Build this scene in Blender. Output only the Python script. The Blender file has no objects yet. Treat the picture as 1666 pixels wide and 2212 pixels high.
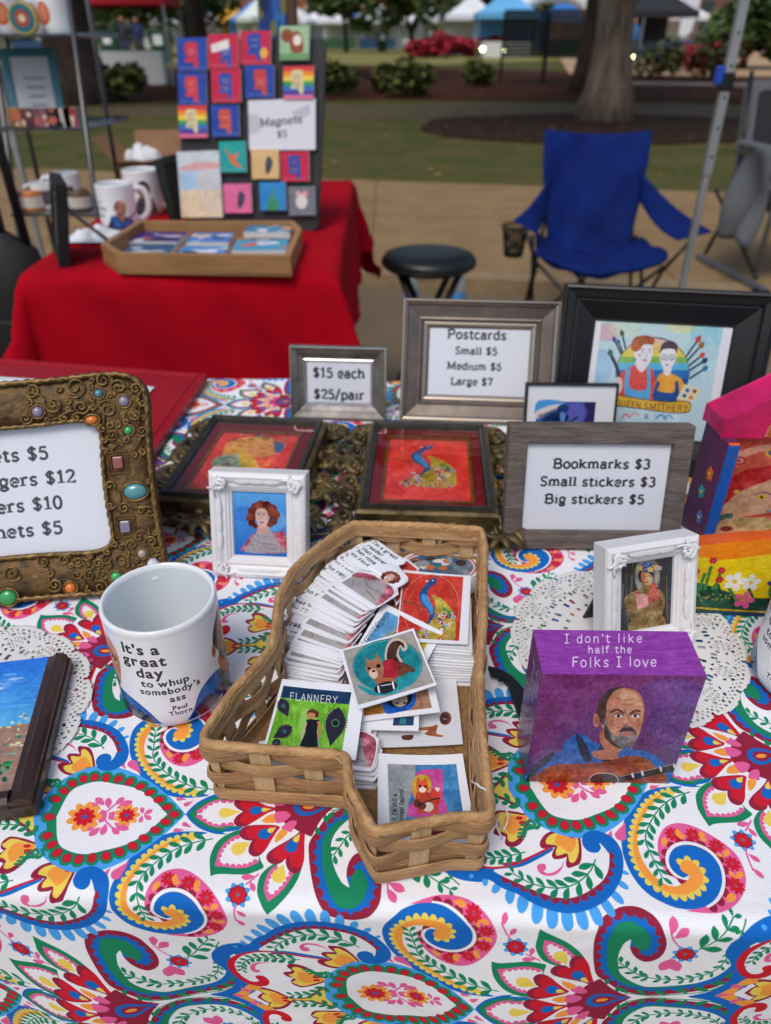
# A vendor's table at an outdoor art fair: mugs, framed price cards, a basket of stickers, painted blocks,
# with a second red-clothed table, camp chairs, lawn, trees and market tents behind.
import bpy, math, random, json
import numpy as np
from math import sin, cos, pi, radians as R
random.seed(7)
S = bpy.context.scene
# ------------------------------------------------------------------ camera, light, exposure
PITCH = R(32.9); FPX = 1600.; CAMZ = 1.17; TZ = .75
cam_d = bpy.data.cameras.new('camera'); cam = bpy.data.objects.new('camera', cam_d); S.collection.objects.link(cam)
cam.location = (0, 0, CAMZ); cam.rotation_euler = (pi/2-PITCH, 0, 0)
cam_d.sensor_fit = 'VERTICAL'; cam_d.sensor_height = 24; cam_d.sensor_width = 18.1
cam_d.lens = 24*FPX/2212; cam_d.clip_start = .02; cam_d.clip_end = 600
cam_d.dof.use_dof = True; cam_d.dof.focus_distance = .50; cam_d.dof.aperture_fstop = 4.4; cam_d.dof.aperture_blades = 0
S.camera = cam
W_ = bpy.data.worlds.new('World'); S.world = W_; W_.use_nodes = True
nt = W_.node_tree; sky = nt.nodes.new('ShaderNodeTexSky'); sky.sky_type = 'NISHITA'; sky.sun_disc = False
SUN_EL, SUN_AZ = 58, 205
sky.sun_elevation = R(SUN_EL); sky.sun_rotation = R(SUN_AZ); sky.dust_density = 3.; sky.air_density = 1.2
nt.links.new(sky.outputs[0], nt.nodes['Background'].inputs[0]); nt.nodes['Background'].inputs[1].default_value = .12
sd = bpy.data.lights.new('sun', 'SUN'); sd.energy = 1.5; sd.angle = R(25); sd.color = (1, .95, .88)
so = bpy.data.objects.new('sun', sd); S.collection.objects.link(so)
so.rotation_euler = (R(90-SUN_EL), 0, R(180-SUN_AZ))
S.view_settings.view_transform = 'Standard'; S.view_settings.look = 'None'; S.view_settings.exposure = .0
S.view_settings.gamma = 1; S.view_settings.use_curve_mapping = False
S.render.engine = 'CYCLES'; S.cycles.max_bounces = 6; S.cycles.use_denoising = True
S.cycles.transparent_max_bounces = 12
# ------------------------------------------------------------------ vector painting for prints

def h2(c):
    if isinstance(c,str):
        c=c.lstrip('#'); c=c if len(c)==6 else ''.join(k+k for k in c); return np.array([int(c[i:i+2],16)/255. for i in (0,2,4)],np.float32)
    return np.array(c,np.float32)
def crv(p,n=6,closed=True):
    """Catmull-Rom through points; a point given twice in a row is a corner"""
    p=np.array(p,float)
    if len(p)<3: return p
    N=len(p); out=[]
    rng=range(N) if closed else range(N-1)
    for i in rng:
        p1,p2=p[i],p[(i+1)%N]
        if closed: p0,p3=p[i-1],p[(i+2)%N]
        else: p0=p[i-1] if i else p1; p3=p[i+2] if i+2<N else p2
        if np.allclose(p1,p2): continue
        t=np.linspace(0,1,n,endpoint=False)[:,None]
        out.append(.5*((2*p1)+(-p0+p2)*t+(2*p0-5*p1+4*p2-p3)*t*t+(-p0+3*p1-3*p2+p3)*t**3))
    if not closed: out.append(p[-1:])
    return np.concatenate(out)
def resamp(p,n):
    p=np.array(p,float); d=np.r_[0,np.cumsum(np.hypot(*np.diff(p,axis=0).T))]
    s=np.linspace(0,d[-1],n); return np.stack([np.interp(s,d,p[:,0]),np.interp(s,d,p[:,1])],1)
def tang(p):
    t=np.gradient(p,axis=0); return t/(np.linalg.norm(t,axis=1)[:,None]+1e-12)
class Canvas:
    """vector painting; coordinates are in user units, y up; ss supersamples"""
    def __init__(s,w,h,x0,y0,x1,y1,bg='#ffffff',ss=2):
        s.w,s.h,s.ss=w,h,ss; s.W,s.H=w*ss,h*ss; s.b=(x0,y0,x1,y1)
        s.a=np.empty((s.H,s.W,3),np.float32); s.a[:]=h2(bg); s.off=[(0,0)]
        s.tf=None
    def px(s,p):
        p=np.asarray(p,float)
        if s.tf is not None: p=s.tf(p)
        x0,y0,x1,y1=s.b
        return np.stack([(p[...,0]-x0)/(x1-x0)*s.W,(p[...,1]-y0)/(y1-y0)*s.H],-1)
    def mask(s,polys):
        """even-odd coverage over a bounding box"""
        q=[s.px(p) for p in polys]; al=np.concatenate(q)
        xa=int(max(0,math.floor(al[:,0].min())-1)); xb=int(min(s.W,math.ceil(al[:,0].max())+2))
        ya=int(max(0,math.floor(al[:,1].min())-1)); yb=int(min(s.H,math.ceil(al[:,1].max())+2))
        if xb<=xa or yb<=ya: return None
        g=np.zeros((yb-ya,xb-xa+1),np.int32)
        for p in q:
            r=np.roll(p,-1,0)
            for (ax,ay),(bx,by) in zip(p.tolist(),r.tolist()):
                if ay==by: continue
                if ay>by: ax,ay,bx,by=bx,by,ax,ay
                i0=max(ya,math.ceil(ay-.5)); i1=min(yb,math.ceil(by-.5))
                if i1<=i0: continue
                ys=np.arange(i0,i1); xs=ax+(ys+.5-ay)*(bx-ax)/(by-ay)
                xi=np.clip(np.ceil(xs-.5).astype(int)-xa,0,xb-xa)
                g[ys-ya,xi]+=1
        m=(np.cumsum(g,1)[:,:-1]&1).astype(bool)
        return m,xa,xb,ya,yb
    def polys(s,ps,col,alpha=1.,nz=0,seed=0,clip=None):
        for ox,oy in s.off:
            r=s.mask([np.asarray(p,float)+(ox,oy) for p in ps])
            if r is None: continue
            m,xa,xb,ya,yb=r
            if clip is not None: m=m&clip[ya:yb,xa:xb]
            v=s.a[ya:yb,xa:xb]; c=h2(col)
            if nz:
                k=s.noise(seed)[ya:yb,xa:xb][...,None]*nz
                cc=np.clip(c+k,0,1); v[m]=(v*(1-alpha)+cc*alpha)[m]
            else: v[m]=v[m]*(1-alpha)+c*alpha
    _n={}
    def noise(s,seed=0,cell=6):
        k=(s.W,s.H,seed,cell)
        if k not in Canvas._n:
            r=np.random.RandomState(seed); o=np.zeros((s.H,s.W),np.float32)
            for c,wt in ((cell,.5),(cell*4,.8),(cell*14,1.)):
                gx,gy=s.W//c+3,s.H//c+3; g=r.rand(gy,gx).astype(np.float32)-.5
                x=np.linspace(0,gx-2.001,s.W);y=np.linspace(0,gy-2.001,s.H)
                xi,yi=x.astype(int),y.astype(int);fx=(x-xi)[None];fy=(y-yi)[:,None]
                fx=fx*fx*(3-2*fx);fy=fy*fy*(3-2*fy)
                o+=wt*((g[yi][:,xi]*(1-fx)+g[yi][:,xi+1]*fx)*(1-fy)+(g[yi+1][:,xi]*(1-fx)+g[yi+1][:,xi+1]*fx)*fy)
            Canvas._n[k]=o
        return Canvas._n[k]
    def poly(s,p,col,n=6,**k): s.polys([crv(p,n) if n>1 else np.array(p,float)],col,**k)
    def rect(s,x0,y0,x1,y1,col,**k): s.polys([[(x0,y0),(x1,y0),(x1,y1),(x0,y1)]],col,**k)
    def ell(s,x,y,rx,ry,col,rot=0,n=28,**k):
        t=np.linspace(0,2*math.pi,n,endpoint=False);c,d=math.cos(rot),math.sin(rot)
        s.polys([np.stack([x+rx*np.cos(t)*c-ry*np.sin(t)*d,y+rx*np.cos(t)*d+ry*np.sin(t)*c],1)],col,**k)
    def stroke(s,p,w,col,n=6,taper=0,**k):
        p=crv(p,n,False) if n>1 and len(p)>2 else (resamp(p,8) if len(p)==2 else np.array(p,float))
        t=tang(p);nn=np.stack([-t[:,1],t[:,0]],1)
        wd=np.full(len(p),w/2.)
        if taper==1: wd=wd*np.linspace(0.05,1,len(p))
        if taper==2: wd=wd*np.sin(np.linspace(.15,math.pi-.15,len(p)))
        s.polys([np.concatenate([p+nn*wd[:,None],(p-nn*wd[:,None])[::-1]])],col,**k)
    def leaf(s,a,b,wr,col,pt=.5,**k):
        """pointed leaf from a (stem) to b (tip)"""
        a=np.array(a,float);b=np.array(b,float);d=b-a;L=np.hypot(*d);n=np.array([-d[1],d[0]])/L
        t=np.linspace(0,1,9)[:,None]
        wdt=np.sin(np.pi*t**(math.log(.5)/math.log(pt)))**.8*wr*L
        s.polys([np.concatenate([a+d*t+n*wdt,(a+d*t-n*wdt)[::-1]])],col,**k)
    def drop(s,tip,c,r,col,**k):
        """teardrop: point at tip, round end of radius r centred on c"""
        tip=np.array(tip,float);c=np.array(c,float);d=c-tip;L=np.hypot(*d);u=d/L;n=np.array([-u[1],u[0]])
        a=math.acos(min(.98,r/L));t=np.linspace(-math.pi+a,math.pi-a,18)
        s.polys([np.concatenate([[tip],c+r*(np.cos(t)[:,None]*u+np.sin(t)[:,None]*n)])],col,**k)
    def flower(s,x,y,r,n,col,w=.36,rot=0,sx=1,sy=1,**k):
        for i in range(n):
            t=rot+i*2*math.pi/n; c,d=math.cos(t)*sx,math.sin(t)*sy
            s.ell(x+c*r*.6,y+d*r*.6,r*.42,r*w,col,rot=math.atan2(d,c),n=14,**k)
    def spray(s,path,l0,l1,col,n=9,w=.2,sw=.8,ang=.75,sides=(1,-1),tip=True,**k):
        """leafy sprig; the path runs from its tip to its base, leaves point to the tip"""
        p=crv(path,8,False);q=resamp(p,60);s.stroke(q[::4],sw,col,n=1,**k)
        L=np.sum(np.hypot(*np.diff(q,axis=0).T));t=tang(q)
        # spacing follows leaf size
        u=np.linspace(0,1,n);u=(u+.35*u*u*(l1/l0-1)*.4);u/=u[-1]
        for i,f in enumerate(u*.9):
            j=int(f*59);ln=l0+(l1-l0)*f
            for sd in sides:
                a=math.atan2(-t[j,1],-t[j,0])+sd*ang
                s.leaf(q[j],q[j]+ln*np.array([math.cos(a),math.sin(a)]),w,col,pt=.6,**k)
    def scallop(s,path,n,r,col,side=1,asp=1.,**k):
        p=resamp(crv(path,8,False),n+1);m=(p[1:]+p[:-1])/2;d=p[1:]-p[:-1]
        for c,v in zip(m,d):
            L=np.hypot(*v);nn=np.array([-v[1],v[0]])/L*side
            s.ell(c[0],c[1],L/2*1.02,r,col,rot=math.atan2(v[1],v[0]),n=20,**k)
    def grad(s,y0,y1,c0,c1,x0=None,x1=None):
        ux0,uy0,ux1,uy1=s.b;a=int((y0-uy0)/(uy1-uy0)*s.H);b=int((y1-uy0)/(uy1-uy0)*s.H)
        xa=0 if x0 is None else int((x0-ux0)/(ux1-ux0)*s.W);xb=s.W if x1 is None else int((x1-ux0)/(ux1-ux0)*s.W)
        t=np.linspace(0,1,b-a,dtype=np.float32)[:,None,None];s.a[a:b,xa:xb]=h2(c0)*(1-t)+h2(c1)*t
    def brush(s,amt=.05,seed=0,aniso=(3,1)):
        """brush-stroke variation over the whole canvas"""
        r=np.random.RandomState(seed);c=3*s.ss
        gx,gy=max(2,s.W//(c*aniso[0])),max(2,s.H//(c*aniso[1]))
        g=(r.rand(gy,gx)-.5).astype(np.float32)
        g=np.kron(g,np.ones((c*aniso[1],c*aniso[0]),np.float32))
        g=np.pad(g,((0,max(0,s.H-g.shape[0])),(0,max(0,s.W-g.shape[1]))),'edge')[:s.H,:s.W]
        g=(g+np.roll(g,c//2,0)+np.roll(g,c,1)+np.roll(g,-c//2,0))/4
        s.a+=(g+s.noise(seed+7)*.5)[...,None]*amt; np.clip(s.a,0,1,out=s.a)
    def out(s):
        return s.a.reshape(s.h,s.ss,s.w,s.ss,3).mean((1,3))

CC={'B':'#0a6ac4','L':'#4aa6f0','G':'#14865c','M':'#96203f','R':'#cf1b30','Y':'#f0d45a','O':'#f9a044','P':'#e8629c','W':'#f1f1f5'}
def paint_cloth(M,w=1224,h=1264):
    PWm,RWm=306.,158.
    c=Canvas(w,h,0,0,PWm,2*RWm,CC['W'],2)
    rep=[]
    for j in (-1,0,1,2):
        for i in (-1,0,1,2,3):
            rep.append(((i+(.5 if j%2 else 0)-1)*PWm,j*RWm))
    for k in range(len(M)):
        op,col,p,o=M[k]
        o=dict(o);mir=o.pop('mir',0)
        for sg in ((1,) if mir else (1,-1)):
            c.off=rep;F=lambda q:np.array(q,float)*np.array([1,sg])
            cc=CC.get(col,col)
            if op=='poly':
                q=crv(F(p),6)
                if mir:
                    q=crv(F(p),6,False);q=np.concatenate([q,(q*[1,-1])[::-1]])
                c.polys([q],cc)
                if col in 'BGYOPR' and not mir and len(p)>8: pass
            elif op=='heart':
                if mir: q=crv(F(p),6,False);q=np.concatenate([q,(q*[1,-1])[::-1]])
                else:q=crv(F(p),6)
                c.polys([q],CC['M'])
                # red inset, displaced towards the fan centre
                ctr=np.array([112.,0]);m=q.mean(0)
                q2=m+(q-m)*.86+(ctr-m)/np.hypot(*(ctr-m))*2.6
                c.polys([q2],CC['R'])
            elif op=='scal':
                n,r=o['n'],o['r']
                if 'ins' in o:
                    pr=crv(F(o['ins']),6)
                    for of in rep:
                        c.off=[of];rr=c.mask([pr+np.array(of)])
                        if rr is None: continue
                        cl=np.zeros((c.H,c.W),bool);cl[rr[3]:rr[4],rr[1]:rr[2]]=rr[0];c.scallop(F(p),n,r,cc,clip=cl)
                else: c.scallop(F(p),n,r,cc)
            elif op=='pets':
                q=resamp(crv(F(p),8,False),o['n']*2+1);t=tang(q)
                for a in range(1,len(q),2):
                    nn=np.array([-t[a,1],t[a,0]])*(-sg)*-1
                    nn=nn if ((q[a]+nn)-np.array([-62,30*sg]))@((q[a]+nn)-np.array([-62,30*sg]))>((q[a]-nn)-np.array([-62,30*sg]))@((q[a]-nn)-np.array([-62,30*sg])) else -nn
                    s_=np.sin(np.pi*(a/len(q))*.85+.25)
                    cen=q[a]+nn*o['r']*.45*s_
                    c.ell(cen[0],cen[1],o['r']*s_,o['r']*.52*s_,cc,rot=math.atan2(nn[1],nn[0]))
            elif op=='drop':c.drop(F(p[0]),F(p[1]),o['r'],cc)
            elif op=='spray':
                sd=o.get('sides',[1,-1]);oo={a:b for a,b in o.items() if a!='sides'}
                c.spray(F(p),col=cc,sides=[x*sg for x in sd],**oo)
            elif op=='leaf':c.leaf(F(p[0]),F(p[1]),o['w'],cc,pt=.6)
            elif op=='strk':c.stroke(F(p),o['w'],cc)
            elif op=='ell':
                x,y=F(p[0]);c.ell(x,y,o['rx'],o['ry'],cc,rot=-.0)
            elif op=='flw':
                x,y=F(p[0]);r=o['r'];c.flower(x,y,r,8,CC['L'],w=.24,rot=.39);c.flower(x,y,r*.75,8,'#7a2540',w=.34);c.flower(x,y,r*.66,8,CC['R'],w=.27);c.ell(x,y,r*.12,r*.12,'#4a6a80')
            elif op=='rflw':
                x,y=F(p[0]);r=o['r'];c.flower(x,y,r,9,CC['R'],w=.22);c.ell(x,y,r*.14,r*.14,'#6a4050')
            elif op=='oflw':
                x,y=F(p[0]);r=o['r'];c.flower(x,y,r,9,CC['O'],w=.24);c.flower(x,y,r*.62,9,CC['R'],w=.26);c.ell(x,y,r*.13,r*.13,CC['B'])
            elif op in('dots','dotr'):
                ctr=F(o['c'])
                for d in F(p):
                    u=d-ctr;u/=np.hypot(*u)
                    if op=='dots':
                        e=d+u*.6;c.ell(e[0],e[1],5.,4.4,CC['G'],rot=math.atan2(u[1],u[0]))
                    else:
                        c.ell(d[0],d[1],3.5,2.9,'#7a3040',rot=math.atan2(u[1],u[0]));c.ell(d[0],d[1],3.1,2.5,CC['R'],rot=math.atan2(u[1],u[0]))
    return c.out()

def homog(src,dst):
    A=[];b=[]
    for (x,y),(u,v) in zip(src,dst):
        A.append([x,y,1,0,0,0,-u*x,-u*y]);b.append(u);A.append([0,0,0,x,y,1,-v*x,-v*y]);b.append(v)
    h=np.append(np.linalg.solve(np.array(A,float),np.array(b,float)),1).reshape(3,3)
    def f(p):
        p=np.asarray(p,float);q=np.concatenate([p,np.ones(p.shape[:-1]+(1,))],-1)@h.T
        return q[...,:2]/q[...,2:]
    return f
def art(w,h,quad,bg,ss=2):
    """canvas over the unit square; quad = tl,tr,br,bl of the drawing's own sketch coordinates"""
    c=Canvas(w,h,0,0,1,1,bg,ss)
    if quad: c.tf=homog(quad,((0,1),(1,1),(1,0),(0,0)));c.ysign=-1
    return c
# ---- skeleton letters: serif cards and hand lettering
def A_(cx,cy,rx,ry,a0,a1,n=14):
    t=np.radians(np.linspace(a0,a1,n));return list(zip(cx+rx*np.cos(t),cy+ry*np.sin(t)))
X_=.48;K_=.7
def _g():
    g={}
    g['o']=(.56,[A_(.28,.24,.2,.24,0,360,22)],[])
    g['a']=(.54,[[(.1,.38)]+A_(.25,.34,.15,.14,150,0)+[(.4,.05),(.48,0)],A_(.23,.14,.15,.14,0,360,18)],[])
    g['c']=(.5,[A_(.28,.24,.2,.24,50,320)],[])
    g['e']=(.54,[[(.08,.25),(.46,.25)]+A_(.27,.24,.19,.24,0,320,18)],[])
    g['d']=(.6,[A_(.27,.24,.19,.24,0,360,22),[(.46,K_),(.46,0)]],[(.4,K_,.1),(.5,0,.1)])
    g['b']=(.6,[A_(.33,.24,.19,.24,0,360,22),[(.14,K_),(.14,0)]],[(.09,K_,.1)])
    g['p']=(.6,[A_(.33,.24,.19,.24,0,360,22),[(.14,X_),(.14,-.2)]],[(.08,X_,.1),(.14,-.2,.2)])
    g['q']=(.6,[A_(.27,.24,.19,.24,0,360,22),[(.46,X_),(.46,-.2)]],[(.46,-.2,.2)])
    g['g']=(.56,[A_(.26,.28,.17,.2,0,360,20),[(.4,.4),(.5,.46)],[(.14,.1),(.14,.02),(.4,0),(.46,-.1),(.27,-.2),(.1,-.14),(.12,-.02)]],[])
    g['h']=(.62,[[(.13,K_),(.13,0)],A_(.31,.28,.17,.2,170,0)+[(.48,0)]],[(.08,K_,.1),(.13,0,.2),(.48,0,.2)])
    g['n']=(.62,[[(.13,X_),(.13,0)],A_(.31,.28,.17,.2,170,0)+[(.48,0)]],[(.08,X_,.1),(.13,0,.2),(.48,0,.2)])
    g['m']=(.9,[[(.13,X_),(.13,0)],A_(.29,.28,.15,.2,170,0)+[(.44,0)],A_(.59,.28,.15,.2,170,0)+[(.74,0)]],[(.08,X_,.1),(.13,0,.18),(.44,0,.18),(.74,0,.18)])
    g['r']=(.46,[[(.14,X_),(.14,0)],A_(.3,.3,.16,.17,170,50)],[(.09,X_,.1),(.14,0,.22)])
    g['s']=(.48,[[(.4,.4),(.33,.47),(.2,.47),(.1,.38),(.14,.28),(.34,.2),(.4,.1),(.3,.01),(.17,.01),(.08,.1)]],[])
    g['t']=(.42,[[(.18,.62),(.18,.08),(.25,0),(.38,.06)],[(.05,X_),(.36,X_)]],[])
    g['i']=(.32,[[(.16,X_),(.16,0)],[(.16,.64),(.16,.67)]],[(.1,X_,.12),(.16,0,.22)])
    g['l']=(.32,[[(.16,K_),(.16,0)]],[(.1,K_,.12),(.16,0,.22)])
    g['k']=(.62,[[(.13,K_),(.13,0)],[(.46,X_),(.13,.2)],[(.24,.27),(.5,0)]],[(.08,K_,.1),(.13,0,.2),(.46,X_,.18),(.5,0,.18)])
    g['u']=(.62,[[(.13,X_)]+A_(.3,.18,.17,.18,180,350)+[(.47,X_)],[(.47,X_),(.47,0)]],[(.08,X_,.1),(.42,X_,.1),(.52,0,.1)])
    g['v']=(.52,[[(.06,X_),(.26,0),(.46,X_)]],[(.08,X_,.16),(.44,X_,.16)])
    g['w']=(.76,[[(.06,X_),(.2,0),(.37,X_),(.54,0),(.68,X_)]],[])
    g['y']=(.54,[[(.08,X_),(.28,.02)],[(.48,X_),(.22,-.18),(.1,-.18)]],[(.1,X_,.16),(.46,X_,.16)])
    g['x']=(.5,[[(.06,X_),(.44,0)],[(.44,X_),(.06,0)]],[])
    g['f']=(.4,[[(.4,.66),(.28,.7),(.18,.6),(.18,0)],[(.05,X_),(.34,X_)]],[(.18,0,.22)])
    g['B']=(.72,[[(.14,K_),(.14,0)],[(.14,K_),(.4,K_)]+A_(.4,.53,.16,.17,90,-90)+[(.14,.36)],[(.14,.36),(.42,.36)]+A_(.42,.18,.2,.18,90,-90)+[(.14,0)]],[(.1,K_,.16),(.1,0,.16)])
    g['P']=(.68,[[(.14,K_),(.14,0)],[(.14,K_),(.4,K_)]+A_(.4,.52,.18,.18,90,-90)+[(.14,.34)]],[(.1,K_,.16),(.14,0,.26)])
    g['R']=(.72,[[(.14,K_),(.14,0)],[(.14,K_),(.4,K_)]+A_(.4,.53,.17,.17,90,-90)+[(.14,.36)],[(.36,.36),(.6,0)]],[(.1,K_,.16),(.14,0,.24)])
    g['S']=(.62,[[(.52,.58),(.42,.69),(.24,.69),(.12,.56),(.18,.42),(.42,.3),(.52,.17),(.4,.01),(.22,.01),(.1,.13)]],[])
    g['M']=(.92,[[(.14,0),(.14,K_),(.45,.1),(.76,K_),(.76,0)]],[(.12,K_,.16),(.14,0,.22),(.76,0,.22),(.78,K_,.16)])
    g['L']=(.6,[[(.16,K_),(.16,0),(.52,0),(.54,.16)]],[(.16,K_,.26),(.12,0,.14)])
    g['I']=(.4,[[(.2,K_),(.2,0)],[(.06,K_),(.34,K_)],[(.06,0),(.34,0)]],[])
    g['F']=(.56,[[(.14,0),(.14,K_),(.52,K_)],[(.14,.38),(.44,.38)]],[])
    g['E']=(.56,[[(.5,K_),(.14,K_),(.14,0),(.52,0)],[(.14,.38),(.44,.38)]],[])
    g['A']=(.62,[[(.06,0),(.3,K_),(.54,0)],[(.15,.26),(.46,.26)]],[])
    g['N']=(.66,[[(.12,0),(.12,K_),(.52,0),(.52,K_)]],[])
    g['Y']=(.58,[[(.06,K_),(.29,.36),(.52,K_)],[(.29,.36),(.29,0)]],[])
    g['K']=(.62,[[(.12,K_),(.12,0)],[(.5,K_),(.12,.3)],[(.24,.4),(.54,0)]],[])
    g['G']=(.66,[A_(.34,.35,.24,.35,50,340)+[(.56,.32),(.38,.32)]],[])
    g['Q']=(.74,[A_(.36,.36,.28,.34,0,360,24),[(.4,.16),(.66,-.06)]],[])
    g['U']=(.64,[[(.12,K_)]+A_(.32,.2,.2,.2,180,360)+[(.52,K_)]],[])
    g['T']=(.58,[[(.04,K_),(.54,K_)],[(.29,K_),(.29,0)]],[])
    g['H']=(.64,[[(.12,K_),(.12,0)],[(.52,K_),(.52,0)],[(.12,.36),(.52,.36)]],[])
    g['O']=(.7,[A_(.35,.35,.26,.35,0,360,24)],[])
    g['$']=(.6,[[(.5,.56),(.4,.66),(.22,.66),(.12,.54),(.18,.42),(.4,.32),(.5,.2),(.4,.05),(.22,.05),(.1,.16)],[(.31,.78),(.31,-.08)]],[])
    g['0']=(.58,[A_(.29,.35,.19,.35,0,360,24)],[])
    g['1']=(.48,[[(.1,.56),(.26,.7),(.26,0)]],[(.26,0,.3)])
    g['2']=(.56,[[(.1,.54)]+A_(.28,.52,.18,.18,160,-30)+[(.1,.02),(.5,.02),(.5,.12)]],[])
    g['3']=(.56,[A_(.27,.53,.17,.17,150,-80),A_(.27,.19,.2,.19,90,-150)],[])
    g['5']=(.56,[[(.46,.68),(.16,.68),(.13,.4)]+A_(.27,.22,.2,.22,110,-150)],[])
    g['6']=(.56,[[(.44,.64),(.28,.69),(.12,.5)]+A_(.28,.22,.17,.22,180,-180,22)],[])
    g['7']=(.54,[[(.1,.58),(.1,.68),(.46,.68),(.24,0)]],[])
    g[':']=(.3,[[(.15,.06),(.15,.09)],[(.15,.4),(.15,.43)]],[])
    g['/']=(.46,[[(.06,-.12),(.4,.8)]],[])
    g["'"]=(.2,[[(.1,.7),(.08,.52)]],[])
    g[',']=(.22,[[(.12,.05),(.06,-.12)]],[])
    g['&']=(.6,[[(.5,.0),(.15,.5),(.28,.68),(.38,.52),(.1,.2),(.24,0),(.5,.28)]],[])
    g[' ']=(.34,[],[])
    return g
GL=_g()
def letter(c,txt,x,y,size,col,serif=False,wt=None,ang=0,align='l',sp=0,jit=0,squash=1.,sd=3):
    """draw skeleton lettering; (x,y) is the baseline start, mid or end"""
    rr=random.Random(sd);wt=wt or (.12 if serif else .08)
    wid=sum(GL[k][0]+sp for k in txt)*size*squash
    ox=-wid/2 if align=='c' else (-wid if align=='r' else 0)
    ca,sa=cos(ang),sin(ang);sy=getattr(c,'ysign',1)
    def T(p): 
        p=np.asarray(p,float)*[squash*size,size]+[ox,0]
        return np.stack([x+p[...,0]*ca-p[...,1]*sa,y+sy*(p[...,0]*sa+p[...,1]*ca)],-1)
    for k in txt:
        adv,st_,sf=GL[k];jx,jy=rr.uniform(-jit,jit),rr.uniform(-jit,jit)
        for s in st_:
            q=T(np.array(s,float)+[jx,jy]);
            if len(s)<9:
                for e,g_ in zip(q[:-1],q[1:]): c.stroke([e,g_],wt*size,col,n=1)
                for e in (q[1:-1] if serif else q): c.ell(e[0],e[1],wt*size/2,wt*size/2,col,n=8)
            else:
                c.stroke(q,wt*size,col,n=1)
                if not serif:
                    for e in (q[0],q[-1]): c.ell(e[0],e[1],wt*size/2,wt*size/2,col,n=8)
        if serif:
            for (sx_,sy_,ln) in sf:
                c.stroke(T([(sx_-ln/2-.04,sy_+(.035 if sy_<.1 else -.035)),(sx_+ln/2+.04,sy_+(.035 if sy_<.1 else -.035))]),.075*size,col,n=1)
        ox+=(adv+sp)*size*squash
_fc={}
def glyph(ch,bold):
    if (ch,bold) in _fc: return _fc[(ch,bold)]
    cu=bpy.data.curves.new('t','FONT');cu.body='|'+ch+'|' if ch==' ' else ch;cu.size=1;cu.offset=bold;cu.resolution_u=3
    o=bpy.data.objects.new('t',cu);S.collection.objects.link(o);dg=bpy.context.evaluated_depsgraph_get()
    me=o.evaluated_get(dg).to_mesh();vs=np.array([v.co[:2] for v in me.vertices]) if len(me.vertices) else np.zeros((0,2))
    tr=[[vs[i] for i in p.vertices] for p in me.polygons];adv=(vs[:,0].max() if len(vs) else .3)
    o.evaluated_get(dg).to_mesh_clear();bpy.data.objects.remove(o);bpy.data.curves.remove(cu)
    if ch==' ': tr,adv=[],.24
    _fc[(ch,bold)]=(tr,adv);return _fc[(ch,bold)]
def sans(c,txt,x,y,size,col,bold=.022,ang=0,align='l',gap=.07):
    wid=sum(glyph(k,bold)[1]+gap for k in txt)*size;ox=-wid/2 if align=='c' else 0;ca,sa=cos(ang),sin(ang)
    sy=getattr(c,'ysign',1)
    for k in txt:
        tr,adv=glyph(k,bold)
        for t in tr:
            p=np.array(t)*size;px=p[:,0]+ox;py=p[:,1]
            c.polys([np.stack([x+px*ca-py*sa,y+sy*(px*sa+py*ca)],1)],col)
        ox+=(adv+gap)*size
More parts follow.
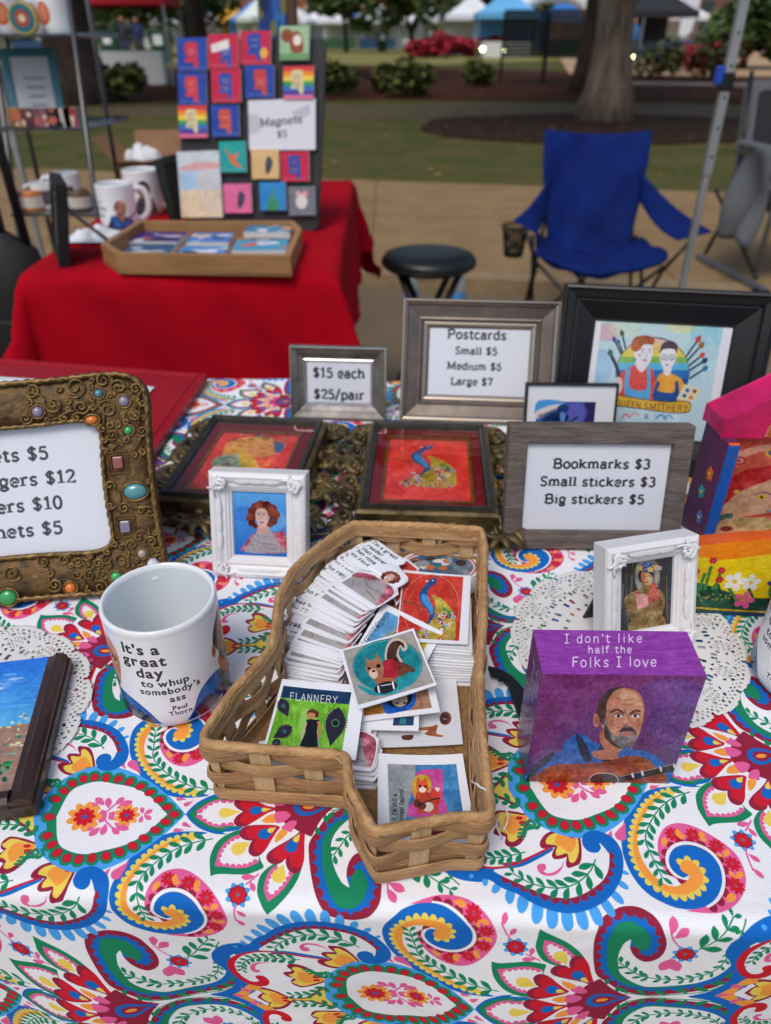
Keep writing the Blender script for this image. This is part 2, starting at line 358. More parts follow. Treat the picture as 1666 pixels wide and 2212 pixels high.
# ------------------------------------------------------------------ pictures
def man(c,x,y,s,back=True):
    """bald bearded man, face centre at x,y, head height s; sketch coordinates with y down"""
    q=lambda *a:[(x+u*s,y+v*s) for u,v in a]
    c.poly(q((-.95,.85),(-.75,.5),(-.4,.42),(0,.75),(.2,.55),(.6,.62),(.9,.95),(1.,1.4),(-1.1,1.4)),'#1c5fae',nz=.12)
    c.poly(q((-.95,.9),(-.7,.72),(-.55,.9),(-.8,1.4),(-1.2,1.4)),'#14233f')
    c.poly(q((-.3,.42),(-.12,.75),(-.02,.95),(-.15,.95),(-.38,.6)),'#15203c')
    c.poly(q((.1,.7),(.22,.6),(.3,.7),(.2,.9)),'#15203c')
    c.poly(q((-.32,.2),(-.3,.5),(.05,.9),(.18,.62),(.22,.3)),'#b9745a',nz=.08)
    c.poly(q((-.3,-.35),(-.12,-.52),(.12,-.55),(.36,-.45),(.44,-.2),(.4,.1),(.3,.35),(.1,.48),(-.1,.42),(-.28,.2),(-.36,-.08)),'#c68668',nz=.10)
    c.poly(q((.05,-.5),(.3,-.44),(.4,-.25),(.2,-.28),(.02,-.35)),'#dca988',nz=.05)
    c.poly(q((-.42,-.1),(-.34,-.36),(-.14,-.54),(.1,-.57),(-.1,-.48),(-.22,-.3),(-.24,-.1),(-.27,.1),(-.36,.02)),'#3a2a28',nz=.12)
    c.poly(q((-.28,.08),(-.22,.0),(-.2,.16),(-.04,.3),(.04,.14),(.14,.1),(.24,.16),(.32,.28),(.26,.44),(.08,.54),(-.1,.48),(-.26,.28)),'#6b6260',nz=.25)
    c.poly(q((-.26,.12),(-.2,.2),(-.12,.4),(.02,.5),(-.12,.46),(-.27,.3)),'#2c2625',nz=.1)
    c.poly(q((-.02,.22),(.08,.14),(.14,.16),(.22,.14),(.3,.24),(.2,.2),(.08,.21)),'#2b2220')
    c.poly(q((.0,.25),(.12,.22),(.24,.25),(.13,.3)),'#b9705f')
    c.ell(x-.42*s,y+.02*s,.055*s,.12*s,'#c27a5c');c.ell(x-.415*s,y+.03*s,.03*s,.07*s,'#8f5240')
    c.poly(q((-.2,-.2),(-.1,-.05),(-.12,.12),(-.22,.05)),'#a8684e',alpha=.6);c.poly(q((.3,.0),(.38,.0),(.34,.2),(.26,.14)),'#a8684e',alpha=.6);c.stroke(q((-.05,-.36),(.1,-.33),(.28,-.36)),.02*s,'#a8684e',alpha=.7);c.stroke(q((-.02,-.28),(.12,-.25),(.26,-.28)),.02*s,'#a8684e',alpha=.7);c.poly(q((.1,-.02),(.2,.0),(.19,.12),(.1,.1)),'#d99a7c',alpha=.8)
    c.stroke(q((-.16,-.12),(-.04,-.17),(.08,-.1)),.035*s,'#3b2220');c.stroke(q((.18,-.09),(.28,-.15),(.38,-.13)),.035*s,'#3b2220')
    for ex in (-.02,.28):
        c.poly(q((ex-.08,-.06),(ex,-.1),(ex+.08,-.05),(ex,-.025)),'#e9dfd8');c.ell(x+ex*s,y-.062*s,.032*s,.032*s,'#1b1514');c.stroke(q((ex-.09,-.06),(ex,-.11),(ex+.09,-.06)),.016*s,'#3a1f1c')
    c.stroke(q((.14,-.1),(.17,.05),(.1,.1),(.18,.12)),.02*s,'#9c5a45');c.stroke(q((.09,-.17),(.11,-.09)),.02*s,'#8a4d3c')
    c.stroke(q((-.28,-.02),(-.2,.1)),.02*s,'#a0604a')
def woman(c,x,y,s):
    """curly auburn hair, grey cowl sweater, pink shawl; y down"""
    q=lambda *a:[(x+u*s,y+v*s) for u,v in a]
    c.poly(q((-.9,1.75),(-.75,1.3),(-.5,1.),(-.15,.75),(.3,.72),(.7,.85),(1.1,.78),(1.2,1.8)),'#b8596e',nz=.3)
    c.poly(q((-.75,1.8),(-.6,1.35),(-.45,1.05),(-.2,.85),(.2,.92),(.45,.8),(.7,1.1),(.95,1.5),(1.1,1.8)),'#a39ba0',nz=.08)
    c.stroke(q((-.4,1.05),(-.2,1.25),(.2,1.38),(.7,1.42)),.03*s,'#6e6973');c.stroke(q((-.3,.93),(.0,1.08),(.4,1.0)),.04*s,'#8a858f')
    c.stroke(q((-.55,1.3),(-.45,1.5),(-.3,1.75)),.025*s,'#75707a');c.stroke(q((.0,1.4),(.3,1.6),(.8,1.6)),.025*s,'#807b85')
    c.stroke(q((-.22,.84),(.1,.93),(.42,.8)),.11*s,'#aaa6ae')
    c.poly(q((-.14,.4),(-.18,.8),(.1,.9),(.38,.8),(.34,.4)),'#c99a90',nz=.04)
    for i,(u,v,r) in enumerate(((-.42,-.2,.24),(-.48,.1,.24),(-.44,.36,.18),(-.25,-.4,.24),(0,-.5,.25),(.3,-.46,.25),(.55,-.3,.26),(.68,-.02,.26),(.6,.25,.22),(.45,.42,.16),(.3,-.2,.3),(-.28,.52,.12))):
        c.ell(x+u*s,y+v*s,r*s,r*s,('#6e2c1c','#7d3722','#5d2418')[i%3],nz=.18)
    c.poly(q((-.2,-.28),(.1,-.36),(.3,-.2),(.36,.1),(.3,.4),(.1,.6),(-.02,.6),(-.2,.3),(-.26,.02)),'#d3aea6',nz=.05)
    c.poly(q((.3,-.1),(.4,.05),(.36,.2),(.28,.3)),'#cfa096')
    for ex in (-.1,.16):
        c.ell(x+ex*s,y-.02*s,.075*s,.035*s,'#e4dcda');c.ell(x+ex*s,y-.02*s,.035*s,.035*s,'#4d5a68');c.stroke(q((ex-.09,-.1),(ex,-.15),(ex+.09,-.1)),.02*s,'#6b3a2c')
        c.stroke(q((ex-.08,-.04),(ex,-.065),(ex+.08,-.03)),.015*s,'#4a3030')
    c.stroke(q((.04,.0),(-.02,.17),(.06,.2)),.018*s,'#a97c74');c.poly(q((-.08,.33),(.04,.3),(.16,.32),(.05,.38)),'#8e2f35')
def peacock(c,x,y,s,ring=True):
    q=lambda *a:[(x+u*s,y+v*s) for u,v in a]
    c.stroke(q((-1.1,.25),(-.6,.35),(-.2,.5),(.4,.55)),.06*s,'#7a4630',nz=.1);c.stroke(q((-.9,.3),(-.6,-.25)),.04*s,'#a0663c');c.stroke(q((-.5,.4),(-.35,.8)),.04*s,'#7a4630')
    c.stroke(q((.9,.4),(.85,-.3)),.03*s,'#a05a3c');c.stroke(q((.85,.4),(1.1,.5)),.03*s,'#a05a3c')
    c.poly(q((.1,.0),(.4,.1),(.7,.35),(.95,.75),(1.05,1.3),(.95,1.9),(.3,1.95),(-.4,1.85),(-.75,1.7),(-.2,1.3),(.1,.9),(.25,.4)),'#b7a13c',nz=.2)
    c.poly(q((.5,.5),(.85,.7),(.98,1.1),(.7,.9)),'#4f8a3a',nz=.1)
    rr=random.Random(5)
    pal=['#d9484a','#e7a08c','#2f2a38','#5a9a5c','#e8dcd0','#c25a7c','#e5683a','#7c9ac0','#d8b64a']
    for i in range(60):
        v=rr.uniform(.75,1.95);u=rr.uniform(-.15-(v-.8)*.55,.98)
        if u<-.75: continue
        r=rr.uniform(.06,.11);a=rr.choice(pal)
        c.ell(x+u*s,y+v*s,r*s,r*s*.85,rr.choice(('#3a3038','#e7d8c4','#a8403c')));c.ell(x+u*s,y+v*s,r*.78*s,r*.66*s,a);c.ell(x+u*s,y+v*s,r*.4*s,r*.36*s,rr.choice(pal))
    c.poly(q((-.02,-.6),(.1,-.72),(.24,-.7),(.3,-.6),(.2,-.45),(.0,-.3),(-.08,-.05),(.0,.2),(.15,.5),(.2,.8),(.0,1.15),(-.1,1.15),(.02,.85),(-.1,.6),(-.35,.3),(-.42,.0),(-.3,-.25)),'#1d4f8a',nz=.1)
    c.poly(q((-.3,-.05),(-.1,.0),(.02,.25),(.15,.55),(.1,.8),(-.1,.5),(-.3,.2)),'#3f93cf',nz=.08)
    c.poly(q((-.05,-.62),(-.18,-.6),(-.05,-.55)),'#e9d8cc');c.ell(x+.14*s,y-.62*s,.03*s,.03*s,'#f2f2f2')
    for k in range(4): c.stroke(q((.24,-.7),(.28+.04*k,-.82)),.012*s,'#2d5a8a')
def squirrel(c,x,y,s,red=True):
    """squirrel lying over a football; y down"""
    q=lambda *a:[(x+u*s,y+v*s) for u,v in a]
    c.poly(q((.0,-.25),(-.05,-.6),(.1,-.95),(.4,-1.05),(.7,-.9),(.75,-.7),(.6,-.6),(.5,-.75),(.45,-.5),(.6,-.2),(.4,-.0)),'#c8b7a6')
    c.poly(q((.05,-.28),(.03,-.6),(.15,-.88),(.4,-.97),(.62,-.86),(.62,-.7),(.5,-.82),(.36,-.5),(.5,-.2),(.35,-.05)),'#4a2c22',nz=.15)
    c.poly(q((.1,-.2),(.5,-.25),(.95,-.05),(1.,.1),(.8,.1),(.5,.25),(.1,.2)),'#6b3a24',nz=.12)
    c.poly(q((-.12,-.25),(.15,-.35),(.4,-.2),(.42,.1),(.3,.35),(-.0,.35),(-.2,.2)),'#a81f2c',nz=.1)
    c.poly(q((-.75,-.1),(-.7,-.3),(-.82,-.45),(-.6,-.32),(-.4,-.38),(-.35,-.55),(-.22,-.35),(-.1,-.1),(-.12,.2),(-.35,.35),(-.6,.22)),'#a4704f',nz=.12)
    c.poly(q((-.6,.05),(-.4,-.02),(-.3,.2),(-.45,.32),(-.6,.2)),'#d8bca4')
    c.ell(x-.62*s,y-.04*s,.06*s,.05*s,'#1a1212');c.ell(x-.28*s,y-.12*s,.08*s,.07*s,'#1a1212');c.ell(x-.45*s,y+.05*s,.07*s,.04*s,'#3a1e1a')
    c.poly(q((-.35,.3),(.3,.3),(.25,.45),(-.3,.5)),'#a8603c')
    c.ell(x-.02*s,y+.62*s,.42*s,.2*s,'#241c22',rot=-.2);c.stroke(q((-.3,.55),(-.25,.8)),.06*s,'#eee');c.stroke(q((.22,.42),(.28,.68)),.06*s,'#eee');c.stroke(q((-.2,.56),(.18,.5)),.025*s,'#eee')
def state(c,x,y,s,col):
    """outline shape like the basket; y down"""
    c.poly([(x-.3*s,y-.6*s),(x+.3*s,y-.6*s),(x+.3*s,y-.6*s),(x+.34*s,y+.62*s),(x+.1*s,y+.62*s),(x+.08*s,y+.4*s),(x+.08*s,y+.4*s),(x-.42*s,y+.38*s),(x-.3*s,y+.1*s),(x-.42*s,y-.2*s)],col,n=3)
def posy(c,x,y,r,col,ctr='#f0c030',n=5,rot=0):
    c.flower(x,y,r,n,col,w=.32,rot=rot,nz=.04);c.ell(x,y,r*.2,r*.2,ctr)

# ------------------------------------------------------------------ materials
def lin(c):
    c=h2(c); return tuple(float(x) for x in np.where(c<=.04045,c/12.92,((c+.055)/1.055)**2.4))+(1.,)
_m={}
def mat(name,col,rough=.6,metal=0.,var=.0,vs=20.,bump=0.,bs=200.,stretch=None,col2=None,spec=.5,trans=0.,alpha=1.,coat=0.,sheen=0.,contrast=(.35,.65),coords='Object'):
    if name in _m: return _m[name]
    m=bpy.data.materials.new(name);m.use_nodes=True;n=m.node_tree;b=n.nodes['Principled BSDF'];L=n.links.new
    b.inputs['Base Color'].default_value=lin(col);b.inputs['Roughness'].default_value=rough;b.inputs['Metallic'].default_value=metal
    b.inputs['Specular IOR Level'].default_value=spec;b.inputs['Transmission Weight'].default_value=trans;b.inputs['Alpha'].default_value=alpha
    b.inputs['Coat Weight'].default_value=coat;b.inputs['Sheen Weight'].default_value=sheen
    tc=n.nodes.new('ShaderNodeTexCoord');mp=n.nodes.new('ShaderNodeMapping');L(tc.outputs[coords],mp.inputs[0])
    if stretch: mp.inputs['Scale'].default_value=stretch
    if var or col2:
        no=n.nodes.new('ShaderNodeTexNoise');no.inputs['Scale'].default_value=vs;no.inputs['Detail'].default_value=6;no.inputs['Roughness'].default_value=.65
        L(mp.outputs[0],no.inputs['Vector']);cr=n.nodes.new('ShaderNodeValToRGB');L(no.outputs['Fac'],cr.inputs[0])
        c=h2(col);c2=h2(col2) if col2 else np.clip(c*(1-var),0,1)
        cr.color_ramp.elements[0].position=contrast[0];cr.color_ramp.elements[1].position=contrast[1]
        cr.color_ramp.elements[0].color=lin(c2);cr.color_ramp.elements[1].color=lin(c if col2 else np.clip(c*(1+var*.6),0,1))
        L(cr.outputs[0],b.inputs['Base Color'])
    if bump:
        no=n.nodes.new('ShaderNodeTexNoise');no.inputs['Scale'].default_value=bs;no.inputs['Detail'].default_value=5
        L(mp.outputs[0],no.inputs['Vector']);bp=n.nodes.new('ShaderNodeBump');bp.inputs['Strength'].default_value=bump;bp.inputs['Distance'].default_value=.002
        L(no.outputs['Fac'],bp.inputs['Height']);L(bp.outputs[0],b.inputs['Normal'])
    _m[name]=m;return m
def img_mat(name,arr,rough=.5,bump=0.,bs=600.,coat=0.,spec=.4,extend='EXTEND',weave=0):
    """material that carries a print painted above in this script"""
    h,w=arr.shape[:2];im=bpy.data.images.new(name,w,h);px=np.ones((h,w,4),np.float32);px[...,:3]=arr
    im.pixels.foreach_set(px.ravel());im.update();im.pack()
    m=bpy.data.materials.new(name);m.use_nodes=True;n=m.node_tree;b=n.nodes['Principled BSDF'];L=n.links.new
    t=n.nodes.new('ShaderNodeTexImage');t.image=im;t.extension=extend;t.interpolation='Linear';uv=n.nodes.new('ShaderNodeUVMap')
    L(uv.outputs[0],t.inputs[0]);L(t.outputs[0],b.inputs['Base Color'])
    b.inputs['Roughness'].default_value=rough;b.inputs['Coat Weight'].default_value=coat;b.inputs['Specular IOR Level'].default_value=spec
    if bump:
        tc=n.nodes.new('ShaderNodeTexCoord');no=n.nodes.new('ShaderNodeTexNoise');no.inputs['Scale'].default_value=bs;no.inputs['Detail'].default_value=4
        L(tc.outputs['Object'],no.inputs['Vector']);bp=n.nodes.new('ShaderNodeBump');bp.inputs['Strength'].default_value=bump;bp.inputs['Distance'].default_value=.001
        L(no.outputs['Fac'],bp.inputs['Height']);L(bp.outputs[0],b.inputs['Normal'])
    return m
# ------------------------------------------------------------------ mesh building
class MB:
    def __init__(s): s.v=[];s.f=[];s.m=[];s.uv=[];s.has=False
    def add(s,v,f,mi=0,uv=None):
        o=len(s.v);s.v+=[tuple(map(float,q)) for q in v]
        for k,q in enumerate(f):
            s.f.append(tuple(i+o for i in q));s.m.append(mi)
            if uv is None: s.uv.append([(0,0)]*len(q))
            else: s.uv.append([uv[i] for i in q]);s.has=True
        return s
    def box(s,x0,x1,y0,y1,z0,z1,mi=0):
        return s.add([(x0,y0,z0),(x1,y0,z0),(x1,y1,z0),(x0,y1,z0),(x0,y0,z1),(x1,y0,z1),(x1,y1,z1),(x0,y1,z1)],
                     [(0,3,2,1),(4,5,6,7),(0,1,5,4),(1,2,6,5),(2,3,7,6),(3,0,4,7)],mi)
    def prism(s,p,z0,z1,mi=0,cap=None,uvb=None):
        """extruded outline in xy; cap = material of the top face; uvb=(x0,y0,x1,y1) maps the top"""
        n=len(p);v=[(x,y,z0) for x,y in p]+[(x,y,z1) for x,y in p]
        s.add(v,[tuple(range(n))[::-1]]+[(i,(i+1)%n,n+(i+1)%n,n+i) for i in range(n)],mi)
        uv=None
        if uvb: uv=[((x-uvb[0])/(uvb[2]-uvb[0]),(y-uvb[1])/(uvb[3]-uvb[1])) for x,y in p]
        s.add([(x,y,z1) for x,y in p],[tuple(range(n))],mi if cap is None else cap,uv);return s
    def quad(s,a,b,c,d,mi=0,uv=((0,0),(1,0),(1,1),(0,1))): return s.add([a,b,c,d],[(0,1,2,3)],mi,list(uv))
    def tube(s,p,r,n=8,closed=False,mi=0,flat=1.,cap=True):
        p=np.array(p,float);N=len(p);r=np.broadcast_to(np.array(r,float),(N,))
        t=np.roll(p,-1,0)-np.roll(p,1,0) if closed else np.gradient(p,axis=0)
        t/=np.linalg.norm(t,axis=1)[:,None]+1e-12
        up=np.array([0,0,1.]) if abs(t[0,2])<.9 else np.array([0,1.,0]);a=np.cross(t[0],up);a/=np.linalg.norm(a);rings=[]
        for i in range(N):
            a=a-t[i]*np.dot(a,t[i]);a/=np.linalg.norm(a)+1e-12;b=np.cross(t[i],a)
            rings.append([p[i]+r[i]*(cos(k*2*pi/n)*a+sin(k*2*pi/n)*b*flat) for k in range(n)])
        v=[q for g in rings for q in g];f=[]
        for i in range(N if closed else N-1):
            j=(i+1)%N
            for k in range(n): f.append((i*n+k,i*n+(k+1)%n,j*n+(k+1)%n,j*n+k))
        if cap and not closed: f+=[tuple(range(n))[::-1],tuple(range((N-1)*n,N*n))]
        return s.add(v,f,mi)
    def lathe(s,prof,n=32,cx=0,cy=0,mi=0,ex=1.):
        v=[];f=[];m=len(prof)
        for k in range(n):
            a=k*2*pi/n
            for r,z in prof: v.append((cx+r*cos(a)*ex,cy+r*sin(a),z))
        for k in range(n):
            j=(k+1)%n
            for i in range(m-1): f.append((k*m+i,j*m+i,j*m+i+1,k*m+i+1))
        return s.add(v,f,mi)
    def loops(s,rings,mi=0,closed=True):
        """skin equal-length rings of points"""
        n=len(rings[0]);v=[q for g in rings for q in g];f=[]
        for i in range(len(rings)-1):
            for k in range(n if closed else n-1): f.append((i*n+k,i*n+(k+1)%n,(i+1)*n+(k+1)%n,(i+1)*n+k))
        return s.add(v,f,mi)
    def grid(s,P,mi=0,uv=None):
        """P: (a,b,3) array"""
        a,b=P.shape[:2];f=[(i*b+j,i*b+j+1,(i+1)*b+j+1,(i+1)*b+j) for i in range(a-1) for j in range(b-1)]
        return s.add(P.reshape(-1,3).tolist(),f,mi,None if uv is None else [tuple(q) for q in uv.reshape(-1,2).tolist()])
    def sphere(s,x,y,z,rx,ry=None,rz=None,n=10,m=7,mi=0):
        ry=ry or rx;rz=rz or rx
        return s.add([(x+rx*sin(pi*i/m)*cos(2*pi*k/n),y+ry*sin(pi*i/m)*sin(2*pi*k/n),z+rz*cos(pi*i/m)) for i in range(m+1) for k in range(n)],
              [(i*n+k,i*n+(k+1)%n,(i+1)*n+(k+1)%n,(i+1)*n+k) for i in range(m) for k in range(n)],mi)
    def mesh(s,name,mats,smooth=False,merge=0):
        me=bpy.data.meshes.new(name);me.from_pydata(s.v,[],s.f);me.validate(clean_customdata=False)
        for m in (mats if isinstance(mats,(list,tuple)) else [mats]): me.materials.append(m)
        if len(me.polygons)==len(s.m):
            me.polygons.foreach_set('material_index',s.m)
            if s.has:
                u=me.uv_layers.new(name='UVMap');u.data.foreach_set('uv',[c for q in s.uv for w in q for c in w])
        if smooth: me.polygons.foreach_set('use_smooth',[True]*len(me.polygons))
        if smooth and smooth is not True: me.set_sharp_from_angle(angle=R(smooth))
        me.update();return me
    def obj(s,name,mats,parent=None,smooth=False,bevel=0,loc=None,rot=None,**k):
        o=bpy.data.objects.new(name,s.mesh(name,mats,smooth));S.collection.objects.link(o)
        if parent: o.parent=parent
        if loc: o.location=loc
        if rot: o.rotation_euler=rot
        if bevel:
            b=o.modifiers.new('b','BEVEL');b.width=bevel;b.segments=2;b.limit_method='ANGLE';b.angle_limit=R(40)
        for a,w in k.items(): o[a]=w
        return o
def thing(name,label,cat,loc=(0,0,0),rot=(0,0,0),group=None):
    o=bpy.data.objects.new(name,None);S.collection.objects.link(o);o.empty_display_size=.02
    o.location=loc;o.rotation_euler=rot;o['label']=label;o['category']=cat
    if group:o['group']=group
    return o
def tag(o,label,cat,group=None):
    o['label']=label;o['category']=cat
    if group:o['group']=group
    return o
def copy_tree(o,parent=None):
    c=o.copy();S.collection.objects.link(c)
    if parent:c.parent=parent
    for ch in list(o.children): copy_tree(ch,c)
    return c
CP,SP=cos(PITCH),sin(PITCH)
def gp(px,py,z=TZ):
    """point at height z seen at photo position (1666 x 2212 units)"""
    u=(px-833)/FPX;v=(py-1106)/FPX;k=(CAMZ-z)/(SP+v*CP);return (u*k,(CP-v*SP)*k)
def wp(px,py,Y):
    u=(px-833)/FPX;v=(py-1106)/FPX;k=Y/(CP-v*SP);return (u*k,CAMZ-(SP+v*CP)*k)

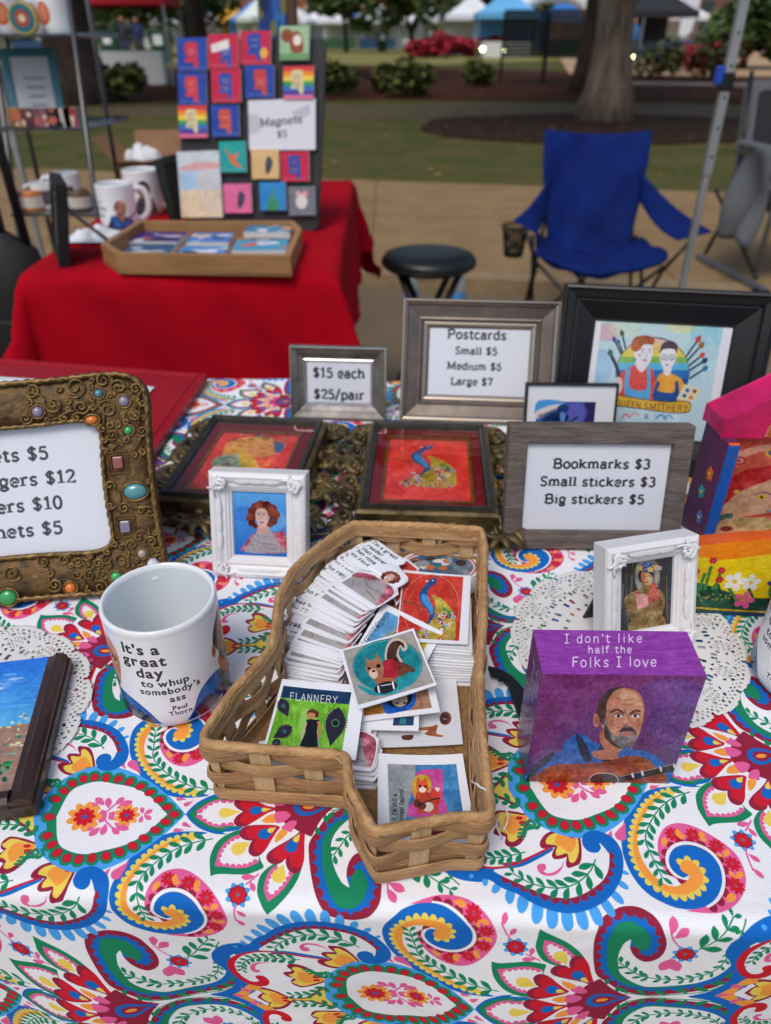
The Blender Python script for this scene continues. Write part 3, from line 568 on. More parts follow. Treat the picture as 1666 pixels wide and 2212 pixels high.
CLO = [
  ["poly", "B", [[165.7, 42.4], [164.5, 32.7], [161.9, 23.2], [156.2, 14.5], [149.3, 9.0], [139.6, 5.8], [127.3, 3.6], [112.2, 1.8], [101.1, 4.3], [92.6, 9.7], [86.1, 18.3], [80.7, 26.7], [79.8, 37.2], [80.3, 49.9], [82.2, 62.0], [86.7, 71.4], [94.0, 74.4], [101.5, 75.8], [108.1, 75.0], [103.5, 75.6], [109.5, 74.5], [115.1, 70.8], [118.2, 66.6], [119.7, 61.2], [121.0, 53.5], [120.2, 45.8], [117.4, 39.6], [113.1, 36.3], [108.7, 35.8], [104.9, 38.9], [102.2, 43.9], [100.9, 50.3], [101.6, 57.2], [98.7, 55.1], [97.2, 52.9], [94.4, 44.8], [93.5, 34.7], [94.3, 26.8], [98.2, 19.4], [103.2, 13.6], [97.6, 20.3], [104.9, 12.9], [112.3, 10.3], [127.2, 11.5], [139.4, 14.0], [148.8, 19.3], [155.5, 27.0], [159.7, 35.5], [162.6, 46.9], [163.5, 52.9], [166.2, 52.7]], {}],
  ["scal", "M", [[165.7, 42.4], [164.5, 32.7], [161.9, 23.2], [156.2, 14.5], [149.3, 9.0], [139.6, 5.8], [127.3, 3.6], [112.2, 1.8], [101.1, 4.3], [92.6, 9.7], [86.1, 18.3], [80.7, 26.7], [79.8, 37.2], [80.3, 49.9], [82.2, 62.0], [86.7, 71.4], [94.0, 74.4], [101.5, 75.8], [108.1, 75.0], [103.5, 75.6], [109.5, 74.5], [115.1, 70.8], [118.2, 66.6], [119.7, 61.2], [121.0, 53.5], [120.2, 45.8], [117.4, 39.6], [113.1, 36.3], [108.7, 35.8], [104.9, 38.9], [102.2, 43.9], [100.9, 50.3]], {"n": 34, "r": 4.6, "ins": [[165.7, 42.4], [164.5, 32.7], [161.9, 23.2], [156.2, 14.5], [149.3, 9.0], [139.6, 5.8], [127.3, 3.6], [112.2, 1.8], [101.1, 4.3], [92.6, 9.7], [86.1, 18.3], [80.7, 26.7], [79.8, 37.2], [80.3, 49.9], [82.2, 62.0], [86.7, 71.4], [94.0, 74.4], [101.5, 75.8], [108.1, 75.0], [103.5, 75.6], [109.5, 74.5], [115.1, 70.8], [118.2, 66.6], [119.7, 61.2], [121.0, 53.5], [120.2, 45.8], [117.4, 39.6], [113.1, 36.3], [108.7, 35.8], [104.9, 38.9], [102.2, 43.9], [100.9, 50.3], [101.6, 57.2], [98.7, 55.1], [97.2, 52.9], [94.4, 44.8], [93.5, 34.7], [94.3, 26.8], [98.2, 19.4], [103.2, 13.6], [97.6, 20.3], [104.9, 12.9], [112.3, 10.3], [127.2, 11.5], [139.4, 14.0], [148.8, 19.3], [155.5, 27.0], [159.7, 35.5], [162.6, 46.9], [163.5, 52.9]]}],
  ["cut", "W", None, {}],
  ["poly", "G", [[139.4, 12.8], [127.2, 10.2], [112.3, 8.8], [102.4, 12.6], [97.5, 17.7], [103.2, 10.0], [95.4, 15.9], [89.5, 24.4], [87.5, 36.8], [87.8, 49.4], [90.1, 60.6], [94.4, 68.0], [100.7, 69.2], [106.4, 67.9], [104.4, 67.8], [108.2, 65.7], [111.4, 60.3], [112.5, 54.9], [111.3, 48.8], [107.9, 46.3], [104.7, 49.3], [102.4, 54.1], [101.6, 57.2], [98.7, 55.1], [97.2, 52.9], [94.4, 44.8], [93.5, 34.7], [94.3, 26.8], [98.2, 19.4], [103.2, 13.6], [97.6, 20.3], [104.9, 12.9], [112.3, 10.3], [127.2, 11.5]], {}],
  ["spray", "G", [[95.1, 35.4], [99.5, 29.9], [104.5, 23.5], [109.6, 19.6], [110.0, 20.3], [119.8, 17.6], [129.6, 17.3], [139.2, 20.0], [148.6, 25.1], [154.1, 36.0], [158.4, 48.8], [162.4, 58.4], [169.8, 65.5]], {"l0": 7, "l1": 4, "n": 17, "w": 0.2}],
  ["spray", "G", [[159.2, 63.6], [150.3, 55.6], [145.1, 50.0], [137.0, 44.5]], {"l0": 5, "l1": 13, "n": 4, "w": 0.22}],
  ["spray", "G", [[85.9, 14.7], [94.9, 2.0], [97.1, 4.5], [112.2, 1.0], [127.3, 2.7], [142.1, 4.3], [154.0, 10.4], [160.8, 17.5], [166.8, 32.5]], {"l0": 7, "l1": 11, "n": 9, "w": 0.22, "sides": [-1]}],
  ["flw", None, [[131.3, 41.4]], {"r": 7.6}],
  ["leaf", "P", [[123.8, 59.3], [126.9, 68.4]], {"w": 0.27}],
  ["leaf", "P", [[124.8, 56.2], [133.5, 62.0]], {"w": 0.27}],
  ["leaf", "P", [[124.5, 38.3], [117.3, 26.6]], {"w": 0.27}],
  ["leaf", "P", [[123.5, 38.4], [127.6, 25.4]], {"w": 0.27}],
  ["strk", "P", [[128.6, 47.5], [124.8, 54.7], [123.3, 62.4]], {"w": 1}],
  ["poly", "B", [[3.5, 0.0], [7.2, 5.5], [13.2, 11.0], [22.1, 15.1], [30.4, 16.1], [27.9, 14.5], [39.6, 12.1], [40.2, 0.0]], {"mir": 1}],
  ["poly", "G", [[5.7, 0.0], [8.8, 5.0], [14.0, 9.2], [22.1, 12.9], [30.3, 14.0], [28.0, 12.4], [40.1, 10.2], [40.2, 0.0]], {"mir": 1}],
  ["poly", "W", [[10.6, 0.0], [15.1, 6.3], [22.0, 10.3], [30.3, 11.6], [24.3, 10.0], [31.2, 10.1], [37.5, 9.5], [40.2, 0.0]], {"mir": 1}],
  ["scal", "P", [[10.7, 1.1], [15.1, 6.3], [22.0, 10.3], [30.3, 11.6], [24.3, 10.0], [31.2, 10.1], [34.5, 9.5]], {"n": 9, "r": 2.6, "ins": [[10.6, -0.2], [15.1, 6.3], [22.0, 10.3], [30.3, 11.6], [24.3, 10.0], [31.2, 10.1], [37.5, 9.5], [40.2, 0.5], [40.2, 0.5]]}],
  ["drop", "Y", [[38.9, 0.0], [28.4, 0.0]], {"r": 3.8}],
  ["poly", "G", [[38.9, 13.4], [31.2, 15.8], [26.0, 19.3], [22.7, 23.7], [20.2, 31.4], [20.2, 38.7], [20.9, 44.6], [20.9, 44.6], [25.4, 43.2], [35.4, 43.8], [42.4, 44.0], [50.7, 41.3], [52.2, 39.5], [50.2, 33.9], [45.6, 16.6]], {}],
  ["poly", "W", [[38.0, 16.9], [33.3, 18.4], [28.0, 23.0], [25.1, 28.4], [23.9, 33.6], [23.1, 38.1], [23.1, 38.1], [28.8, 38.6], [35.3, 39.7], [41.5, 39.7], [46.8, 38.0], [49.5, 35.9], [49.0, 28.3], [45.6, 16.6]], {}],
  ["scal", "P", [[38.0, 16.9], [33.3, 18.4], [28.0, 23.0], [25.1, 28.4], [23.9, 33.6], [23.1, 38.1], [23.1, 38.1], [28.8, 38.6], [35.3, 39.7], [41.5, 39.7], [46.8, 38.0], [49.5, 35.9]], {"n": 15, "r": 2.8, "ins": [[38.0, 16.9], [33.3, 18.4], [28.0, 23.0], [25.1, 28.4], [23.9, 33.6], [23.1, 38.1], [23.1, 38.1], [28.8, 38.6], [35.3, 39.7], [41.5, 39.7], [46.8, 38.0], [49.5, 35.9], [49.0, 28.3], [45.6, 16.6]]}],
  ["drop", "Y", [[44.4, 22.5], [37.1, 26.7]], {"r": 4.4}],
  ["poly", "G", [[59.8, 38.3], [52.6, 42.6], [49.3, 47.6], [48.0, 55.6], [49.9, 62.9], [52.1, 70.0], [52.1, 70.0], [57.1, 65.5], [65.2, 58.9], [70.8, 51.9], [73.9, 45.8], [74.1, 42.8], [68.9, 39.5]], {}],
  ["poly", "W", [[60.3, 39.5], [55.8, 42.8], [53.0, 48.5], [52.0, 54.7], [53.9, 61.2], [53.9, 61.2], [60.0, 58.0], [65.0, 53.2], [69.0, 47.2], [70.2, 44.3], [65.2, 38.0]], {}],
  ["scal", "P", [[60.3, 39.5], [55.8, 42.8], [53.0, 48.5], [52.0, 54.7], [53.9, 61.2], [53.9, 61.2], [60.0, 58.0], [65.0, 53.2], [69.0, 47.2], [70.2, 44.3]], {"n": 13, "r": 2.8, "ins": [[60.3, 39.5], [55.8, 42.8], [53.0, 48.5], [52.0, 54.7], [53.9, 61.2], [53.9, 61.2], [60.0, 58.0], [65.0, 53.2], [69.0, 47.2], [70.2, 44.3], [65.2, 38.0]]}],
  ["drop", "Y", [[64.3, 39.2], [61.1, 46.7]], {"r": 4.2}],
  ["heart", None, [[77.0, 16.3], [73.4, 20.0], [67.0, 24.0], [59.6, 27.9], [55.1, 31.3], [54.2, 34.9], [56.5, 38.1], [60.3, 38.9], [63.6, 37.9], [65.9, 35.1], [65.9, 35.1], [65.7, 39.3], [67.1, 43.5], [70.2, 45.8], [73.4, 45.1], [75.9, 40.0], [77.0, 27.8], [77.8, 20.3]], {}],
  ["heart", None, [[61.9, 12.7], [53.6, 11.2], [43.8, 10.8], [39.3, 12.6], [37.8, 16.3], [39.2, 19.4], [43.0, 21.4], [45.8, 21.6], [45.8, 21.6], [43.9, 25.2], [43.6, 30.0], [46.5, 32.7], [50.1, 32.2], [54.4, 28.1], [58.2, 21.6], [62.2, 15.6]], {}],
  ["heart", None, [[62.5, 0.0], [58.8, 1.8], [55.1, 2.9], [48.2, 7.3], [42.3, 10.9], [37.7, 10.9], [34.8, 9.0], [34.5, 6.0], [36.4, 2.9], [40.2, 0.0]], {"mir": 1}],
  ["drop", "B", [[59.4, 0.0], [47.8, 0.0]], {"r": 3.2}],
  ["drop", "Y", [[58.58800000000001, 0.0], [53.599999999999994, 0.0]], {"r": 1.6}],
  ["drop", "B", [[61.4, 13.4], [53.3, 17.9]], {"r": 3.8}],
  ["drop", "Y", [[60.833000000000006, 13.715000000000002], [57.349999999999994, 15.649999999999999]], {"r": 1.9}],
  ["drop", "B", [[76.0, 18.9], [69.5, 28.5]], {"r": 3.7}],
  ["drop", "Y", [[75.545, 19.572], [72.75, 23.7]], {"r": 1.85}],
  ["poly", "W", [[44.2, 10.0], [44.2, 10.0], [50.2, 6.5], [58.1, 3.2], [63.6, 2.4], [62.1, 10.4], [56.5, 10.5], [48.9, 10.6]], {}],
  ["poly", "W", [[53.3, 30.1], [53.3, 30.1], [58.2, 21.6], [63.7, 14.7], [69.8, 18.1], [64.8, 24.0], [58.4, 27.2]], {}],
  ["poly", "M", [[60.3, 0], [62.3, 6], [67.3, 12], [72.3, 16], [78.3, 20], [82.3, 22], [84.3, 19], [88.3, 12], [93.3, 6], [100.3, 0]], {"mir": 1}],
  ["poly", "O", [[52.6, 7.5], [56.2, 4.6], [60.5, 4.2], [60.5, 9.8], [56.6, 10.3], [52.7, 9.2]], {}],
  ["poly", "O", [[59.7, 24.1], [61.0, 19.3], [64.8, 15.5], [67.9, 17.8], [65.4, 21.3], [61.4, 23.9]], {}],
  ["poly", "P", [[60.1, 4.1], [62.7, 2.2], [67.6, 2.6], [70.4, 4.9], [69.6, 7.1], [65.2, 10.4], [61.1, 10.5], [60.4, 7.2]], {}],
  ["poly", "P", [[64.1, 14.8], [67.9, 10.9], [71.8, 9.6], [74.1, 10.9], [72.4, 14.6], [69.8, 18.1], [67.2, 16.5]], {}],
  ["poly", "B", [[72.3, 0], [74.3, 4.5], [79.3, 7], [85.3, 6], [91.3, 3], [99.3, 0]], {"mir": 1}],
  ["poly", "M", [[76.3, 0], [77.8, 3], [81.3, 4.2], [85.3, 3.4], [90.3, 1.3], [94.3, 0]], {"mir": 1}],
  ["ell", "O", [[82.3, 0]], {"rx": 3.8, "ry": 1.7}],
  ["flw", None, [[36.7, 56.4]], {"r": 7.6}],
  ["leaf", "P", [[47.2, 45.8], [38.7, 45.8]], {"w": 0.24}],
  ["leaf", "P", [[44.2, 48.5], [46.5, 55.2]], {"w": 0.24}],
  ["leaf", "P", [[34.4, 65.5], [38.9, 71.4]], {"w": 0.24}],
  ["leaf", "P", [[31.6, 73.7], [35.2, 79.9]], {"w": 0.24}],
  ["strk", "P", [[41.5, 50.6], [45.6, 47.4], [49.4, 44.1]], {"w": 1}],
  ["strk", "P", [[35.5, 61.5], [33.3, 66.5], [31.5, 75.4]], {"w": 1}],
  ["poly", "P", [[-8.8, 74.4], [-14.6, 72.6], [-18.1, 67.8], [-18.6, 61.4], [-16.9, 54.1], [-13.1, 46.9], [-6.9, 41.1], [0.9, 39.1], [8.4, 41.2], [15.9, 47.0], [23.0, 55.5], [26.9, 63.3], [27.2, 71.7], [23.9, 79.6], [17.2, 86.0], [9.7, 89.8], [1.8, 91.5], [-6.5, 91.0], [-18.3, 88.4], [-18.3, 88.4], [-7.2, 87.6], [2.8, 84.1], [9.4, 78.5], [12.8, 68.4], [5.8, 56.5], [-9.5, 56.3], [-14.8, 64.1], [-13.2, 71.1]], {}],
  ["scal", "M", [[-8.2, 73.4], [-13.2, 71.1], [-15.1, 66.7], [-14.3, 61.5], [-10.7, 56.1], [-4.8, 52.9], [2.4, 52.9], [9.0, 56.2], [13.4, 61.6], [14.7, 68.7], [12.6, 75.6], [7.9, 81.6], [1.8, 85.6], [-5.5, 87.8]], {"n": 15, "r": 4.2}],
  ["strk", "W", [[-8.2, 73.4], [-13.2, 71.1], [-15.1, 66.7], [-14.3, 61.5], [-10.7, 56.1], [-4.8, 52.9], [2.4, 52.9], [9.0, 56.2], [13.4, 61.6], [14.7, 68.7], [12.6, 75.6], [7.9, 81.6], [1.8, 85.6], [-5.5, 87.8]], {"w": 2.2}],
  ["poly", "B", [[17.5, 14.1], [5.8, 13.1], [-5.7, 14.2], [-17.2, 20.4], [-27.1, 29.8], [-34.2, 41.5], [-38.1, 52.0], [-39.1, 62.6], [-37.9, 71.9], [-33.9, 78.9], [-27.2, 84.0], [-21.2, 86.8], [-13.4, 88.2], [-5.2, 87.5], [1.6, 85.2], [7.5, 81.1], [11.9, 75.6], [13.8, 69.1], [12.4, 62.5], [8.0, 57.2], [1.4, 54.0], [-4.9, 54.1], [-10.1, 57.1], [-13.4, 61.6], [-14.3, 66.5], [-12.6, 70.5], [-9.8, 72.8], [-6.3, 72.0], [-8.2, 74.2], [-13.7, 76.0], [-18.6, 76.0], [-23.1, 73.6], [-26.9, 67.5], [-28.5, 58.9], [-27.2, 49.2], [-23.5, 40.8], [-17.2, 32.5], [-7.6, 24.4], [4.4, 18.3], [13.3, 16.0]], {}],
  ["scal", "Y", [[10.8, 16.4], [-2.7, 19.6], [-13.2, 25.9], [-21.3, 34.2], [-27.8, 43.6], [-31.5, 53.0], [-32.6, 63.6], [-30.6, 71.1], [-25.8, 76.6], [-19.1, 80.2], [-11.7, 80.7], [-3.9, 78.5], [0.8, 75.0], [1.7, 70.3], [-0.5, 64.7], [-4.7, 63.0], [-8.5, 65.6]], {"n": 30, "r": 3.4}],
  ["poly", "O", [[10.8, 16.4], [-2.7, 19.6], [-13.2, 25.9], [-21.3, 34.2], [-27.8, 43.6], [-31.5, 53.0], [-32.6, 63.6], [-30.6, 71.1], [-25.8, 76.6], [-19.1, 80.2], [-11.7, 80.7], [-3.9, 78.5], [0.8, 75.0], [1.7, 70.3], [-0.5, 64.7], [-4.7, 63.0], [-8.5, 65.6], [-8.8, 69.2], [-6.3, 72.0], [-8.2, 74.2], [-13.7, 76.0], [-18.6, 76.0], [-23.1, 73.6], [-26.9, 67.5], [-28.5, 58.9], [-27.2, 49.2], [-23.5, 40.8], [-17.2, 32.5], [-7.6, 24.4], [4.4, 18.3], [13.3, 16.0]], {}],
  ["spray", "G", [[-22.0, 70.8], [-21.9, 58.8], [-21.0, 45.7], [-9.7, 32.4], [5.6, 22.8], [25.5, 18.0]], {"l0": 6, "l1": 10, "n": 12, "w": 0.2}],
  ["rflw", "R", [[-3.7, 45.8]], {"r": 4.7}],
  ["rflw", "R", [[8.2, 48.4]], {"r": 4.7}],
  ["rflw", "R", [[18.5, 57.5]], {"r": 4.7}],
  ["rflw", "R", [[21.9, 69.9]], {"r": 4.7}],
  ["rflw", "R", [[16.8, 80.9]], {"r": 4.7}],
  ["leaf", "O", [[-0.3, 50.0], [0.2, 42.7]], {"w": 0.26}],
  ["leaf", "O", [[-0.3, 50.0], [3.2, 47.2]], {"w": 0.26}],
  ["leaf", "O", [[11.4, 53.6], [14.5, 46.8]], {"w": 0.26}],
  ["leaf", "O", [[11.4, 53.6], [15.1, 52.5]], {"w": 0.26}],
  ["leaf", "O", [[19.2, 65.2], [16.0, 62.5]], {"w": 0.26}],
  ["leaf", "O", [[19.2, 65.2], [24.5, 61.2]], {"w": 0.26}],
  ["leaf", "O", [[19.0, 77.7], [17.4, 73.4]], {"w": 0.26}],
  ["leaf", "O", [[19.0, 77.7], [24.8, 75.2]], {"w": 0.26}],
  ["leaf", "O", [[-13.1, 53.0], [-8.7, 47.0]], {"w": 0.26}],
  ["leaf", "O", [[6.5, 87.4], [13.7, 84.8]], {"w": 0.26}],
  ["strk", "M", [[-88.2, -0.1], [-86.1, 3.7], [-82.5, 9.5], [-80.2, 14.2], [-80.2, 16.6], [-82.3, 19.1]], {"w": 1.6}],
  ["poly", "M", [[-139.9, 0.0], [-136.3, 4.3], [-133.6, 6.0], [-133.6, 6.0], [-136.3, 9.8], [-137.6, 12.2], [-137.6, 12.2], [-133.0, 13.1], [-127.6, 11.7], [-122.2, 8.7], [-117.4, 3.7], [-113.2, 1.2], [-107.4, 0.7], [-102.3, 2.6], [-96.7, 7.6], [-98.8, 0.0]], {"mir": 1}],
  ["poly", "Y", [[-137.1, 0.0], [-134.3, 4.3], [-131.2, 4.4], [-131.2, 4.4], [-133.3, 6.9], [-134.3, 9.8], [-129.2, 9.9], [-124.1, 7.4], [-119.2, 2.8], [-113.7, -0.2], [-107.8, -0.5], [-102.2, 1.3], [-97.1, 5.5], [-99.0, 0.0]], {"mir": 1}],
  ["poly", "O", [[-130.0, 0.0], [-130.4, 4.0], [-128.3, 6.1], [-124.4, 6.6], [-121.3, 4.1], [-119.1, 1.6], [-118.8, 0.0]], {"mir": 1}],
  ["ell", "R", [[-120.4, 1.6]], {"rx": 2.3, "ry": 1.3}],
  ["poly", "M", [[-80.1, 15.4], [-81.3, 18.3], [-87.5, 18.9], [-93.2, 16.8], [-100.1, 14.9], [-105.2, 14.4], [-108.5, 16.8], [-109.6, 19.7], [-108.8, 22.7], [-106.4, 24.2], [-106.4, 24.2], [-109.9, 26.7], [-111.6, 29.7], [-109.9, 31.4], [-106.6, 32.1], [-104.6, 33.2], [-104.6, 33.2], [-106.4, 36.9], [-105.2, 39.6], [-101.8, 40.3], [-97.2, 38.6], [-93.2, 34.6], [-90.4, 29.7], [-86.8, 24.9], [-82.8, 22.4], [-77.8, 21.5], [-70.9, 24.5], [-70.9, 24.5], [-76.8, 18.3]], {"mir": 0}],
  ["poly", "Y", [[-79.8, 15.5], [-80.3, 18.5], [-83.3, 20.5], [-88.9, 19.9], [-95.7, 17.8], [-100.5, 16.2], [-104.6, 16.0], [-107.1, 18.1], [-109.1, 20.0], [-107.3, 21.7], [-105.2, 22.9], [-105.2, 22.9], [-107.4, 25.9], [-108.4, 28.7], [-105.8, 29.5], [-103.3, 31.6], [-103.3, 31.6], [-104.0, 35.5], [-101.8, 36.9], [-98.4, 35.6], [-94.7, 32.1], [-91.9, 27.8], [-87.9, 23.5], [-83.4, 21.0], [-77.5, 20.5], [-72.0, 23.2], [-76.8, 18.3]], {"mir": 0}],
  ["poly", "O", [[-88.0, 20.5], [-94.1, 19.7], [-99.0, 18.5], [-102.2, 20.5], [-103.9, 24.5], [-102.9, 28.2], [-101.7, 31.2], [-98.8, 31.8], [-94.9, 29.1], [-91.3, 26.1], [-88.3, 22.9]], {"mir": 0}],
  ["ell", "R", [[-92.8, 21.4]], {"rx": 2.3, "ry": 1.3}],
  ["ell", "R", [[-91.8, 24.9]], {"rx": 2.3, "ry": 1.3}],
  ["poly", "M", [[-60.9, 29.1], [-60.9, 32.0], [-64.5, 33.2], [-73.5, 32.6], [-80.3, 34.6], [-85.1, 39.1], [-85.6, 42.9], [-81.5, 44.0], [-77.3, 43.6], [-77.3, 43.6], [-80.8, 48.4], [-79.9, 51.2], [-75.0, 51.3], [-72.3, 50.6], [-72.3, 50.6], [-74.6, 55.7], [-73.0, 58.3], [-68.3, 57.5], [-64.7, 53.8], [-62.1, 47.6], [-60.0, 40.1], [-59.2, 35.7], [-56.3, 32.0], [-49.4, 31.7], [-49.4, 31.7], [-54.7, 29.3]], {"mir": 0}],
  ["poly", "Y", [[-59.9, 29.2], [-60.3, 32.6], [-64.1, 35.0], [-73.1, 34.4], [-79.4, 36.4], [-81.8, 40.6], [-76.9, 42.3], [-75.8, 43.6], [-75.8, 43.6], [-77.8, 46.6], [-77.8, 49.3], [-72.0, 48.5], [-71.4, 50.2], [-71.4, 50.2], [-71.9, 53.9], [-69.9, 55.0], [-67.1, 52.9], [-64.1, 48.4], [-62.1, 42.1], [-60.8, 36.6], [-58.2, 32.9], [-51.4, 31.5], [-54.8, 29.6]], {"mir": 0}],
  ["poly", "O", [[-63.5, 36.2], [-69.4, 35.4], [-74.5, 37.0], [-76.3, 41.3], [-73.9, 43.8], [-71.4, 46.9], [-68.9, 48.3], [-65.2, 45.0], [-62.5, 39.8], [-62.0, 36.4]], {"mir": 0}],
  ["ell", "R", [[-66.3, 36.1]], {"rx": 2.3, "ry": 1.3}],
  ["ell", "R", [[-64.2, 38.2]], {"rx": 2.3, "ry": 1.3}],
  ["poly", "M", [[-114, 1.4], [-106, 2.6], [-98, 8], [-92, 13], [-90, 0]], {"mir": 1}],
  ["poly", "Y", [[-114, 0.6], [-105, 1.6], [-97, 6.2], [-92, 10], [-90, 0]], {"mir": 1}],
  ["poly", "L", [[-93.5, 0.0], [-93.5, 0.0], [-87.4, 21.5], [-77.6, 31.9], [-65.4, 38.7], [-53.2, 40.2], [-41.7, 37.6], [-28.5, 31.3], [-17.3, 23.2], [-7.8, 14.2], [-0.1, 4.9], [3.5, 0.0]], {"mir": 1}],
  ["poly", "G", [[-85.2, 0.0], [-80.5, 19.9], [-72.9, 27.5], [-64.0, 32.1], [-54.3, 33.4], [-44.1, 31.2], [-32.0, 27.1], [-19.7, 19.4], [-10.6, 11.1], [-3.4, 3.8], [0.1, 0.0]], {"mir": 1}],
  ["dots", None, [[-81.7, 14.0], [-77.6, 20.5], [-73.2, 26.3], [-66.4, 30.0], [-59.2, 30.9], [-51.3, 30.1], [-42.9, 28.9], [-35.2, 26.3], [-27.5, 22.6], [-21.1, 17.5], [-14.5, 11.7], [-8.7, 5.5]], {"c": [-54.5, 5.5]}],
  ["dots", None, [[-83.3, 0.0], [-3.9, 0.0]], {"c": [-54.5, 5.5]}],
  ["poly", "W", [[-78.9, 0.0], [-74.1, 18.8], [-65.7, 25.3], [-55.2, 27.4], [-44.5, 25.0], [-31.7, 21.6], [-21.1, 14.9], [-13.6, 6.8], [-8.1, 0.0]], {"mir": 1}],
  ["dotr", None, [[-81.7, 14.0], [-77.6, 20.5], [-73.2, 26.3], [-66.4, 30.0], [-59.2, 30.9], [-51.3, 30.1], [-42.9, 28.9], [-35.2, 26.3], [-27.5, 22.6], [-21.1, 17.5], [-14.5, 11.7], [-8.7, 5.5]], {"c": [-54.5, 5.5]}],
  ["dotr", None, [[-83.3, 0.0], [-3.9, 0.0]], {"c": [-54.5, 5.5]}],
  ["leaf", "P", [[-50.9, 5.6], [-61.2, 9.7]], {"w": 0.26}],
  ["leaf", "P", [[-49.1, 8.1], [-56.0, 14.5]], {"w": 0.26}],
  ["leaf", "P", [[-46.1, 5.5], [-47.8, 14.3]], {"w": 0.26}],
  ["leaf", "P", [[-42.7, 8.0], [-37.0, 14.0]], {"w": 0.26}],
  ["leaf", "P", [[-41.3, 5.4], [-31.2, 10.8]], {"w": 0.26}],
  ["leaf", "P", [[-46.6, -2.0], [-50.8, 5.0]], {"w": 0.26}],
  ["leaf", "P", [[-45.4, -3.2], [-42.1, 3.5]], {"w": 0.26}],
  ["leaf", "P", [[-23.7, 0.4], [-24.8, 6.1]], {"w": 0.26}],
  ["leaf", "P", [[-23.1, -0.0], [-17.7, 3.9]], {"w": 0.26}],
  ["leaf", "P", [[-56.3, 5.8], [-54.7, 9.6]], {"w": 0.26}],
  ["leaf", "P", [[-39.0, 4.7], [-33.6, 3.9]], {"w": 0.26}],
  ["strk", "P", [[-51.7, -3.1], [-47.3, 3.0], [-41.8, 9.2]], {"w": 1.2}],
  ["oflw", None, [[-61.0, 0]], {"r": 11.5}],
  ["oflw", None, [[-33.8, 0]], {"r": 8.5}],
  ["drop", "P", [[8.0, 10.4], [3.4499999999999997, 7.67]], {"r": 1.667652241925756}],
  ["drop", "P", [[3.6, 11.8], [-1.5799999999999996, 12.29]], {"r": 1.6352675622050357}],
  ["drop", "P", [[-45.9, 39.3], [-48.42, 42.099999999999994]], {"r": 1.1839189161424868}],
  ["drop", "P", [[-39.0, 36.9], [-42.989999999999995, 43.339999999999996]], {"r": 2.380985510245706}],
  ["drop", "P", [[-28.3, 33.0], [-35.019999999999996, 41.54]], {"r": 3.4153184331772053}],
  ["poly", "B", [[-172, 0], [-162, 4], [-153, 10], [-148, 20], [-150, 32], [-153, 40], [-151, 48], [-146, 54], [-138, 59], [-126, 61], [-122, 57], [-138, 48], [-144, 40], [-145, 30], [-139, 20], [-132, 15], [-140, 6], [-150, 0]], {}],
  ["poly", "O", [[-157, 0], [-149, 6], [-140, 15], [-134, 15.5], [-133, 11], [-137, 8.5], [-141, 8], [-143, 5], [-146, 0]], {"mir": 1}],
  ["drop", "P", [[-146.4, 0.0], [-154.0, 0.0]], {"r": 1.8}],
  ["drop", "P", [[-139.0, 5.1], [-145.9, 8.3]], {"r": 2}],
  ["pets", "L", [[-133.7, 52.9], [-129.1, 58.0], [-122.4, 60.2], [-116.2, 65.9], [-108.4, 70.2], [-101.0, 75.7], [-93.0, 79.2], [-84.6, 81.4], [-75.4, 81.8], [-65.2, 80.1], [-55.7, 76.4], [-47.1, 69.8], [-41.3, 61.2]], {"n": 14, "r": 6.5}],
  ["poly", "B", [[-136.0, 49.6], [-133.7, 52.9], [-129.1, 58.0], [-122.4, 60.2], [-116.2, 65.9], [-108.4, 70.2], [-101.0, 75.7], [-93.0, 79.2], [-84.6, 81.4], [-75.4, 81.8], [-65.2, 80.1], [-55.7, 76.4], [-47.1, 69.8], [-41.5, 61.2], [-38.6, 52.0], [-39.4, 44.1], [-43.0, 39.1], [-49.0, 36.0], [-55.5, 36.8], [-59.0, 40.2], [-60.2, 45.1], [-58.2, 49.2], [-53.7, 50.6], [-50.2, 48.1], [-49.7, 44.3], [-47.2, 50.8], [-48.5, 57.1], [-52.5, 63.9], [-58.0, 68.8], [-65.2, 72.1], [-72.8, 74.1], [-79.8, 74.8], [-87.8, 73.4], [-96.0, 69.9], [-104.0, 65.0], [-114.4, 58.1], [-118.3, 54.3], [-113.1, 53.6], [-101.4, 53.4], [-89.3, 49.5], [-79.5, 45.5], [-80.3, 43.6], [-91.5, 47.3], [-102.4, 50.3], [-112.4, 50.8], [-109.0, 52.9], [-118.2, 53.3], [-125.9, 51.8], [-134.3, 48.5]], {}],
  ["scal", "M", [[-47.2, 50.8], [-48.5, 57.1], [-52.5, 63.9], [-58.0, 68.8], [-65.2, 72.1], [-72.8, 74.1], [-79.8, 74.8], [-87.8, 73.4], [-96.0, 69.9], [-104.0, 65.0], [-114.4, 58.1]], {"n": 15, "r": 3.6, "out": 1}],
  ["poly", "W", [[-47.2, 50.8], [-48.5, 57.1], [-52.5, 63.9], [-58.0, 68.8], [-65.2, 72.1], [-72.8, 74.1], [-79.8, 74.8], [-87.8, 73.4], [-96.0, 69.9], [-104.0, 65.0], [-114.4, 58.1], [-118.3, 54.3], [-113.3, 54.3], [-101.7, 54.4], [-87.4, 49.7], [-75.3, 57.7], [-57.9, 53.6]], {}],
  ["strk", "R", [[-80.3, 43.5], [-91.5, 47.2], [-102.3, 50.2], [-112.3, 50.7]], {"w": 1.3}],
  ["poly", "P", [[-91.9, 54.5], [-89.9, 52.9], [-86.7, 53.6], [-87.2, 56.7], [-89.0, 57.5], [-87.1, 59.3], [-82.6, 58.8], [-77.8, 56.3], [-75.1, 52.9], [-77.6, 57.4], [-82.2, 60.5], [-88.1, 60.7], [-91.7, 58.2]], {}],
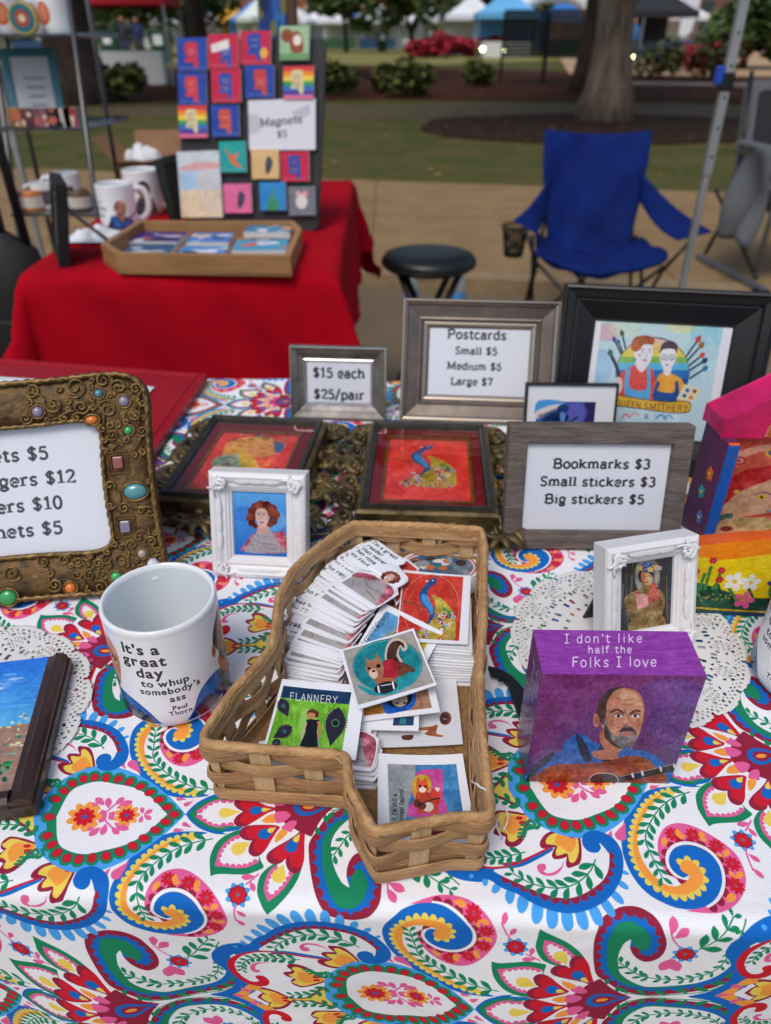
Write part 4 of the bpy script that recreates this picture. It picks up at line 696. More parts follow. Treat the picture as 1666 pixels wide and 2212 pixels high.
  ["poly", "P", [[-116.2, 40.6], [-121.7, 41.3], [-127.0, 39.8], [-130.9, 35.9], [-131.5, 31.6], [-129.3, 29.8], [-126.6, 30.5], [-126.0, 32.0], [-127.1, 33.2], [-128.6, 32.4], [-127.7, 35.5], [-125.5, 38.6], [-121.1, 40.4]], {}],
  ["poly", "R", [[-133.2, 13.9], [-139.6, 15.5], [-143.7, 20.3], [-146.3, 27.5], [-145.9, 35.4], [-141.6, 43.1], [-134.3, 48.5], [-125.9, 51.8], [-118.2, 53.3], [-109.0, 52.9], [-100.3, 51.0], [-91.8, 48.3], [-91.8, 48.3], [-100.5, 50.5], [-109.4, 51.8], [-118.7, 52.0], [-126.0, 50.2], [-132.4, 47.0], [-137.9, 41.6], [-140.9, 36.2], [-141.9, 29.9], [-140.7, 24.4], [-137.9, 20.0], [-133.9, 18.8], [-130.8, 20.5], [-131.5, 22.5], [-131.6, 24.9], [-129.1, 26.5], [-125.8, 26.1], [-124.0, 23.0], [-124.5, 18.9], [-127.1, 15.6], [-130.7, 14.1]], {}],
  ["spray", "G", [[-112.9, 5.3], [-101.4, 6.1], [-93.8, 9.6], [-88.1, 15.3]], {"l0": 5.5, "l1": 7.5, "n": 5, "w": 0.24}],
  ["spray", "G", [[-94.9, 33.2], [-90.7, 28.0], [-84.6, 27.0], [-78.8, 28.3]], {"l0": 3.5, "l1": 6, "n": 7, "w": 0.22}],
  ["spray", "G", [[-137.6, 32.4], [-134.7, 38.6], [-127.1, 44.7], [-119.9, 46.2], [-106.8, 45.8], [-93.3, 43.9]], {"l0": 4.5, "l1": 8, "n": 10, "w": 0.22}],
  ["spray", "G", [[-107.0, 57.4], [-98.9, 64.1], [-86.0, 68.7], [-74.2, 68.1], [-62.0, 61.5], [-54.2, 52.0]], {"l0": 6, "l1": 11, "n": 9, "w": 0.2}],
]

# ------------------------------------------------------------------ ground
def struct(o): o['kind']='structure';return o
grass=mat('grass','#434d24',.95,var=.3,vs=1.3,bump=.6,bs=60,col2='#5b5333',contrast=(.38,.62),spec=.1)
lawn=MB().prism([(-150,3.4+8.37+(-150+3.99)*0),(-14,10.39),(14,4.74),(150,4.),(150,260),(-150,260)],-.4,-.006).obj('lawn',grass);struct(lawn)
lawn2=struct(MB().prism([(-150,-30),(-14.001,-30),(-14.001,10.4),(-150,11.8)],-.4,-.02).obj('lawn',grass));struct(MB().prism([(14.001,-30),(150,-30),(150,4.),(14.001,4.74)],-.4,-.02).obj('lawn',grass))
conc=mat('concrete','#927a57',.9,var=.10,vs=3,bump=.35,bs=120,col2='#82694b',spec=.2)
conc2=mat('road_surface','#70604a',.85,var=.12,vs=2.4,bump=.4,bs=120,col2='#6b5a45')
mulchm=mat('mulch','#55301f',.95,var=.3,vs=9,bump=1,bs=60,col2='#241510',spec=.1)
def strip(name,p,z,m,th=.05): return struct(MB().prism(p,z-th,z).obj(name,m))
# sidewalk slabs between the lawn and the road
ya=lambda x:8.37+(x+3.99)*(6.89-8.37)/7.33
yb=lambda x:4.41+(x-.45)*-.16
sw=struct(MB().prism([(-14,yb(-14)),(14,yb(14)),(14,ya(14)),(-14,ya(-14))],-.3,-.012).obj('sidewalk',conc))
x=-13.9
while x<13.9:
    for a,b in ((0,.5),(.5,1)):
        q=[(xx,yb(xx)+(ya(xx)-yb(xx))*t) for xx,t in ((x+.006,a+.004),(x+1.72,a+.004),(x+1.72,b-.004),(x+.006,b-.004))]
        MB().prism(q,-.05,0.).obj('paving_slab',conc,sw)
    x+=1.727
strip('kerb',[(-14,yb(-14)-.15),(14,yb(14)-.15),(14,yb(14)),(-14,yb(-14))],.0,mat('kerb','#8f795b',.8,var=.1,vs=8,bump=.3,bs=90),.3)
strip('road',[(-14,-8),(14,-8),(14,yb(14)-.155),(-14,yb(-14)-.155)],-.08,conc2,.3)
p=gp(1640,618,-.08);MB().prism([(p[0]-.15,p[1]-.02),(p[0]+.1,p[1]-.22),(p[0]+.3,p[1]-.25),(p[0]+.3,p[1]-.17),(p[0]+.12,p[1]-.15),(p[0]-.13,p[1]+.05)],-.079,-.075).obj('road_marking',mat('yellow_paint','#b8883a',.7,var=.3,vs=30))['kind']='structure'
def blob(cx,cy,rx,ry,n=28,j=.12,sd=1):
    r=random.Random(sd);return [(cx+rx*cos(2*pi*k/n)*(1+r.uniform(-j,j)),cy+ry*sin(2*pi*k/n)*(1+r.uniform(-j,j))) for k in range(n)]
# mulch bed beyond the lawn, with bare ground in front of it, then lighter grass and a sandy path
strip('mulch_bed',[(-30,17),(-8,16.6),(0,17.5),(6,17),(12,14.5),(30,12),(30,30),(7,31),(0,36),(-6,33),(-30,30)],.004,mulchm)
strip('dry_earth',blob(2.5,14.9,8,1.6,40,.25,4),.0,mat('dry_earth','#57492f',.95,var=.25,vs=3,col2='#453b25'))
strip('tree_ring_mulch',blob(3.15,12.3,2.7,2.0,30,.1,2),.02,mat('old_mulch','#3d2d22',.95,var=.3,vs=9,bump=1,bs=60,col2='#251a14',spec=.1),.04)
strip('far_lawn',[(-60,36),(2,38),(9,44),(14,90),(-60,90)],.002,mat('far_grass','#87803c',.95,var=.2,vs=.8,col2='#756f38'))
strip('far_path',[(6.2,29),(13,27),(30,24),(60,24),(60,60),(20,70),(10,50)],.006,mat('sand_path','#b39470',.95,var=.12,vs=.7))
strip('garden_path',[(5,23.4),(9,22.2),(24,14.6),(24,16),(9.6,23.6),(5.4,24.6)],.012,mat('pale_path','#958677',.95,var=.1,vs=2))
# fallen leaves on lawn and mulch: nobody could count them
m=MB();r=random.Random(3)
for k in range(1500):
    X,Y=r.uniform(-9,12),r.uniform(7.2,24);a=r.uniform(0,6.3);s=r.uniform(.02,.05)
    if Y<ya(X)+.1: continue
    m.add([(X+s*cos(a+t)*w,Y+s*sin(a+t)*w,.012+r.uniform(.0,.02)) for t,w in ((0,1),(1.57,.55),(3.14,1),(4.7,.55))],[(0,1,2,3)],r.randrange(2))
m.obj('fallen_leaves',[mat('leaf_tan','#8f7040',.9),mat('leaf_brown','#5f4024',.9)],kind='stuff',label='scattered tan and brown fallen leaves on the lawn and mulch')
# ------------------------------------------------------------------ trees and shrubs
bark=mat('bark_grey','#6b5d51',.95,var=.35,vs=7,bump=1,bs=30,stretch=(1,1,.25))
bark2=mat('bark_dark','#3b2f28',.95,var=.3,vs=7,bump=1,bs=30,stretch=(1,1,.25))
GRN=[mat('leaf_%d'%i,c,.7,var=.25,vs=2) for i,c in enumerate(('#48602f','#3a4f28','#5d6f36','#6c6f34'))]
def leaves(m,cx,cy,cz,rx,ry,rz,n,s,r,mi=3):
    for _ in range(n):
        while 1:
            u,v,w=r.uniform(-1,1),r.uniform(-1,1),r.uniform(-1,1);d=u*u+v*v+w*w
            if d<1 and d>r.random()*.6: break
        x,y,z=cx+u*rx,cy+v*ry,cz+w*rz;a,b=r.uniform(0,6.3),r.uniform(-1,1);ss=s*r.uniform(.6,1.4)
        e=(cos(a)*ss,sin(a)*ss,b*ss*.6);f=(-sin(a)*ss*.5,cos(a)*ss*.5,r.uniform(-.5,.5)*ss)
        m.add([(x-e[0],y-e[1],z-e[2]),(x+f[0],y+f[1],z+f[2]),(x+e[0],y+e[1],z+e[2]),(x-f[0],y-f[1],z-f[2])],[(0,1,2,3)],r.randrange(mi) if mi else 0)
def tree(name,label,X,Y,rad,h,ch,cr,bk,sd,n=2600,s=.22,lean=(0,0),group=None):
    r=random.Random(sd);t=thing(name,label,'tree',(X,Y,0),group=group)
    m=MB();P=[(lean[0]*z+.06*sin(z*1.3+sd),lean[1]*z,z) for z in np.linspace(-.1,h,9)]
    m.tube(P,[rad*(1.7 if i==0 else 1.18 if i==1 else 1.02-.045*i) for i in range(9)],12)
    top=P[-1];c=MB();tips=[]
    for k in range(7):
        a=k*.9+r.random();L=cr*r.uniform(.5,.85);z0=h*r.uniform(.75,1.);x0=top[0]*z0/h;y0=top[1]*z0/h
        e=(x0+cos(a)*L,y0+sin(a)*L,z0+ch*r.uniform(.15,.6));tips.append(e)
        m.tube([(x0,y0,z0),((x0+e[0])/2,(y0+e[1])/2,(z0+e[2])/2+.15*L),e],[rad*.45,rad*.25,rad*.08],7)
    tips+=[(top[0]+r.uniform(-.4,.4)*cr,top[1]+r.uniform(-.4,.4)*cr,h+ch*r.uniform(.3,.8)) for _ in range(5)]
    m.obj('trunk',bk,t,smooth=True)
    for e in tips: leaves(c,e[0],e[1],e[2],cr*.42,cr*.42,ch*.28,n//len(tips),s,r)
    c.obj('crown',GRN[:3],t);return t
tree('oak_tree','large grey-barked oak in a mulch ring behind the blue camp chair',3.42,13.3,.31,4.6,4.5,4.2,bark,1)
tree('oak_tree','dark slanting trunk standing just behind the big grey oak',4.62,20.,.25,5.2,4,3.6,bark2,2,lean=(.07,0))
tree('oak_tree','broad brown-grey trunk behind the wire shelf at the left',-6.1,17.,.52,4.5,4,4,bark2,3)
tree('oak_tree','thin dark leaning trunk left of the magnet board',-5.6,27.,.34,5,4.5,3.6,bark2,4,lean=(-.1,0))
tree('oak_tree','brown trunk rising behind the hanging blue banner',-2.7,24,.3,5,4.5,3.4,bark,5)
for i,(px,Y,rad,h,ch,cr,lb) in enumerate(((745,62,.16,2.,3.4,2.6,'small round tree before the brick building'),(890,60,.25,1.4,5.5,3.4,'dense dark green tree right of the brick building'),
    (300,50,.25,1.5,4.6,3.2,'leafy tree above the green bins'),(400,56,.3,1.8,5,3.3,'tree with light leaves behind the thin trunk'),
    (1625,34,.2,.4,2.2,1.7,'dark holly tree beside the silver pole'),(170,70,.3,1.2,6,4.6,'tree behind the red awning'),(1320,80,.3,1.2,6,4.6,'tree seen beyond the big grey trunk'))):
    X=wp(px,60,Y)[0];tree('broadleaf_tree',lb,X,Y,rad,h,ch,cr,bark2,20+i,n=1500,s=.35,group='trees beyond the lawn')
# distant tree line
c=MB();r=random.Random(9)
for A__ in np.arange(-85,86,3.): leaves(c,150*sin(R(A__)),150*cos(R(A__))+r.uniform(-6,6),5,7,5,r.uniform(6,9),230,1.1,r)
c.obj('distant_woods',GRN[:3],kind='stuff',label='far line of green trees behind the market')
def shrub(px,Y,w,h,label,cols,name='shrub',group=None,sd=0,n=700,s=.06):
    w*=.82;h*=.8
    X=wp(px,100,Y)[0];t=thing(name,label,'shrub',(X,Y,0),group=group);m=MB();r=random.Random(sd)
    for k in range(6):
        a=r.uniform(0,6.3);m.tube([(0,0,0),(cos(a)*w*.3,sin(a)*w*.3,h*.55)],[.03,.012],5)
    m.obj('stem',bark2,t);c=MB()
    for k in range(5):
        a=k*1.3+r.random();leaves(c,cos(a)*w*.5*r.uniform(.5,1.1),sin(a)*w*.3,h*r.uniform(.35,.65),w*r.uniform(.3,.5),w*.35,h*r.uniform(.28,.45),n//5,s*1.6,r,len(cols))
    c.obj('foliage',cols,t);return t
OLV=[mat('olive_%d'%i,c,.75,var=.25,vs=3) for i,c in enumerate(('#5f6a2c','#4a5526','#74713a','#3d4a22'))]
red=[mat('azalea_%d'%i,c,.7,var=.2,vs=5) for i,c in enumerate(('#b8283f','#93202f','#c93a52'))]
shrub(880,18.5,.95,.95,'pair of green shrubs in the mulch nearest the magnet board',OLV,sd=1,group='shrubs in the mulch bed')
shrub(840,20,.8,.75,'low yellowish shrub just left of the pair of shrubs',OLV,sd=2,group='shrubs in the mulch bed')
shrub(1033,22,.65,.75,'small dark shrub alone left of the slatted screens',OLV,sd=3,group='shrubs in the mulch bed')
shrub(250,17,.9,.9,'shrub between the broad trunk and the green bin',OLV,sd=4,group='shrubs in the mulch bed')
shrub(110,18,1.,.8,'shrub behind the shelf left of the broad trunk',OLV,sd=5,group='shrubs in the mulch bed')
shrub(720,19,.8,.9,'shrub partly behind the magnet board',OLV,sd=6,group='shrubs in the mulch bed')
shrub(1435,27,1.3,1.6,'tall green shrub right of the big grey oak',OLV,sd=7,group='shrubs in the mulch bed')
for k,(px,Y,w,h) in enumerate(((925,48,1.9,1.5),(985,50,1.8,1.4),(1050,50,1.9,1.3),(1110,52,1.6,1.3))): shrub(px,Y,w,h,'mound of crimson azalea, %s in the row on the far lawn'%('leftmost','second from left','second from right','rightmost')[k],red,'azalea_bush','red azaleas on the far lawn',30+k,900,.1)
shrub(1500,30,1.2,1.1,'light red azalea beside the path',red,'azalea_bush','red azaleas by the path',41)
shrub(1550,25,1.3,1.35,'dark azalea with red top beside the silver pole',[GRN[1],red[1],GRN[0]],'azalea_bush','red azaleas by the path',42)
# ------------------------------------------------------------------ market behind
canv=lambda n,c:mat(n,c,.8,var=.04,vs=1)
def tent(px,Y,w,col,label,e=2.1,pk=1.15,name='market_tent',group='market tents beyond the lawn',wall=True,dy=0):
    X=wp(px,80,Y)[0];t=thing(name,label,'tent',(X,Y,0),(0,0,random.Random(px).uniform(-.3,.3)),group);h=w/2;m=MB()
    N=6;ring=lambda k:[(sx*h*k,sy*h*k) for sx,sy in ((-1,-1),(0,-1),(1,-1),(1,0),(1,1),(0,1),(-1,1),(-1,0))]
    rings=[]
    for i in range(N+1):
        k=1-i/N;z=e+pk*(i/N)**1.25;rings.append([(x,y,z) for x,y in ring(max(k,.001))])
    m.loops([[(x,y,e-.28) for x,y in ring(1.0)]]+rings);m.obj('roof',canv('canvas_'+col[1:],col),t)
    for sx,sy in ((-1,-1),(1,-1),(1,1),(-1,1)):
        MB().box(sx*h*.97-.03,sx*h*.97+.03,sy*h*.97-.03,sy*h*.97+.03,-.02,e).obj('pole',mat('alu_pole','#a9abad',.4,.8),t)
    if wall: MB().box(-h*.95,h*.95,h*.9,h*.92,.0,e-.25).obj('back_wall',canv('canvas_'+col[1:],col),t)
    tb=MB().box(-h*.8,h*.8,-h*.75,-h*.3,0,.76);tb.obj('table_skirt',mat('skirt_%d'%(px%4),('#24476e','#55636f','#dcdcdc','#315a3c')[px%4],.8),t)
    return t
for px,Y,w,col,lb in ((1016,56,3.2,'#dfe3e8','white peaked tent left of the light blue tent'),(1090,50,3.4,'#66b0e4','light blue peaked tent behind the slatted screens'),
    (1215,60,3.2,'#2878c8','deep blue canopy under the white arch'),(1412,46,3.,'#23262b','black canopy right of the big grey oak'),(1448,56,3.4,'#e8ebef','white peaked tent behind the black canopy'),
    (700,82,3.6,'#e6e9ed','white tent left of the small round tree'),(640,80,3.6,'#e6e9ed','white tent just right of the banner'),(820,76,3.6,'#e9ecf0','large white tent beyond the far lawn'),(925,84,3.4,'#cfd9e8','pale blue tent right of the dense tree'),(790,86,3.2,'#e2e5ea','white tent partly behind the large white tent'),
    (765,92,3,'#3466c2','small royal blue tent among the white ones'),(548,70,3.4,'#2f86d8','bright blue tent above the thin trunk'),(505,74,3.2,'#e2a92c','yellow tent beside the thin dark trunk'),(560,66,3.2,'#dde8e2','white tent with a pale green wall left of the banner'),
    (100,58,4,'#e6e9ee','white tent behind the mugs on the top shelf'),(430,72,3.,'#dfe3e8','white tent between the two dark trunks'),(600,60,3.,'#e8ebef','white tent hidden partly by the thin trunk and banner'),(965,70,3.2,'#e4e7ec','white tent above the leftmost azaleas'),(1320,58,3.2,'#e2e6ec','white tent showing right of the arch'),(735,76,3.4,'#e8ebee','white tent under the small round tree'),(870,80,3.4,'#e6e9ee','white tent left of the pale blue one'),(330,80,3.2,'#cfd5dc','pale tent behind the green bins')):
    tent(px,Y,w,col,lb)
tent(258,24,3.1,'#d01f2f','red canopy at the top left with a shaded stall below',e=2.05,pk=.5,wall=False)
# arch
t=thing('entrance_arch','white inflatable arch beyond the slatted screens','arch',(*(wp(1195,60,52)[0],52),0));m=MB()
m.tube([(-2.1,0,0),(-2.1,0,1.9),(-1.6,0,2.7),(-.8,0,3.),(.8,0,3.),(1.6,0,2.7),(2.1,0,1.9),(2.1,0,0)],.42,12);m.obj('tube',canv('arch_white','#e8ecf2'),t,smooth=True)
MB().box(-.7,.7,-.45,-.43,2.8,3.2).obj('lettering_panel',mat('arch_blue','#7fb4dc',.7),t)
t=thing('feather_flag','white feather flag behind the white tent at right','flag',(wp(1468,60,50)[0],50,0));MB().tube([(0,0,0),(0,0,4.6)],.03,6).obj('pole',mat('alu_pole','#a9abad'),t)
MB().prism([(0,.8),(.7,1.2),(.9,2.6),(.75,4.),(.4,4.6),(0,4.7)],-.01,.01).obj('flag_cloth',canv('flag_white','#e0e6f0'),t,rot=(pi/2,0,0))
# slatted screens
blk=mat('black_metal','#16181a',.5,.3);wd=mat('brown_board','#5f4a36',.8)
for (xa,xb,Y,lb,bm) in ((1086,1178,24.,'black slatted screen in front of the light blue tent',blk),(1182,1258,23.5,'brown and black slatted screen left of the dark slanting trunk',wd)):
    a=wp(xa,100,Y)[0];b=wp(xb,100,Y)[0];t=thing('slatted_screen',lb,'screen',((a+b)/2,Y,0),group='slatted screens on posts');h=(b-a)/2
    for k in range(13): MB().box(-h,h,-.02,.02,.60+k*.085,.675+k*.085).obj('slat',bm if k>4 else blk,t)
    for sx in (-1,1): MB().box(sx*h-.03,sx*h+.03,-.03,.03,-.02,1.66).obj('post',blk,t)
glint=bpy.data.materials.new('glint_glow');glint.use_nodes=True;bb=glint.node_tree.nodes['Principled BSDF'];bb.inputs['Emission Color'].default_value=(.9,1,.45,1);bb.inputs['Emission Strength'].default_value=22  # bright glints set as glowing balls; their posts and caps are added
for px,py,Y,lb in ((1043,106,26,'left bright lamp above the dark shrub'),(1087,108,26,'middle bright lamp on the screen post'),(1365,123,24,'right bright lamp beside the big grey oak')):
    x,z=wp(px,py,Y);t=thing('path_glint',lb,'glint',(x,Y,0),group='glowing stand-ins for glints by the path');MB().tube([(0,0,0),(0,0,z-.05)],.02,6).obj('post',blk,t);MB().sphere(0,0,z,.055).obj('glow_ball',glint,t);MB().lathe([(.0,z+.1),(.09,z+.06),(.09,z+.05)],10).obj('glint_cap',blk,t)
# bins
for px,Y,lb in ((347,40,'large dark green wheeled bin with a white notice'),(470-232,44,'green bin left of the large one'),(826,66,'green bin before the large white tent'),(1000+70,60,'green bin near the azaleas')):
    t=thing('trash_bin',lb,'bin',(wp(px,90,Y)[0],Y,0),group='green bins');g=mat('bin_green','#0f4a3a',.5)
    MB().loops([[(sx*w,sy*w,z) for sx,sy in ((-1,-1),(1,-1),(1,1),(-1,1))] for w,z in ((.001,0),(.34,.0),(.44,1.2),(.001,1.2))]).obj('body',g,t);MB().box(-.47,.47,-.47,.47,1.2,1.27).obj('lid',g,t,bevel=.02);MB().box(-.2,.2,-.47,-.45,.7,1.1).obj('notice',mat('notice_white','#dfe3e6',.6),t)
# brick building
brick=mat('far_brick','#94563f',.9,var=.15,vs=2);cream=mat('far_stone','#c9b997',.9)
t=thing('brick_building','long red brick building with cream arches behind the white tents','building',(wp(800,40,118)[0],118,0))
MB().box(-17,11,0,14,0,13).obj('wall',brick,t)
for k in range(7):
    x=-15+k*3.7;w=MB();w.prism([(x-1.0,1),(x+1.0,1),(x+1.0,3.2)]+[(x+1.*cos(a),3.2+1.*sin(a)) for a in np.linspace(0,pi,9)[1:-1]]+[(x-1.0,3.2)],0,.1);w.obj('window',mat('dark_glass','#39434c',.2),t,rot=(pi/2,0,0),loc=(0,.02,0))
    a=MB().tube([(x+1.15*cos(q),-.08,3.2+1.15*sin(q)) for q in np.linspace(0,pi,10)],.16,6);a.obj('arch_trim',cream,t)
MB().box(-17.1,-6,-.12,0,5.2,9).obj('cream_band',cream,t);MB().box(-17.2,11.2,-.3,14.2,13,13.4).obj('cornice',cream,t)
t=thing('brick_building','tall brown brick building at the right edge','building',(wp(1640,40,90)[0],90,0));MB().box(-7,16,0,12,0,17).obj('wall',mat('far_brick2','#7b5749',.9,var=.1,vs=2),t)
for k in range(5):
    for l in range(3): MB().box(-6+k*2.6,-4.8+k*2.6,-.06,.04,1.5+l*4,3.9+l*4).obj('window',mat('dark_glass','#39434c'),t)
# people at the stalls
def person(px,Y,label,shirt,pants,turn=0,h=1.7):
    t=thing('person',label,'person',(wp(px,90,Y)[0],Y,0),(0,0,turn),'people among the market tents')
    V=[(0,0,.92),(0,0,1.15),(0,0,1.42),(0,0,1.5),(0,0,1.62),(.19,0,1.4),(.25,-.03,1.12),(.24,-.14,.9),(-.19,0,1.4),(-.25,.02,1.12),(-.24,-.1,.9),(.1,0,.88),(.11,-.03,.48),(.11,0,.06),(.11,-.14,.03),(-.1,0,.88),(-.12,.05,.48),(-.12,.04,.06),(-.12,-.1,.03)]
    E=[(0,1),(1,2),(2,3),(3,4),(2,5),(5,6),(6,7),(2,8),(8,9),(9,10),(0,11),(11,12),(12,13),(13,14),(0,15),(15,16),(16,17),(17,18)]
    me=bpy.data.meshes.new('body');me.from_pydata([tuple(c*h/1.7 for c in v) for v in V],E,[]);me.materials.append(mat('cloth_'+shirt[1:],shirt,.8))
    o=bpy.data.objects.new('body',me);S.collection.objects.link(o);o.parent=t;sk_=o.modifiers.new('skin','SKIN')
    rad=[.15,.16,.17,.06,.1,.07,.05,.035,.07,.05,.035,.1,.07,.045,.04,.1,.07,.045,.04]
    for i,rr in enumerate(rad): me.skin_vertices[0].data[i].radius=(rr,rr*.85)
    me.skin_vertices[0].data[0].use_root=True;s=o.modifiers.new('sub','SUBSURF');s.levels=s.render_levels=1
    MB().sphere(0,0,1.62*h/1.7,.105,.115,.13).obj('head',mat('skin','#b98467',.6),t,smooth=True);MB().sphere(0,.02,1.66*h/1.7,.115,.12,.11).obj('hair',mat('hair_brown','#35241b',.8),t,smooth=True)
    MB().tube([(.1,0,.9),(.11,-.03,.48),(.115,0,.1)],[.13,.1,.08],8).obj('trouser_leg',mat('cloth_'+pants[1:],pants,.8),t,smooth=True);MB().tube([(-.1,0,.9),(-.12,.05,.48),(-.12,.04,.1)],[.13,.1,.08],8).obj('trouser_leg',mat('cloth_'+pants[1:],pants,.8),t,smooth=True)
for a in ((1366,40,'person in a blue shirt walking right of the big grey oak','#3f6fae','#30343c'),(1128,52,'person in dark clothes under the light blue tent','#2c3038','#23262c'),(1180,54,'person in a grey shirt under the white arch','#6a6e78','#2b3444'),(1205,50,'person in black beside the arch','#1d1e22','#35302c'),(985,66,'person in pink behind the azaleas','#b86a86','#3a4050'),(455,60,'person in white between the dark trunks','#d8d8d8','#39404e'),(270,36,'person in a dark top at the red canopy','#2e2c3a','#24324a'),(300,38,'person in navy beside the red canopy','#22315a','#2c2c30')): person(*a)

# ------------------------------------------------------------------ canopy poles
alu=mat('brushed_aluminium','#b4b8be',.38,.75,var=.08,vs=20,stretch=(1,1,.1));blu=mat('blue_plastic','#1c49b4',.4)
bkp=mat('black_plastic','#111214',.45)
def pole(label,px,py,Y,zc):
    u=(px-833)/FPX;v=(py-1106)/FPX;k=Y/(CP-v*SP);t=thing('canopy_pole',label,'pole',(u*k,Y,-.08),group='silver canopy poles')
    MB().box(-.0095,.0095,-.0095,.0095,0,2.9).obj('inner_tube',alu,t,bevel=.002);MB().box(-.0125,.0125,-.0125,.0125,.9,3.0).obj('outer_tube',alu,t,bevel=.003);MB().box(-.05,.05,-.05,.05,0,.01).obj('foot_plate',alu,t)
    MB().box(-.0165,.0165,-.0165,.0165,zc-.03,zc+.015).obj('collar',bkp,t,bevel=.003);MB().box(-.033,-.013,-.014,.014,zc-.015,zc+.03).obj('release_button',blu,t,bevel=.004)
    for q in range(9): MB().lathe([(0,-.0195),(.004,-.0198),(.004,-.016)],10).obj('hole',bkp,t,rot=(0,0,0),loc=(0,0,.3)) if 0 else MB().prism([(.004*cos(a),.004*sin(a)) for a in np.linspace(0,6.28,9)[:-1]],0,.0129).obj('hole',bkp,t,rot=(pi/2,0,0),loc=(0,0,.95+q*.075))
    return t
pole('silver canopy pole with a blue clip in front of the grey chair',1552,255,2.35,1.145)
pole('silver canopy pole with punched holes behind the wire shelf',37,330,2.95,1.20)
# ------------------------------------------------------------------ red clothed table
RA=(-.755,1.562);RB=(-.108,1.562);RC=(-.118,2.72);RD=(-.80,2.72)
redm=mat('red_cloth','#a80018',.9,var=.08,vs=6,bump=.25,bs=700,spec=.12);redd=redm
t=thing('folding_table','folding table hidden under the red tablecloth','table',(-.44,2.12,-.08))
MB().box(-.3,.3,-.54,.56,.80,.824).obj('tabletop',mat('plastic_top','#d8d6d0',.5),t,bevel=.004)
for sx in (-1,1):
    for sy in (-1,1): MB().tube([(sx*.26,sy*.48,0),(sx*.26,sy*.48,.8)],.014,8).obj('leg',mat('grey_tube','#7a7f84',.4,.7),t)
# cloth: one sheet that lies on the top and falls in folds
def drape(name,label,corners,mt,drops,z0,group=None,seed=0,amp=.018):
    """corners a(front-left) b(front-right) c(back-right) d(back-left); drops = hanging length on front,right,back,left"""
    a,b,c,d=[np.array(q,float) for q in corners];m=MB();nu,nv=61,61;r=random.Random(seed);ph=[r.uniform(0,6) for _ in range(8)]
    df,dr,db,dl=drops;W=np.linalg.norm(b-a);D=np.linalg.norm(d-a)
    us=np.concatenate([np.linspace(-dl,0,20)[:-1],np.linspace(0,W,30),np.linspace(W,W+dr,20)[1:]]);vs=np.concatenate([np.linspace(-df,0,24)[:-1],np.linspace(0,D,30),np.linspace(D,D+db,16)[1:]])
    P=np.zeros((len(vs),len(us),3));rad=.012
    for i,v in enumerate(vs):
        for j,u in enumerate(us):
            uc,vc=min(max(u/W,0),1),min(max(v/D,0),1);base=a*(1-uc)*(1-vc)+b*uc*(1-vc)+c*uc*vc+d*(1-uc)*vc
            ou=u-min(max(u,0),W);ov=v-min(max(v,0),D);L=math.hypot(ou,ov)
            if L>0:
                dirx,diry=ou/L,ov/L;corner=min(abs(ou),abs(ov))/max(L,1e-6)
                s=u+v*.7;fold=amp*min(1,L/.25)*(sin(s*26+ph[0])+.6*sin(s*47+ph[1]))+.35*amp*sin(s*90+ph[2])*min(1,L/.3)
                k=1-math.exp(-L/rad);out=rad*k+fold*.6+L*(.06+.42*corner)
                base=base+np.array([dirx,diry])*out;z=z0-max(0,L-rad*k*.5)*math.sqrt(max(0,1-(.06+.42*corner)**2))
            else: z=z0+.0006*sin(u*40+ph[3])*sin(v*33)
            P[i,j]=(base[0],base[1],z)
    m.grid(P);o=m.obj(name,mt,smooth=True);sol=o.modifiers.new('s','SOLIDIFY');sol.thickness=.0015;return tag(o,label,'tablecloth',group)
drape('tablecloth','bright red tablecloth hanging in folds over the second table',(RA,RB,RC,RD),redm,(.70,.25,.3,.3),.7505,seed=4)
MZ=.7515
# magnet board, leaning back
bx=thing('magnet_board','black magnet board covered in small painted square magnets','display board',(-.5428,2.0849,MZ),(-R(12.5),0,R(-20.8)))
BW,BH=.400,.4172
def rrect(x0,y0,x1,y1,r,n=6):
    p=[]
    for cx,cy,a0 in ((x1-r,y0+r,-90),(x1-r,y1-r,0),(x0+r,y1-r,90),(x0+r,y0+r,180)): p+=[(cx+r*cos(R(a0+90*k/n)),cy+r*sin(R(a0+90*k/n))) for k in range(n+1)]
    return p
MB().prism(rrect(0,0,BW,BH,.022),-.008,0).obj('panel',mat('board_black','#2a2a2d',.55,var=.2,vs=8),bx,rot=(pi/2,0,0),bevel=.002)
for z in (.03,.2): MB().box(.02,.38,.008,.02,z,z+.02).obj('back_rail',bkp,bx)
MB().tube([(.2,.01,.36),(.2,.17,.0)],.008,6).obj('back_strut',bkp,bx)
